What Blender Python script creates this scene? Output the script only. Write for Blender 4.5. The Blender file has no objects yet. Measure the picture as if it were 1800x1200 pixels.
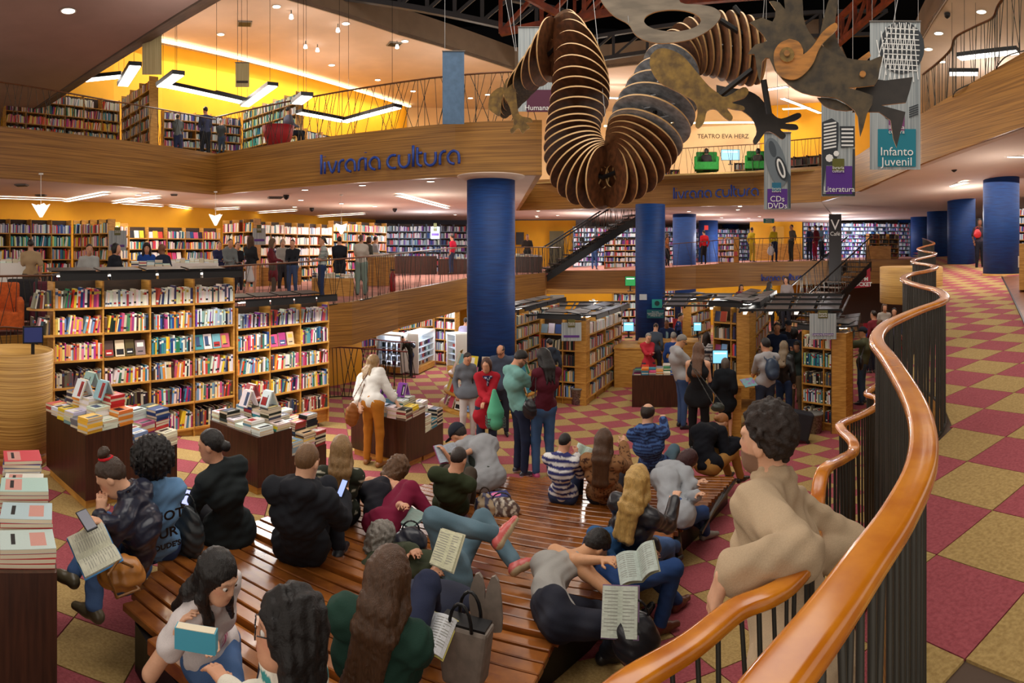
import bpy, math, random
import numpy as np
from mathutils import Vector, Matrix
PI = math.pi
rnd = random.Random(7)
SC = bpy.context.scene
COL = SC.collection
# ---------------------------------------------------------------- camera (a stitched cylindrical panorama, 96 degrees wide)
F, YH, CZ = 1075.0, 440.0, 2.29
cd = bpy.data.cameras.new('camera'); cam = bpy.data.objects.new('camera', cd); COL.objects.link(cam)
cam.location = (0, 0, CZ); cam.rotation_euler = (PI/2, 0, 0)
cd.type = 'PANO'; cd.panorama_type = 'CENTRAL_CYLINDRICAL'
cd.central_cylindrical_radius = 1.0
cd.central_cylindrical_range_u_min = -900/F; cd.central_cylindrical_range_u_max = 900/F
cd.central_cylindrical_range_v_min = -(1200-YH)/F; cd.central_cylindrical_range_v_max = YH/F
cd.clip_start = 0.05; cd.clip_end = 200
SC.camera = cam
# ---------------------------------------------------------------- world, exposure
w = bpy.data.worlds.new('world'); SC.world = w; w.use_nodes = True
w.node_tree.nodes['Background'].inputs[0].default_value = (1.0, 0.88, 0.76, 1)
w.node_tree.nodes['Background'].inputs[1].default_value = 0.85
SC.view_settings.view_transform = 'Standard'; SC.view_settings.look = 'None'
SC.view_settings.exposure = 0.12; SC.view_settings.gamma = 1.0; SC.view_settings.use_curve_mapping = False
SC.cycles.use_denoising = True
SC.cycles.max_bounces = 5; SC.cycles.diffuse_bounces = 3; SC.cycles.glossy_bounces = 2; SC.cycles.transmission_bounces = 4
SC.cycles.caustics_reflective = False; SC.cycles.caustics_refractive = False; SC.cycles.sample_clamp_indirect = 4
def area(x, y, h, sx, sy, power, col=(1, .93, .84), rz=0, rx=0):
    l = bpy.data.lights.new('ceiling_glow', 'AREA'); l.shape = 'RECTANGLE'; l.size = sx; l.size_y = sy
    l.energy = power; l.color = col; l.spread = 2.9
    o = bpy.data.objects.new('ceiling_glow', l); COL.objects.link(o)
    o.location = (x, y, CZ+h); o.rotation_euler = (rx, 0, rz); return o
area(1.0, 8.0, 7.2, 9, 9, 620)                    # broad added area light high in the void, in place of fixtures
area(-2.5, 3.0, 4.2, 4, 4, 120)
area(-10.5, 16, 1.55, 3.5, 7, 150, rz=-.3)           # under the upper slab, left gallery
area(-4.5, 22, 1.55, 7, 6, 240)
area(6, 28, 1.5, 12, 7, 300)
area(14.5, 13, 1.95, 5, 9, 260, rz=-.6)
area(17, 25, 2.0, 10, 8, 260)
area(-11.0, 20, 7.4, 4, 9, 230, rz=-.45)             # upper gallery left
area(-4, 26, 7.4, 7, 7, 260)
area(8, 30, 7.0, 14, 6, 420)
area(14, 14, 6.5, 5, 8, 220, rz=-.6)
area(-2.5, 19, -1.9, 5, 5, 110)                      # under the mezzanine
area(7, 26, -1.6, 12, 5, 260)
area(9.0, 13.0, 1.6, 5, 5, 90)
def lamp(x, y, h, e, rad=.25, col=(1, .94, .87)):
    l = bpy.data.lights.new('lamp_and_fill_glow', 'POINT'); l.energy = e; l.color = col; l.shadow_soft_size = rad
    o = bpy.data.objects.new('lamp_and_fill_glow', l); COL.objects.link(o); o.location = (x, y, CZ+h)
for q in [(-10.5, 18, 5.6, 110), (-6.5, 19, 5.6, 110), (-7.5, 24, 5.6, 110), (-2, 24, 5.6, 150), (5, 29, 6.0, 220), (12, 27, 6.0, 200), (-10.5, 14.5, .75, 46), (-9, 19, .75, 60), (-5.5, 22, .75, 60), (-2.5, 18, .8, 50), (3, 27, .8, 60), (9, 27, .9, 60), (14.5, 25, 1.3, 60), (13, 14, 1.2, 60), (10, 9.5, 1.0, 40), (-5.5, 9, 3.4, 30), (0, 19, -.4, 40), (7, 20, 3.5, 120), (15, 15, 5.2, 120)]: lamp(*q)  # added fill points without fixtures, brightening ceilings and soffit
for q in [(16, 28, .9, 150), (19, 30, .9, 120), (-3.6, 26, .8, 90), (4.2, 28, .6, 90), (-2.5, 17.5, -2.2, 50), (12, 31, .6, 90)]: lamp(*q, col=(.8, .88, 1))  # bluish fill points added to brighten the far racks, no fixture modelled
for q in [(6, 17, -.9, 70), (10, 19, -1.3, 60), (2, 14, -.9, 40)]: lamp(*q)
# ---------------------------------------------------------------- pixel / plan helpers (angles of the photo -> places in the hall)
def az(px): return (px-900)/F
def pol(px, r, h=0): a = az(px); return Vector((r*math.sin(a), r*math.cos(a), CZ+h))
def at(px, py, r): return pol(px, r, -(py-YH)/F*r)
GX, GY = .063, .0986
def gz(x, y):                                            # the floor falls away, then levels out
    s = GX*x+GY*y
    return -s if s < .95 else (-s+(s-.95)**2/1.2 if s < 1.55 else -1.25)
def plane_r(px, py, H, gx, gy): a = az(px); return H/((py-YH)/F-gx*math.sin(a)-gy*math.cos(a))
def gr(px, py, up=0.0):
    a, b = .3, 60.0; k = (py-YH)/F
    for _ in range(40):
        m = (a+b)/2; q = pol(px, m)
        if CZ-gz(q.x, q.y)-up > k*m: a = m
        else: b = m
    p = pol(px, a); p.z = gz(p.x, p.y)+up; return p
def rz_(x, y): return CZ-1.553+.065*x+.002*y            # the ramp the camera stands on
def hz(px, py, h): return at(px, py, -h*F/(py-YH))       # pixel on a level h above the eye
def L(c):
    c = c/255.0
    return c/12.92 if c <= .04045 else ((c+.055)/1.055)**2.4
def rgb(c): return (L(c[0]), L(c[1]), L(c[2]), 1)
# ---------------------------------------------------------------- materials
MATS = {}
def newmat(name):
    m = bpy.data.materials.new(name); m.use_nodes = True; MATS[name] = m
    return m, m.node_tree.nodes, m.node_tree.links, m.node_tree.nodes['Principled BSDF']
def mat(name, c=(200, 200, 200), rough=.6, metal=0, noise=0.0, nscale=8, bump=0.0, stretch=(1, 1, 1), c2=None, emit=0, detail=3, coat=0, obj=True, spec=.5):
    if name in MATS: return MATS[name]
    m, N, K, b = newmat(name)
    b.inputs['Roughness'].default_value = rough; b.inputs['Metallic'].default_value = metal
    b.inputs['Base Color'].default_value = rgb(c); b.inputs['Specular IOR Level'].default_value = spec
    if coat: b.inputs['Coat Weight'].default_value = coat; b.inputs['Coat Roughness'].default_value = .12
    if emit: b.inputs['Emission Color'].default_value = rgb(c2 or c); b.inputs['Emission Strength'].default_value = emit
    if noise or bump or (c2 and not emit):
        tc = N.new('ShaderNodeTexCoord'); mp = N.new('ShaderNodeMapping'); nt = N.new('ShaderNodeTexNoise')
        K.new(tc.outputs['Object' if obj else 'Generated'], mp.inputs[0]); mp.inputs['Scale'].default_value = stretch
        K.new(mp.outputs[0], nt.inputs['Vector']); nt.inputs['Scale'].default_value = nscale; nt.inputs['Detail'].default_value = detail
        if not emit:
            cr = N.new('ShaderNodeValToRGB'); K.new(nt.outputs[0], cr.inputs[0])
            a = c; d = c2 or tuple(v*(1-noise) for v in c)
            cr.color_ramp.elements[0].position = .35; cr.color_ramp.elements[1].position = .65
            cr.color_ramp.elements[0].color = rgb(d); cr.color_ramp.elements[1].color = rgb(a)
            K.new(cr.outputs[0], b.inputs['Base Color'])
        if bump:
            bp = N.new('ShaderNodeBump'); bp.inputs['Strength'].default_value = bump; bp.inputs['Distance'].default_value = .01
            K.new(nt.outputs[0], bp.inputs['Height']); K.new(bp.outputs[0], b.inputs['Normal'])
    return m
def colmat(name, rough=.7, bump=0.0, nscale=60, stretch=(1, 1, 1), metal=0, spec=.4, var=.12, sheen=0):
    m, N, K, b = newmat(name)
    at_ = N.new('ShaderNodeAttribute'); at_.attribute_name = 'Col'
    tc = N.new('ShaderNodeTexCoord'); mp = N.new('ShaderNodeMapping'); nt = N.new('ShaderNodeTexNoise')
    K.new(tc.outputs['Object'], mp.inputs[0]); mp.inputs['Scale'].default_value = stretch; K.new(mp.outputs[0], nt.inputs['Vector'])
    nt.inputs['Scale'].default_value = nscale; nt.inputs['Detail'].default_value = 2
    mr = N.new('ShaderNodeMapRange'); mr.inputs[3].default_value = 1-var*2; mr.inputs[4].default_value = 1+var*.6; K.new(nt.outputs[0], mr.inputs[0])
    mx = N.new('ShaderNodeVectorMath'); mx.operation = 'SCALE'; K.new(at_.outputs['Color'], mx.inputs[0]); K.new(mr.outputs[0], mx.inputs['Scale'])
    K.new(mx.outputs[0], b.inputs['Base Color'])
    b.inputs['Roughness'].default_value = rough; b.inputs['Specular IOR Level'].default_value = spec; b.inputs['Metallic'].default_value = metal
    if sheen: b.inputs['Sheen Weight'].default_value = sheen
    if bump:
        bp = N.new('ShaderNodeBump'); bp.inputs['Strength'].default_value = bump; bp.inputs['Distance'].default_value = .004
        K.new(nt.outputs[0], bp.inputs['Height']); K.new(bp.outputs[0], b.inputs['Normal'])
    return m
M_BOOK = colmat('printed_covers', rough=.42, var=.05, nscale=30)
M_CLOTH = colmat('cloth', rough=.85, bump=.22, nscale=220, var=.1, spec=.2)
M_SKIN = colmat('skin', rough=.5, bump=.15, nscale=90, var=.05, spec=.4)
M_SKIN.node_tree.nodes['Principled BSDF'].inputs['Subsurface Weight'].default_value = .0
M_HAIR = colmat('hair', rough=.42, bump=.9, nscale=28, stretch=(9, 9, 1.1), var=.28, spec=.45)
M_CURL = colmat('curly_hair', rough=.55, bump=1.0, nscale=75, var=.3, spec=.35)
M_LEATH = colmat('leather', rough=.32, bump=.35, nscale=26, var=.1, spec=.5)
M_PAINT = colmat('painted', rough=.5, var=.03)
M_FASCIA = mat('bamboo_fascia', (176, 126, 56), .38, stretch=(.35, .35, 26), nscale=1.6, c2=(126, 84, 34), detail=5, bump=.15)
M_OAK = mat('oak_shelf', (206, 154, 74), .42, stretch=(2, 2, 14), nscale=2.2, c2=(176, 122, 50), detail=4)
M_OAKD = mat('shelf_back', (66, 46, 32), .7, noise=.3, stretch=(1, 1, 6), nscale=3)
M_WENGE = mat('dark_veneer', (74, 40, 27), .32, stretch=(14, 14, 1), nscale=2.5, c2=(50, 26, 18), detail=4)
M_RAIL = mat('varnished_rail', (214, 132, 26), .22, stretch=(3, 3, 9), nscale=2.6, c2=(182, 98, 14), detail=6, coat=.6)
M_RAILD = mat('aged_rail', (122, 74, 42), .32, stretch=(3, 3, 9), nscale=3, c2=(92, 54, 32), detail=4, coat=.3)
M_STEEL = mat('dark_steel', (64, 61, 54), .45, metal=.5, noise=.25, nscale=12)
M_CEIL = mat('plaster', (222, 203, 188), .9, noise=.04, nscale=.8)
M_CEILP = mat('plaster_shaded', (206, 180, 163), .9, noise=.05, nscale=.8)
M_BEAM = mat('beam_paint', (150, 128, 108), .9, noise=.06, nscale=2)
M_YEL = mat('yellow_wall', (240, 172, 20), .7, noise=.06, nscale=.9)
M_PEACH = mat('peach_wall', (232, 196, 150), .8, noise=.05, nscale=.9)
M_BLUE = mat('blue_plaster', (8, 66, 134), .6, stretch=(1, 1, 14), nscale=2.5, c2=(8, 48, 110), detail=5, bump=.12)
M_RED = mat('red_carpet', (170, 82, 90), .95, stretch=(1, 1, 1), nscale=55, c2=(148, 64, 73), detail=5, bump=.7)
M_GOLD = mat('gold_carpet', (186, 156, 98), .95, nscale=55, c2=(160, 130, 76), detail=5, bump=.7)
M_DECK = mat('deck_wood', (164, 98, 40), .26, stretch=(.7, .7, 1), nscale=6, c2=(112, 60, 26), detail=6, coat=.45, bump=.1)
M_DARK = mat('black_metal', (28, 28, 30), .4, metal=.3)
M_VOID = mat('dark_roof', (20, 22, 30), .9)
M_TRUSS = mat('orange_truss', (150, 62, 28), .6, noise=.3, nscale=4)
M_TRUSSD = mat('grey_truss', (58, 56, 60), .6)
M_LAMP = mat('lamp_and_fill_glow', (255, 250, 240), .5, emit=6)
M_LAMPS = mat('lamp_soft', (255, 246, 230), .5, emit=1.1)
M_COVE = mat('cove_glow', (255, 240, 190), .5, emit=4)
M_WHITE = mat('white_paint', (232, 230, 224), .5)
M_GREY = mat('grey_paint', (120, 118, 114), .6)
# ---------------------------------------------------------------- mesh helpers
class MB:
    def __init__(s): s.v = []; s.f = []; s.m = []; s.c = []
    def add(s, vs, fs, m=0, c=None):
        o = len(s.v); s.v += [tuple(v) for v in vs]
        for f in fs: s.f.append(tuple(i+o for i in f)); s.m.append(m); s.c.append(c)
    def hexa(s, b, t, m=0, c=None):
        n = len(b); s.add(list(b)+list(t), [tuple(range(n))[::-1], tuple(range(n, 2*n))]+[(i, (i+1) % n, n+(i+1) % n, n+i) for i in range(n)], m, c)
    def box(s, c, d, rz=0, m=0, col=None, M=None):
        x, y, z = d[0]/2, d[1]/2, d[2]/2
        vs = [Vector((a*x, b*y, e*z)) for e in (-1, 1) for a, b in ((-1, -1), (1, -1), (1, 1), (-1, 1))]
        R = M if M is not None else Matrix.Rotation(rz, 3, 'Z')
        c = Vector(c); vs = [R @ v + c for v in vs]; s.hexa(vs[:4], vs[4:], m, col)
    def prism(s, pts, z0, z1, m=0, c=None):      # plan polygon; z0 / z1 numbers or callables
        f0 = z0 if callable(z0) else (lambda x, y: z0); f1 = z1 if callable(z1) else (lambda x, y: z1)
        s.hexa([(p[0], p[1], f0(p[0], p[1])) for p in pts], [(p[0], p[1], f1(p[0], p[1])) for p in pts], m, c)
    def tube(s, P, r, n=8, m=0, c=None, cap=True, flat=1.0, up=None):
        P = [Vector(p) for p in P]; o = len(s.v); k = len(P)
        for i, p in enumerate(P):
            t = (P[min(i+1, k-1)]-P[max(i-1, 0)]).normalized()
            u = Vector(up) if up else (Vector((0, 0, 1)) if abs(t.z) < .9 else Vector((0, 1, 0)))
            a = t.cross(u).normalized(); b = a.cross(t).normalized(); rr = r[i] if hasattr(r, '__len__') else r
            for j in range(n):
                th = 2*PI*(j+.5)/n; s.v.append(tuple(p+a*(rr*math.cos(th))+b*(rr*flat*math.sin(th))))
        for i in range(k-1):
            for j in range(n):
                q = (j+1) % n; s.f.append((o+i*n+j, o+i*n+q, o+(i+1)*n+q, o+(i+1)*n+j)); s.m.append(m); s.c.append(c)
        if cap:
            s.f.append(tuple(o+j for j in range(n))[::-1]); s.f.append(tuple(o+(k-1)*n+j for j in range(n))); s.m += [m, m]; s.c += [c, c]
    def lathe(s, c, prof, n=24, m=0, col=None, sx=1, sy=1, M=None):
        o = len(s.v); c = Vector(c)
        for r, z in prof:
            for j in range(n):
                v = Vector((r*sx*math.cos(2*PI*j/n), r*sy*math.sin(2*PI*j/n), z)); s.v.append(tuple(c+((M @ v) if M is not None else v)))
        for i in range(len(prof)-1):
            for j in range(n):
                q = (j+1) % n; s.f.append((o+i*n+j, o+i*n+q, o+(i+1)*n+q, o+(i+1)*n+j)); s.m.append(m); s.c.append(col)
        s.f.append(tuple(o+j for j in range(n))[::-1]); s.f.append(tuple(o+(len(prof)-1)*n+j for j in range(n))); s.m += [m, m]; s.c += [col, col]
    def mesh(s, name, mats, smooth=False):
        me = bpy.data.meshes.new(name); me.from_pydata(s.v, [], s.f)
        for m in (mats if isinstance(mats, (list, tuple)) else [mats]): me.materials.append(m)
        me.polygons.foreach_set('material_index', s.m)
        if any(c is not None for c in s.c):
            ca = me.color_attributes.new('Col', 'FLOAT_COLOR', 'CORNER'); arr = []
            for f, c in zip(s.f, s.c):
                k = rgb(c) if c is not None else (.5, .5, .5, 1); arr += list(k)*len(f)
            ca.data.foreach_set('color', arr)
        if smooth: me.polygons.foreach_set('use_smooth', [True]*len(s.f))
        me.update(); return me
    def build(s, name, mats, parent=None, smooth=False, **kw):
        return link(name, s.mesh(name, mats, smooth), parent, **kw)
def link(name, data, parent=None, loc=None, label=None, cat=None, group=None, kind=None):
    o = bpy.data.objects.new(name, data); COL.objects.link(o)
    if parent is not None: o.parent = parent
    if loc is not None: o.location = loc
    return tag(o, label, cat, group, kind)
def tag(o, label=None, cat=None, group=None, kind=None):
    if label: o['label'] = label
    if cat: o['category'] = cat
    if group: o['group'] = group
    if kind: o['kind'] = kind
    return o
def thing(name, label, cat, loc=(0, 0, 0), group=None, rz=0):
    o = link(name, None, None, loc, label, cat, group); o.rotation_euler = (0, 0, rz); o.empty_display_size = .1; return o
def struct(name, mb, mats, parent=None, smooth=False, label=None):
    return mb.build(name, mats, parent, smooth, kind='structure' if parent is None else None, label=label)
def spline(P, n=8, closed=False):
    P = [Vector(p) for p in P]; out = []
    for i in range(len(P)-1):
        a = P[max(i-1, 0)]; b = P[i]; c = P[i+1]; d = P[min(i+2, len(P)-1)]
        for k in range(n):
            t = k/n; out.append(.5*((2*b)+(c-a)*t+(2*a-5*b+4*c-d)*t*t+(3*b-a-3*c+d)*t**3))
    out.append(P[-1]); return out
def text(name, s, loc, size, rz, m, parent, align='CENTER', ext=.004, rx=PI/2, sp=1.0, off=0, label=None):
    cu = bpy.data.curves.new(name, 'FONT'); cu.body = s; cu.size = size; cu.align_x = align; cu.align_y = 'CENTER'; cu.extrude = ext; cu.offset = off
    cu.space_line = sp; cu.resolution_u = 3; cu.materials.append(m)
    o = bpy.data.objects.new(name+'_c', cu); COL.objects.link(o); me = bpy.data.meshes.new_from_object(o.evaluated_get(bpy.context.evaluated_depsgraph_get()))
    bpy.data.objects.remove(o); o = bpy.data.objects.new(name, me); COL.objects.link(o); o.location = loc; o.rotation_euler = (rx, 0, rz)
    if parent is not None: o.parent = parent
    if label: o['label'] = label
    return o
WORDN = 'first second third fourth fifth sixth seventh eighth ninth tenth eleventh twelfth thirteenth fourteenth fifteenth sixteenth seventeenth eighteenth nineteenth twentieth'.split()
def nth(i): return WORDN[i] if i < 20 else str(i+1)+'th'
# ================================================================ THE SHELL
# ---- ground floor: checkered carpet tiles on a floor that falls away from the eye
TH = -1.2648; TA = Vector((math.cos(TH), math.sin(TH))); TB = Vector((-math.sin(TH), math.cos(TH))); TO = Vector((-5.4639, 5.3063)); TS = .5
g = MB(); gd = lambda x, y: gz(x, y)-.012
for i in range(19):
    for j in range(22):
        x, y = -16+i*2, .3+j*2
        if x > 3+y*.75: continue
        g.prism([(x, y), (x+2, y), (x+2, y+2), (x, y+2)], lambda x, y: gz(x, y)-.1, lambda x, y: gz(x, y)-.03)
floor = struct('floor', g, mat('screed', (92, 74, 62), .9), label='checkered red and gold carpet floor of the hall')
def clip(P, c, n):
    out = []
    for i in range(len(P)):
        a, b = P[i-1], P[i]; da, db = (a-c).dot(n), (b-c).dot(n)
        if (da >= 0) != (db >= 0): out.append(a+(b-a)*(da/(da-db)))
        if db >= 0: out.append(b)
    return out
def tilefloor(parent, TO, TA, TB, TS, zf, inside, vis, nmax=300, gold0=0, cl=None):
    th = .012; tiles = []
    for i in range(-90, 90):
        for j in range(-90, 90):
            c = TO+TS*((i+.5)*TA+(j+.5)*TB)
            if not inside(c.x, c.y): continue
            r = math.hypot(c.x, c.y); a = math.atan2(c.x, c.y)
            if abs(a) > .9: continue
            py = YH+(CZ-zf(c.x, c.y))*F/r
            if py > 1290: continue
            tiles.append((r if vis(900+a*F, py) else r+100, i, j, c))
    tiles.sort(key=lambda t: t[0])
    rest = MB(); s = TS-.006; me = {}
    for n, (r, i, j, c) in enumerate(tiles):
        gold = (i+j+gold0) % 2 == 0
        cs = [c+s*(u*TA+v*TB) for u, v in ((-.5, -.5), (.5, -.5), (.5, .5), (-.5, .5))]
        if cl is not None:
            c0 = cl(c)
            if c0 is not None:
                cs = clip(cs, c0[0], c0[1])
                if len(cs) < 3: continue
                m = MB(); m.prism(cs, lambda x, y: zf(x, y)-th, zf); m.build('carpet_tile', M_GOLD if gold else M_RED, parent); continue
        if n < nmax and (zf is not gz or GX*c.x+GY*c.y < .85):
            k = gold
            if k not in me:
                m = MB(); q = [s*(u*TA+v*TB) for u, v in ((-.5, -.5), (.5, -.5), (.5, .5), (-.5, .5))]
                z0 = zf(0, 0); q2 = [x*.994 for x in q]
                zz = lambda x, y: zf(x, y)-z0
                m.hexa([(p.x, p.y, zz(p.x, p.y)-th) for p in q], [(p.x, p.y, zz(p.x, p.y)) for p in q2]); me[k] = m.mesh('carpet_tile', M_GOLD if gold else M_RED)
            link('carpet_tile', me[k], parent, (c.x, c.y, zf(c.x, c.y)))
        else:
            rest.prism(cs, lambda x, y: zf(x, y)-th, zf, 0 if gold else 1)
    rest.build('carpet_tile', [M_GOLD, M_RED], parent, kind='stuff')
def in_ground(x, y):
    if y < .5 or x < -15: return False
    r = math.hypot(x, y); a = math.atan2(x, y)
    if a > .74 and r > 6: return False
    return not (x > ramp_edge_x(y)-.02) and r < 34
def vis_g(px, py):
    return not (px > 900 and py > 1000 and px < 1000)
# ---- main foreground handrail path (top centre), also the edge of the ramp
RP = [(1260, 1330), (1345, 1200), (1447, 1072), (1517, 976), (1578, 890), (1618, 808), (1622, 745), (1604, 690), (1567, 630), (1541, 594), (1553, 570), (1585, 553), (1622, 538), (1653, 527), (1661, 517), (1645, 506), (1617, 499), (1594, 492), (1588, 486), (1602, 479), (1632, 473), (1645, 467), (1631, 463), (1610, 460), (1605, 456), (1618, 452), (1640, 447), (1643, 443), (1624, 440), (1614, 436), (1628, 431), (1642, 427), (1634, 422), (1622, 418)]
def rail_pt(px, py):
    r = .553/((py-YH)/F+.065*math.sin(az(px))); p = pol(px, r); p.z = CZ-.553+.065*p.x; return p
RAIL = [rail_pt(*q) for q in RP]
RAILS = spline(RAIL, 6)
def ramp_edge_x(y):
    # x of the ramp edge: smooth line through the wavy rail
    P = [(0.45, -.5), (.35, .6), (.55, .95), (1.06, 1.33), (1.95, 2.6), (3.1, 3.75), (4.1, 5.2), (5.8, 7.5), (8.2, 10.5), (11.5, 14.6), (16, 21), (22, 30), (30, 42)]
    for (x0, y0), (x1, y1) in zip(P, P[1:]):
        if y0 <= y <= y1: return x0+(x1-x0)*(y-y0)/(y1-y0)
    return 30
tilefloor(floor, TO, TA, TB, TS, gz, in_ground, vis_g)
# ---- the ramp
RTH = 3.376; RA = Vector((math.cos(RTH), math.sin(RTH))); RB = Vector((-math.sin(RTH), math.cos(RTH))); RO = Vector((3.553, 3.647))
edge = [(p.x, p.y) for p in RAILS if p.y > 0]
step = [(edge[i][0]-.0, edge[i][1]) for i in range(0, len(edge))]
def in_ramp(x, y):
    r = math.hypot(x, y); a = math.atan2(x, y)
    if r < .55 or r > 40: return False
    # nearest rail point by y -> must lie to its right
    best = min(RAILS, key=lambda p: (p.x-x)**2+(p.y-y)**2)
    i = RAILS.index(best); t = (RAILS[min(i+2, len(RAILS)-1)].xy-RAILS[max(i-2, 0)].xy).normalized()
    if (best.xy-Vector((x, y))).length > .74: return (x-best.x)*t.y-(y-best.y)*t.x > 0 and x+y < 60
    return True
def rclip(c):
    i = min(range(len(RAILS)), key=lambda k: (RAILS[k].x-c.x)**2+(RAILS[k].y-c.y)**2)
    p = RAILS[i].xy
    t = (RAILS[min(i+2, len(RAILS)-1)].xy-RAILS[max(i-2, 0)].xy).normalized(); n = Vector((t.y, -t.x))
    if (p-c).length > .75: return None
    return p+n*.03, n
poly = [(.3, -1.0), (5, -1.0), (34, 24), (34, 36), (24, 33)]
g = MB()
for i in range(len(edge)-1):
    a, b = edge[i], edge[i+1]
    for p, q in ((a, b),):
        o = [(p[0]+14, p[1]-8), (q[0]+14, q[1]-8)]
        vs = [(p[0], p[1], rz_(*p)-.012), (q[0], q[1], rz_(*q)-.012), (o[1][0], o[1][1], rz_(*o[1])-.012), (o[0][0], o[0][1], rz_(*o[0])-.012)]
        g.add(vs, [(3, 2, 1, 0)])
        g.add([(p[0], p[1], rz_(*p)-.012), (q[0], q[1], rz_(*q)-.012), (q[0], q[1], gz(*q)-.02), (p[0], p[1], gz(*p)-.02)], [(0, 1, 2, 3)], 1)
ramp = struct('floor_ramp', g, [mat('screed'), M_FASCIA], label='checkered carpet ramp on the right behind the wavy handrail')
def inr2(x, y): return in_ramp(x, y)
tilefloor(ramp, RO, RA, RB, .5, rz_, inr2, lambda px, py: True, gold0=1, cl=rclip)
# ---- slabs: list of (px, r, h_bottom, h_top) along the fascia, plus a back polygon
def fascia(name, P, th=.12, label=None, mt=None, seam=True):
    g = MB(); Q = []
    for a, b in zip(P, P[1:]):
        pa, pb = pol(a[0], a[1]), pol(b[0], b[1]); n = max(1, int((pb-pa).length/1.2))
        for k in range(n):
            t = k/n; p = pa.lerp(pb, t); Q.append((p.x, p.y, a[2]+(b[2]-a[2])*t, a[3]+(b[3]-a[3])*t))
    p = pol(P[-1][0], P[-1][1]); Q.append((p.x, p.y, P[-1][2], P[-1][3]))
    o = struct(name, (lambda m: (m.add([(0, 0, -50)]*3, []), m)[1])(MB()), mt or M_FASCIA, label=label)
    bpy.data.meshes.remove(o.data) if False else None
    g = MB()
    for a, b in zip(Q, Q[1:]):
        d = Vector((b[0]-a[0], b[1]-a[1])).normalized(); n = Vector((-d.y, d.x))*th
        if n.dot(Vector((a[0], a[1]))) < 0: n = -n
        g.hexa([(a[0], a[1], CZ+a[2]), (b[0], b[1], CZ+b[2]), (b[0]+n.x, b[1]+n.y, CZ+b[2]), (a[0]+n.x, a[1]+n.y, CZ+a[2])],
               [(a[0], a[1], CZ+a[3]), (b[0], b[1], CZ+b[3]), (b[0]+n.x, b[1]+n.y, CZ+b[3]), (a[0]+n.x, a[1]+n.y, CZ+a[3])])
    o.data = g.mesh(name, mt or M_FASCIA); return o
F3L = [(-220, 12.1, 1.65, 2.82), (0, 13.9, 1.65, 2.82), (380, 18.1, 1.65, 2.86), (520, 16.0, 1.65, 2.86), (665, 14.6, 1.65, 2.86), (800, 13.75, 1.65, 2.86), (943, 13.4, 1.65, 2.86)]
F3F = [(943, 13.4, 1.65, 2.86), (907, 25.3, 1.65, 2.88), (1143, 23.6, 1.65, 2.88), (1325, 22.3, 1.65, 2.9), (1443, 20.7, 1.65, 2.85)]
F3R = [(1443, 20.7, 1.65, 2.8), (1507, 17.7, 1.70, 2.75), (1620, 14.1, 2.0, 3.15), (1800, 11.1, 2.25, 3.6), (2000, 9.0, 2.4, 4.0)]
fascia('trim_1', F3L, label='bamboo laminate edge band of the upper floor, left')
fascia('trim_2', F3F[1:], label='bamboo laminate edge band of the upper floor across the hall')
fascia('trim_3', F3F[:2], label='end face of the upper floor slab above the big blue column')
fascia('trim_4', F3R, label='bamboo laminate edge band of the rising upper ramp')
def slab(name, pts, mt, th=.15, up=False, label=None):
    # pts (px, r, h) ; a thin slab whose lower face lies at h
    g = MB(); V = [pol(*p) for p in pts]; n = len(V)
    g.hexa([tuple(v) for v in V], [tuple(v+Vector((0, 0, th))) for v in V]); return struct(name, g, mt, label=label)
c1 = slab('ceiling', [(-260, 11.9, 1.655), (0, 14.0, 1.655), (380, 18.2, 1.655), (665, 14.7, 1.655), (943, 13.5, 1.655), (911, 25.4, 1.655), (1143, 23.7, 1.655), (1325, 22.4, 1.655), (1443, 20.8, 1.655), (1480, 45, 1.655), (1150, 46, 1.655), (700, 46, 1.655), (300, 30, 1.655), (-200, 26, 1.655)], M_CEIL, label='white plaster ceiling under the upper floor')
c2 = slab('ceiling_ramp', [(1443, 20.8, 1.66), (1507, 17.8, 1.71), (1620, 14.2, 2.01), (1800, 11.2, 2.26), (2050, 9.0, 2.4), (2150, 30, 2.5), (1900, 50, 2.4), (1480, 48, 1.9)], M_CEIL, label='white ceiling over the ramp on the right')
slab('floor_upper', [(-260, 12.0, 2.7), (0, 14.0, 2.7), (380, 18.2, 2.7), (665, 14.7, 2.7), (943, 13.5, 2.7), (911, 25.4, 2.7), (1443, 20.8, 2.7), (1480, 45, 2.7), (700, 46, 2.7), (300, 30, 2.7), (-200, 26, 2.7)], M_GOLD, th=.06)
slab('floor_upper_ramp', [(1443, 20.8, 2.66), (1507, 17.8, 2.6), (1620, 14.2, 3.0), (1800, 11.2, 3.45), (2050, 9.0, 3.8), (2150, 30, 3.8), (1900, 40, 3.5), (1480, 45, 2.7)], M_GOLD, th=.06)
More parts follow.
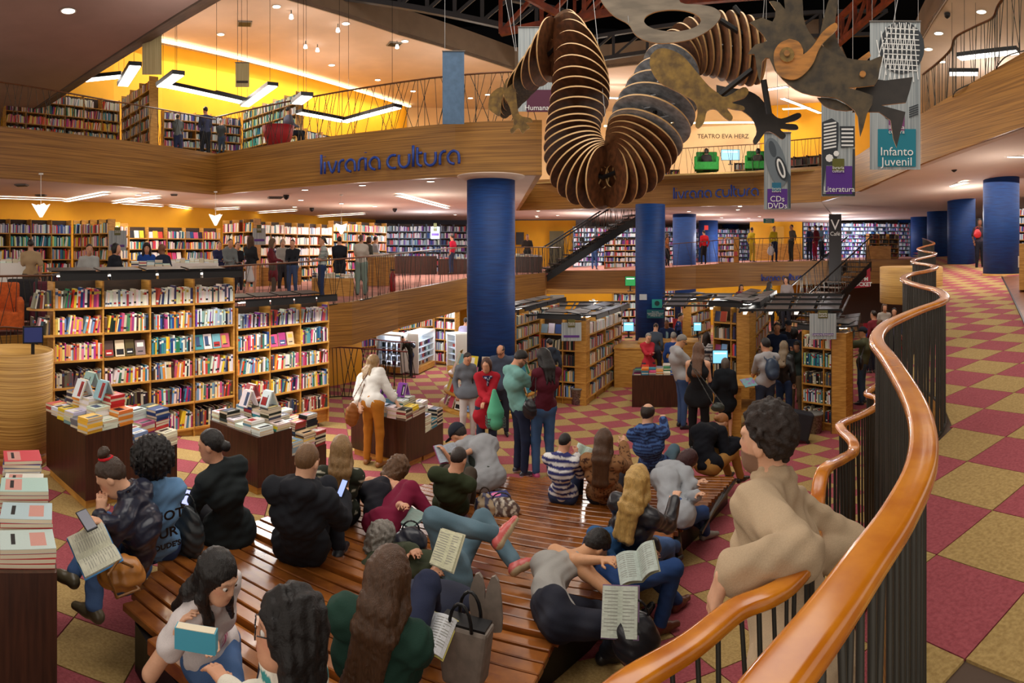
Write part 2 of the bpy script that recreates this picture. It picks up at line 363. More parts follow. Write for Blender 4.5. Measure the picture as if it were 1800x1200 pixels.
# top ceiling left gallery, with the beam face towards the void
E3 = [(510, 0), (667, 49), (780, 84), (905, 123), (1071, 128)]
top = [hz(430, -26, 8.0)]+[hz(x, y, 8.0) for x, y in ((510, 0), (700, 60), (905, 123), (1071, 118), (1200, 105), (1475, 76))]
def hslab(name, pts, th, mt, label=None):
    g = MB(); g.hexa([tuple(p) for p in pts], [(p[0], p[1], p[2]+th) for p in pts]); return struct(name, g, mt, label=label)
far = [pol(1560, 50, 8.0), pol(700, 60, 8.0), pol(300, 36, 8.0), pol(-160, 26, 8.0), pol(-160, 14, 8.0)]
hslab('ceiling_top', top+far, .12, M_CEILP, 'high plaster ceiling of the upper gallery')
g = MB()
for a, b in zip(top, top[1:]):
    g.hexa([(a.x, a.y, a.z-.02), (b.x, b.y, b.z-.02), (b.x+.02, b.y+.12, b.z-.02), (a.x+.02, a.y+.12, a.z-.02)], [(a.x, a.y, a.z+1.0), (b.x, b.y, b.z+1.0), (b.x+.02, b.y+.12, b.z+1.0), (a.x+.02, a.y+.12, a.z+1.0)])
struct('trim_5', g, M_BEAM, label='grey-brown beam face around the dark roof void')
tr = [hz(1663, 0, 6.5), hz(1640, 35, 6.5), hz(1618, 73, 6.5), hz(1590, 130, 6.5), hz(1545, 175, 6.5)]
hslab('ceiling_right', [hz(1700, -60, 6.5)]+tr+[pol(1560, 50, 6.5), pol(1900, 45, 6.5), pol(2100, 20, 6.5), pol(1900, 8, 6.5)], .12, M_CEIL, 'white ceiling of the upper right gallery')
g = MB()
tr2 = [hz(1700, -60, 6.5)]+tr
for a, b in zip(tr2, tr2[1:]): g.hexa([a-Vector((0, 0, .02)), b-Vector((0, 0, .02)), b+Vector((.1, .1, -.02)), a+Vector((.1, .1, -.02))], [a+Vector((0, 0, 1)), b+Vector((0, 0, 1)), b+Vector((.1, .1, 1)), a+Vector((.1, .1, 1))])
struct('trim_6', g, M_BEAM, label='beam face at the right side of the roof void')
# near soffit at the top left corner
P1, P2 = hz(0, 232, 4.5), hz(350, 0, 4.5); d = (P1-P2).normalized()
n1 = P1+d*8; n2 = P2-d*6
nn = Vector((-d.y, d.x, 0)); nn = nn if nn.dot(P1) < 0 else -nn
g = MB(); Z = Vector((0, 0, 1))
g.hexa([n1, n2, n2+nn*7, n1+nn*9], [n1+Z*.5, n2+Z*.5, n2+nn*7+Z*.5, n1+nn*9+Z*.5])
sof = struct('ceiling_soffit', g, mat('soffit_paint', (176, 146, 136), .9, noise=.05, nscale=1), label='mauve-white underside of the near upper floor with a round lamp')
g = MB(); g.hexa([n1-nn*.02+Z*-.03, n2-nn*.02+Z*-.03, n2-nn*.5+Z*.12, n1-nn*.5+Z*.12], [n1-nn*.02+Z*.5, n2-nn*.02+Z*.5, n2-nn*.5+Z*.5, n1-nn*.5+Z*.5])
struct('trim_7', g, mat('soffit_edge', (120, 98, 84), .7, noise=.2, nscale=2, stretch=(1, 1, 8)), label='brown stepped edge of the near soffit')
# roof above the void
g = MB(); g.box((4, 16, CZ+14), (44, 44, .2)); struct('ceiling_void', g, M_VOID, label='dark roof above the open void')
g = MB(); g.box((4, 38, CZ+11), (44, .2, 6)); g.box((-14, 20, CZ+11.2), (.2, 40, 4.2)); g.box((26, 20, CZ+10.2), (.2, 40, 7.4)); struct('wall_void', g, M_VOID)
# ---- walls
def wall(name, P, mt, th=.15, label=None, zb=None):
    g = MB()
    for a, b in zip(P, P[1:]):
        pa, pb = pol(a[0], a[1]), pol(b[0], b[1]); dd = (pb-pa).normalized(); n = Vector((-dd.y, dd.x, 0))*th
        if n.dot(pa) < 0: n = -n
        g.hexa([(pa.x, pa.y, CZ+a[2]), (pb.x, pb.y, CZ+b[2]), (pb.x+n.x, pb.y+n.y, CZ+b[2]), (pa.x+n.x, pa.y+n.y, CZ+a[2])],
               [(pa.x, pa.y, CZ+a[3]), (pb.x, pb.y, CZ+b[3]), (pb.x+n.x, pb.y+n.y, CZ+b[3]), (pa.x+n.x, pa.y+n.y, CZ+a[3])])
    return struct(name, g, mt, label=label)
wall('wall_left', [(-250, 17.5, -1.6, 1.66), (0, 19.3, -1.6, 1.66), (300, 22.9, -1.6, 1.66), (550, 29.2, -1.6, 1.66), (660, 33, -1.6, 1.66)], M_YEL, label='bright yellow back wall of the left gallery')
wall('wall_back', [(655, 33.2, -1.6, 1.66), (900, 34, -1.6, 1.66), (1000, 33, -1.5, 1.66)], mat('dark_shop_wall', (70, 74, 86), .8), label='back wall behind the music racks')
wall('wall_middle', [(900, 33, -1.5, 1.66), (1030, 32.6, -1.5, 1.66), (1060, 42, -1.5, 1.66), (1560, 42, -1.2, 1.95), (1660, 42, -1.2, 2.2), (1950, 34, -1.0, 2.5)], mat('grey_shop_wall', (120, 118, 120), .8), label='back wall of the far gallery')
wall('wall_upper_left', [(-150, 20, 2.7, 8.0), (200, 22.2, 2.7, 8.0), (285, 23.8, 2.7, 8.0), (715, 34.0, 2.7, 8.0)], M_YEL, label='tall yellow wall of the upper left gallery')
wall('wall_upper_back', [(715, 34.2, 2.7, 8.0), (900, 35, 2.7, 8.0), (1140, 35.5, 2.7, 8.0), (1335, 34, 2.7, 8.0)], M_PEACH, label='peach wall of the theatre entrance')
wall('wall_upper_yellow', [(1336, 34, 2.7, 8.0), (1450, 33, 2.7, 8.0), (1640, 30, 2.7, 7.8)], M_YEL, label='yellow wall right of the theatre entrance')
wall('wall_upper_right', [(1600, 30, 3, 6.7), (1760, 24, 3, 6.7), (2000, 22, 3, 6.7)], M_PEACH, label='pale wall of the upper right gallery')
wall('wall_lower_left', [(430, 13.2, -4.6, -1.5), (577, 15.3, -4.6, -1.5), (636, 16.6, -4.6, -1.5)], M_YEL, label='yellow wall under the left gallery')
wall('wall_lower_back', [(560, 24, -5, -1.5), (860, 25.5, -5.2, -1.5), (930, 27, -5.2, -1.4), (960, 27.4, -5.2, -1.4), (1130, 27.6, -5.2, -1.3), (1440, 32.4, -5.6, -1.2)], M_YEL, label='yellow wall behind the lower bookcases')
wall('wall_cafe', [(1440, 32.4, -5.6, -1.0), (1620, 27, -5.6, -1.0)], mat('cafe_wall', (74, 58, 54), .8), label='dark back wall of the café')
# ---- mezzanine: edge (px, r, h_floor)
ME = [(-250, 9.0, -1.4), (0, 9.8, -1.4), (200, 10.8, -1.4), (300, 11.6, -1.38), (400, 12.2, -1.3), (500, 12.8, -1.25), (619, 13.4, -1.15), (700, 15.5, -1.06), (820, 18.9, -.88), (905, 21, -.87), (958, 23, -.86)]
MF = [(961, 25.5, -.86), (1117, 25.5, -.84), (1223, 25.3, -.64), (1300, 25, -.52), (1420, 25, -.45), (1540, 25, -.40), (1600, 25, -.4)]
def lift(P, b, t): return [(p[0], p[1], p[2]+b, p[2]+t) for p in P]
fascia('trim_8', lift(ME, -.92, .02), label='bamboo laminate edge band of the left gallery floor')
fascia('trim_9', lift(MF, -.95, .02), label='bamboo laminate edge band of the far gallery floor')
fascia('trim_10', [(958, 23, -1.82, -.84), (961, 25.5, -1.82, -.84)], label='short return of the gallery edge band')
slab('floor_gallery', [(p[0], p[1]+.05, p[2]-.08) for p in ME]+[(1000, 34, -.9), (655, 34, -1.0), (300, 23.5, -1.35), (0, 20, -1.45), (-250, 18, -1.45)], mat('gallery_carpet', (190, 128, 112), .95, noise=.2, nscale=3), th=.07, label='gallery floor')
slab('floor_gallery_far', [(p[0], p[1]+.05, p[2]-.08) for p in MF]+[(1700, 40, -.4), (1560, 43, -.45), (1060, 43, -.9), (961, 34, -.9)], mat('gallery_carpet'), th=.07, label='far gallery floor')
# ---- blue columns
def column(px, d, hb, ht, r, label, cap=False):
    g = MB(); p = pol(px, r); hb = max(hb, gz(p.x, p.y)-CZ) if hb < -2 else hb; g.lathe((p.x, p.y, 0), [(d/2, CZ+hb), (d/2, CZ+ht)], 48)
    o = struct('column', g, M_BLUE, smooth=False, label=label)
    for f in o.data.polygons: f.use_smooth = len(f.vertices) == 4
    g = MB(); g.lathe((p.x, p.y, 0), [(d/2+.03, CZ+hb), (d/2+.03, CZ+hb+.12), (d/2, CZ+hb+.13)], 48); g.build('base_ring', M_OAK, o, True)
    if cap:
        g = MB(); g.lathe((p.x, p.y, 0), [(d/2+.02, CZ+ht-.1), (d/2+.22, CZ+ht-.02), (d/2+.22, CZ+ht)], 48); g.build('collar', M_CEIL, o, True)
    return o
COLS = [(863, 1.07, -4.4, 1.65, 13.6, 'broad blue column in the middle of the hall', True), (1143, 1.07, -4.9, 1.65, 22.0, 'blue column behind the book counter', False), (1203, 1.07, -5.3, 1.65, 28, 'blue column beside the red counter sign', False),
        (1245, 1.07, -5.6, 1.65, 34, 'blue column with a red fire sign', False), (1284, 1.07, -.8, 1.65, 39, 'far blue column of the centre gallery', False), (1760, 1.07, -.8, 2.3, 17.9, 'nearest blue column on the ramp', False), (1690, 1.07, -.65, 2.3, 23.2, 'second blue column on the ramp', False),
        (1649, 1.07, -.6, 2.25, 29.5, 'third blue column on the ramp', False), (1617, 1.07, -.6, 2.2, 35, 'fourth blue column on the ramp', False), (1592, 1.0, -.6, 2.2, 39, 'fifth blue column on the ramp', False)]
for c in COLS: column(c[0], c[1], c[2], c[3], c[4], c[5], c[6])
# ================================================================ RAILINGS
_bar = MB(); _bar.tube([(0, 0, 0), (0, 0, 1)], 1, 6, cap=False); BAR = _bar.mesh('baluster', M_STEEL, True)
_barn = MB(); _barn.tube([(0, 0, 0), (0, 0, 1)], 1, 8, cap=False); BARN = _barn.mesh('baluster', M_STEEL, True)
def bar_obj(a, b, rad, parent, me=None, name='baluster'):
    o = bpy.data.objects.new(name, me or BAR); COL.objects.link(o); o.parent = parent
    d = Vector(b)-Vector(a); q = d.to_track_quat('Z', 'Y')
    o.matrix_world = Matrix.Translation(a) @ q.to_matrix().to_4x4() @ Matrix.Diagonal((rad, rad, d.length, 1)); return o
def railing(label, P, H, mt, w=.05, t=.03, step=.12, rad=.006, tilt=.16, cross=.5, nmax=300, n=6, base=True, me=None, thick=None, key=None):
    # P: points of the rail top; H: height of the rail
    S = spline(P, n) if n > 1 else [Vector(p) for p in P]
    g = MB(); o = len(g.v)
    for i, p in enumerate(S):
        d = (S[min(i+1, len(S)-1)]-S[max(i-1, 0)]); d.z = 0; d.normalize(); s = Vector((-d.y, d.x, 0)); Z = Vector((0, 0, 1))
        pr = [(-.5, -.35), (-.42, -.06), (-.3, 0), (.3, 0), (.42, -.06), (.5, -.35), (.5, -.75), (.36, -1), (-.36, -1), (-.5, -.75)]
        for a, b in pr: g.v.append(tuple(p+s*(a*w)+Z*(b*t)))
        if i:
            for k in range(10):
                q = (k+1) % 10; g.f.append((o+(i-1)*10+k, o+(i-1)*10+q, o+i*10+q, o+i*10+k)); g.m.append(0); g.c.append(None)
    g.f += [tuple(range(10))[::-1], tuple(o+(len(S)-1)*10+k for k in range(10))]; g.m += [0, 0]; g.c += [None, None]
    root = thing('railing', label, 'railing', tuple(S[0]-Vector((0, 0, H if not callable(H) else H(S[0])))))
    Mi = Matrix.Translation(root.location).inverted()
    def ch(ob): ob.matrix_parent_inverse = Mi; return ob
    ch(g.build('handrail', mt, root, True))
    hh = (lambda p: H) if not callable(H) else H
    # arc-length samples
    acc = [0]
    for a, b in zip(S, S[1:]): acc.append(acc[-1]+(b-a).length)
    def along(s):
        s = max(0, min(acc[-1], s))
        for i in range(len(S)-1):
            if acc[i+1] >= s: return S[i].lerp(S[i+1], (s-acc[i])/max(1e-6, acc[i+1]-acc[i]))
        return S[-1]
    bars = []; s = 0
    while s < acc[-1]:
        a = along(s); k = rnd.random()
        ds = rnd.uniform(-tilt, tilt)*(1 if k < cross else .25)
        b = along(s+ds); b = b-Vector((0, 0, hh(b))); bars.append((a-Vector((0, 0, t*.8)), b))
        s += step*rnd.uniform(.6, 1.4)
    bars.sort(key=lambda q: q[0].xy.length)
    rest = MB()
    for i, (a, b) in enumerate(bars):
        rr = rad*rnd.uniform(.85, 1.15)
        if i < nmax:
            ob = bar_obj(a, b, rr, root, me); ob.matrix_parent_inverse = Mi; 
        else: rest.tube([a, b], rr, 4, cap=False)
    if rest.v: ch(rest.build('baluster', M_STEEL, root, kind='stuff'))
    if base:
        g = MB(); g.tube([p-Vector((0, 0, hh(p)-.012)) for p in S], .014, 4); ch(g.build('base_rail', M_STEEL, root))
    return root
def fix(o):   # objects whose matrix_world was set before parenting
    return o
bpy.context.view_layer.update()
railing('wide varnished wavy handrail in front, running up the ramp on the right', RAIL, lambda p: max(.4, p.z-rz_(p.x, p.y)+.0), M_RAIL, w=.078, t=.04, step=.05, rad=.0075, tilt=.1, cross=.35, nmax=300, me=BARN)
LR = [(1093, 1195, 1.32), (1214, 1121, 1.47), (1293, 1060, 1.62), (1349, 1037, 1.68), (1387, 1013, 1.77), (1424, 967, 1.95), (1430, 938, 2.32), (1436, 880, 2.72), (1447, 822, 3.0), (1480, 801, 3.3), (1499, 789, 3.6), (1499, 771, 3.8), (1480, 752, 4.1), (1480, 740, 4.3), (1517, 724, 4.8), (1541, 710, 5.3), (1541, 696, 5.6), (1524, 688, 5.9), (1545, 672, 6.6)]
LRP = [at(1000, 1290, 1.22)]+[at(*q) for q in LR]
railing('lower wavy handrail that the man in the beige jacket leans on', LRP, lambda p: p.z-gz(p.x, p.y), M_RAIL, w=.07, t=.038, step=.07, rad=.007, tilt=.12, cross=.5, me=BARN)
# gallery rails
railing('brown handrail along the left gallery edge', [pol(a, r+.1, h+1.0) for a, r, h in ME], 1.0, M_RAILD, w=.06, t=.035, step=.105, rad=.006, tilt=.3, cross=.7)
railing('short handrail at the foot of the stairs', [pol(905, 21.2, .13), pol(958, 23.1, .13), pol(985, 25.6, .14)], 1.0, M_RAILD, step=.16, rad=.008, tilt=.35)
railing('handrail along the far gallery right of the columns', [pol(a, r+.1, h+1.0) for a, r, h in MF[1:-1]], 1.0, M_RAILD, step=.2, rad=.008, tilt=.4, nmax=60)
F3 = lambda P, dh=0: [pol(p[0], p[1]+.12, p[3]+dh) for p in P]
railing('thin handrail of the upper left gallery above the fascia', F3([(-100, 12.9, 0, 2.82), (0, 13.9, 0, 2.82), (190, 15.6, 0, 2.82), (380, 18.1, 0, 2.86)], 1.05), 1.05, M_RAILD, step=.13, rad=.006, tilt=.35, cross=.8, n=1)
railing('long curved handrail above the large blue shop name', F3(F3L[2:], 1.12), 1.12, M_RAILD, w=.07, step=.11, rad=.0075, tilt=.5, cross=.8, n=3)
railing('handrail of the upper floor across the hall', F3(F3F[2:], 1.0), 1.0, M_RAILD, step=.16, rad=.008, tilt=.35, n=1)
railing('wavy handrail rising at the upper right', [at(1622, 130, 14.3), at(1650, 108, 13.6), at(1672, 85, 13.2), at(1680, 64, 12.7), at(1715, 45, 12.4), at(1745, 30, 12.0), at(1755, 8, 11.6), at(1775, -12, 11.3), at(1830, -30, 10.8)], lambda p: min(1.7, max(1.0, 1.15)), M_RAILD, w=.07, step=.1, rad=.0075, tilt=.3, cross=.6)
# lower-left rails
def grail(label, pts, H=1.0, **k): return railing(label, [gr(a, b)+Vector((0, 0, H)) for a, b in pts], H, mat('red_brown_rail', (120, 52, 40), .4), **k)
grail('red-brown rail with crossing bars beside the white blouse woman', [(572, 700), (600, 697), (660, 700), (716, 706)], 1.15, step=.09, rad=.009, tilt=.3, cross=.8, n=2)
grail('short rail behind the bending man with the backpack', [(632, 652), (690, 662), (730, 664)], 1.0, step=.12, rad=.009, tilt=.3, cross=.8, n=2)
railing('low rail at the far left over the bamboo drum', [at(-40, 576, 8.6), at(10, 573, 8.8), at(60, 579, 9.1), at(88, 583, 9.3)], 1.1, M_RAILD, step=.1, tilt=.3, n=2)
# ================================================================ FLAT THINGS ON A PLANE FACING THE HALL
class Pl:
    def __init__(s, px, r, tilt=0.0):
        s.a = az(px); s.D = r; s.tilt = tilt
    def u(s, px, py): 
        d = az(px)-s.a; return s.D*math.tan(d), -(py-YH)/F*s.D/math.cos(d)
    def loc(s, u, v, off=0):
        # rotate by tilt about the vertical axis through the centre
        t = s.tilt; x, y = u*math.cos(t), u*math.sin(t)
        x += off*math.sin(t); y -= off*math.cos(t)
        ca, sa = math.cos(s.a), math.sin(s.a)
        return Vector((s.D*sa+x*ca+y*sa, s.D*ca-x*sa+y*ca, CZ+v))
    def p(s, px, py, off=0):
        u, v = s.u(px, py)
        if s.tilt:   # hit the tilted plane with the sight line
            th = az(px)-s.a; t = s.tilt
            k = s.D*math.sin(th)/(math.cos(th)*math.cos(t)-math.sin(th)*math.sin(t)) if abs(t) < 1.4 else 0
            x, y = k*math.cos(t), k*math.sin(t); rr = math.hypot(s.D+y, x)
            return s.loc(k, -(py-YH)/F*rr, off)
        return s.loc(u, v, off)
    def rz(s): return -s.a+s.tilt
def plate(g, pl, pts, th, m=0, off=0, n=0, c=None, m2=None):
    P = spline([Vector((a, b, 0)) for a, b in pts+[pts[0]]], n)[:-1] if n else [Vector((a, b, 0)) for a, b in pts]
    f = [pl.p(q.x, q.y, off) for q in P]; b = [pl.p(q.x, q.y, off-th) for q in P]; k = len(f)
    o = len(g.v); g.v += [tuple(v) for v in f+b]
    g.f += [tuple(o+i for i in range(k)), tuple(o+k+i for i in range(k))[::-1]]; g.m += [m, m]; g.c += [c, c]
    for i in range(k): g.f.append((o+(i+1) % k, o+i, o+k+i, o+k+(i+1) % k)); g.m.append(m if m2 is None else m2); g.c.append(c)
# ================================================================ DRAGON
M_PLYD = mat('stained_plywood', (116, 72, 44), .42, noise=.35, nscale=5, stretch=(1, 1, 3), bump=.15)
M_PLYE = mat('plywood_edge', (222, 180, 122), .45)
M_BRONZE = mat('bronze_ply', (142, 112, 52), .36, metal=.35, nscale=11, c2=(96, 74, 40), detail=5, bump=.5)
M_OLIVE = mat('dark_olive_ply', (86, 72, 48), .4, metal=.15, nscale=9, c2=(52, 44, 32), detail=5, bump=.35)
M_BLKPLY = mat('black_ply', (44, 38, 34), .38, noise=.25, nscale=8, bump=.25)
M_ORPLY = mat('orange_ply', (192, 128, 50), .35, noise=.3, nscale=4, stretch=(1, 1, 5))
M_GRPLY = mat('grey_ply', (150, 138, 120), .42, noise=.2, nscale=3, stretch=(1, 1, 4))
M_ALU = mat('worn_silver', (176, 184, 190), .3, metal=.4, noise=.25, nscale=14)
drag = thing('dragon_sculpture', 'huge hanging plywood dragon of many round ribs with bronze legs and horned head', 'sculpture', tuple(at(1080, 160, 8.5)))
DMi = Matrix.Translation(drag.location).inverted()
def dch(o, label=None):
    o.matrix_parent_inverse = DMi
    if label: o['label'] = label
    return o
def ringmesh(hole, edge, face, spoke=False):
    g = MB(); n = 40
    th = .011
    for z, rev in ((th, False), (-th, True)):
        pass
    o = 0
    for z in (-th, th):
        for rr in (1.0, hole):
            for j in range(n): g.v.append((rr*math.cos(2*PI*j/n), rr*math.sin(2*PI*j/n), z))
    for j in range(n):
        q = (j+1) % n
        g.f += [(j, q, n+q, n+j), (2*n+j, 3*n+j, 3*n+q, 2*n+q), (j, 2*n+j, 2*n+q, q), (n+j, n+q, 3*n+q, 3*n+j)]; g.m += [0, 0, 1, 1]; g.c += [None]*4
    if spoke:
        g.box((0, 0, 0), (2*hole+.1, .22, th*1.6), m=0); g.box((0, 0, 0), (.22, 2*hole+.1, th*1.5), m=0)
    return g.mesh('rib_disc', [face, edge])
DISC_A = ringmesh(.34, M_PLYE, M_PLYD, False); DISC_B = ringmesh(.62, M_PLYE, mat('silver_plywood', (186, 190, 196), .3, metal=.2, noise=.3, nscale=5), True); DISC_C = ringmesh(.25, M_PLYE, M_OLIVE, False)
# px, py, r, R(px), kind, tilt towards the eye (deg), roll (deg, 0 = disc seen lying flat, 90 = edge upright)
SP = [(888, 190, 10.4, 18, 2, 35, 70), (905, 168, 10.2, 30, 2, 30, 55), (925, 140, 10, 42, 2, 26, 40), (945, 112, 9.8, 48, 0, 24, 62), (968, 88, 9.4, 55, 0, 24, 82), (996, 76, 9.1, 56, 0, 28, 100), (1014, 92, 8.9, 58, 0, 30, 128), (1021, 120, 8.8, 53, 0, 26, 152), (1021, 150, 8.7, 52, 0, 20, 168), (1018, 180, 8.7, 52, 0, 17, 178),
      (1010, 212, 8.6, 50, 0, 16, 184), (1006, 236, 8.5, 50, 0, 16, 188), (1008, 262, 8.5, 55, 0, 18, 200), (1018, 288, 8.4, 60, 0, 22, 216), (1036, 306, 8.3, 60, 0, 26, 236), (1060, 312, 8.2, 56, 0, 30, 262), (1088, 304, 8.1, 56, 0, 28, 290), (1108, 286, 8.0, 62, 0, 26, 312), (1122, 262, 7.9, 66, 0, 24, 328), (1134, 238, 7.8, 70, 1, 22, 338),
      (1145, 214, 7.7, 72, 1, 22, 342), (1154, 192, 7.7, 70, 1, 23, 345), (1163, 170, 7.7, 66, 1, 25, 346), (1172, 146, 7.8, 60, 1, 28, 345), (1180, 120, 7.9, 52, 1, 32, 338), (1196, 96, 7.9, 46, 0, 26, 312), (1220, 82, 7.8, 50, 0, 18, 290), (1250, 80, 7.6, 56, 0, 15, 280), (1284, 84, 7.3, 62, 0, 15, 276), (1316, 90, 7.0, 60, 0, 16, 276), (1340, 96, 6.8, 48, 0, 16, 274)]
def spl1(i, t, k):
    a, b, c, d = (SP[max(i-1, 0)][k], SP[i][k], SP[i+1][k], SP[min(i+2, len(SP)-1)][k]); return .5*(2*b+(c-a)*t+(2*a-5*b+4*c-d)*t*t+(3*b-a-3*c+d)*t**3)
sp_pts = []
for i in range(len(SP)-1):
    n = 2 if i < len(SP)-1 else 1
    d = math.hypot(SP[i+1][0]-SP[i][0], SP[i+1][1]-SP[i][1])
    n = max(1, round(d/(15 if SP[i][4] != 1 else 24)))
    for k in range(n):
        t = k/n; q = [spl1(i, t, j) for j in (0, 1, 2, 3)]; kind = SP[i][4]
        tilt = SP[i][5]*(1-t)+SP[i+1][5]*t; roll = SP[i][6]*(1-t)+SP[i+1][6]*t
        c = at(q[0], q[1], q[2]); sp_pts.append(c); a = az(q[0])
        fw = Vector((math.sin(a), math.cos(a), 0)); rt = Vector((math.cos(a), -math.sin(a), 0)); up = Vector((0, 0, 1))
        # disc axis: in the picture plane at 'roll' from straight up, leaned towards the eye by 'tilt'
        R_ = math.radians(roll); T_ = math.radians(tilt)
        ax = up*math.cos(R_)+rt*math.sin(R_)*(-1)
        if k == 0 and i == 0: pass
        ax = ax*math.cos(T_)+fw*math.sin(T_)*(1 if math.cos(R_) >= 0 else -1)
        el = (YH-q[1])/F
        ax.normalize(); qd = ax.to_track_quat('Z', 'Y')
        R = q[3]/F*q[2]
        o = bpy.data.objects.new('rib_disc', (DISC_A, DISC_B, DISC_C)[kind]); COL.objects.link(o); o.parent = drag
        o.matrix_world = Matrix.Translation(c) @ qd.to_matrix().to_4x4() @ Matrix.Diagonal((R, R, 1, 1)); dch(o)
g = MB(); g.tube([p for p in sp_pts[::3]]+[sp_pts[-1]], .035, 6); dch(g.build('spine_pipe', M_DARK, drag, True), 'black steel pipe through the ribs')
HP = Pl(1440, 6.4)
def dplate(name, pts, th, mt, off=0, n=3, label=None, pl=None, edge=M_PLYE):
    g = MB(); plate(g, pl or HP, pts, th, 0, off, n, m2=1); return dch(g.build(name, [mt, edge], drag), label)
dplate('head_plate', [(1317, 40), (1340, 31), (1358, 38), (1363, 18), (1352, 2), (1370, 4), (1380, 16), (1378, -14), (1396, -28), (1410, -10), (1412, 28), (1422, 56), (1445, 80), (1475, 97), (1500, 104), (1530, 106), (1551, 98), (1546, 122), (1537, 150), (1490, 154), (1535, 168), (1524, 200), (1512, 241), (1508, 205), (1495, 188), (1470, 172), (1440, 169), (1410, 163), (1385, 148), (1362, 124), (1352, 102), (1340, 108), (1336, 145), (1330, 118), (1326, 95), (1314, 96), (1328, 78), (1348, 72), (1330, 50)], .03, M_OLIVE, 0, 2, 'dark olive head plate with open jaws')
dplate('crest_plate', [(1440, 58), (1450, 16), (1460, -14), (1474, -10), (1467, 42), (1477, 76), (1492, 100), (1470, 94), (1450, 78)], .03, M_OLIVE, -.12, 2)
dplate('back_spike', [(1498, 106), (1516, 92), (1530, 82), (1533, 90), (1514, 108)], .03, M_ORPLY, -.15, 1)
dplate('jaw_plate', [(1520, 128), (1560, 133), (1609, 127), (1604, 150), (1597, 173), (1552, 178), (1596, 190), (1588, 222), (1580, 254), (1574, 238), (1569, 205), (1548, 190), (1500, 190), (1505, 150)], .03, M_BLKPLY, -.18, 1, 'black second jaw plate behind the snout')
dplate('lower_jaw', [(1436, 168), (1470, 172), (1500, 190), (1470, 190), (1448, 182)], .03, M_OLIVE, -.08, 2)
dplate('horn_plate', [(1388, 71), (1404, 76), (1412, 90), (1413, 98), (1430, 82), (1445, 60), (1467, 43), (1471, 54), (1448, 76), (1438, 92), (1430, 112), (1416, 130), (1400, 141), (1384, 141), (1368, 132), (1361, 112), (1362, 92), (1372, 78)], .03, M_ORPLY, .05, 3, 'orange eye plate sweeping up into a horn')
def disc(name, px, py, rr, off, th, mt, sy=1.0, pl=None): return dplate(name, [(px+rr*math.cos(t*PI/8), py+rr*sy*math.sin(t*PI/8)) for t in range(16)], th, mt, off, 0, pl=pl)
disc('eye_ring', 1384, 100, 13, .08, .03, M_BRONZE); disc('eye_bolt', 1384, 99, 5, .11, .03, M_ORPLY); disc('nose_bolt', 1516, 132, 5.5, .05, .03, M_ORPLY)
# near ring plate at the top
g = MB(); RPp = Pl(1180, 6.9)
ot = [(1050, -24), (1057, 2), (1078, 27), (1104, 42), (1116, 60), (1135, 71), (1165, 76), (1214, 69), (1250, 50), (1267, 28), (1256, 14), (1230, 8), (1196, 4), (1180, -24)]
S = [(q.x, q.y) for q in spline([Vector((a, b, 0)) for a, b in ot+[ot[0]]], 4)[:-1]]
hl = []
for q in S:
    d = math.atan2((q[1]-36), (q[0]-1182)/2.6); hl.append((1182+50*math.cos(d), 36+19*math.sin(d)))
k = len(S); o = 0
for off in (0, -.03):
    for L_ in (S, hl): g.v += [tuple(RPp.p(a, b, off)) for a, b in L_]
for j in range(k):
    q = (j+1) % k; g.f += [(j, q, k+q, k+j), (2*k+j, 3*k+j, 3*k+q, 2*k+q), (j, 2*k+j, 2*k+q, q), (k+j, k+q, 3*k+q, 3*k+j)]; g.m += [0, 0, 1, 1]; g.c += [None]*4
dch(g.build('ring_plate', [M_GRPLY, M_PLYE], drag), 'grey plywood ring plate near the ceiling')
LP = Pl(1220, 6.9)
dplate('front_leg', [(1143, 98), (1156, 86), (1175, 86), (1200, 98), (1222, 123), (1246, 151), (1262, 163), (1276, 170), (1306, 153), (1316, 160), (1308, 172), (1286, 180), (1306, 186), (1308, 193), (1293, 193), (1278, 190), (1288, 205), (1283, 212), (1271, 204), (1258, 192), (1243, 195), (1238, 214), (1228, 225), (1222, 218), (1226, 198), (1220, 178), (1192, 162), (1158, 143), (1143, 118)], .035, M_BRONZE, 0, 3, 'hammered bronze front leg with splayed toes', LP)
dplate('front_leg', [(1262, 128), (1290, 134), (1318, 138), (1343, 151), (1366, 180), (1384, 192), (1415, 181), (1422, 188), (1410, 196), (1391, 201), (1412, 203), (1416, 212), (1402, 213), (1382, 211), (1393, 223), (1386, 231), (1372, 221), (1357, 216), (1346, 229), (1336, 241), (1331, 233), (1338, 216), (1328, 190), (1296, 168), (1266, 150)], .035, M_BLKPLY, -.5, 3, 'black front leg behind', LP)
BP = Pl(900, 10.0)
dplate('hind_leg', [(858, 190), (862, 166), (880, 153), (890, 160), (882, 176), (879, 203), (868, 199)], .03, M_BRONZE, 0, 3, 'small bronze hind leg', BP)
dplate('hind_leg', [(885, 155), (893, 141), (905, 148), (908, 178), (913, 205), (932, 211), (935, 218), (924, 219), (931, 227), (924, 232), (918, 238), (911, 228), (900, 238), (897, 231), (903, 222), (896, 192), (886, 172)], .03, M_BRONZE, .15, 3, 'small bronze hind leg with toes', BP)
for a, b in [((1266, 35, 6.9), (1320, 70, 7.0)), ((1322, 122, 6.9), (1262, 170, 7.0)), ((1342, 140, 6.8), (1352, 200, 6.9)), ((1040, 130, 8.9), (1015, 205, 8.7)), ((1150, 160, 7.8), (1120, 190, 7.9)), ((1290, 12, 7), (1310, 35, 7))]:
    g = MB(); g.tube([at(*a), at(*b)], .035, 6); dch(g.build('strut', M_DARK, drag))
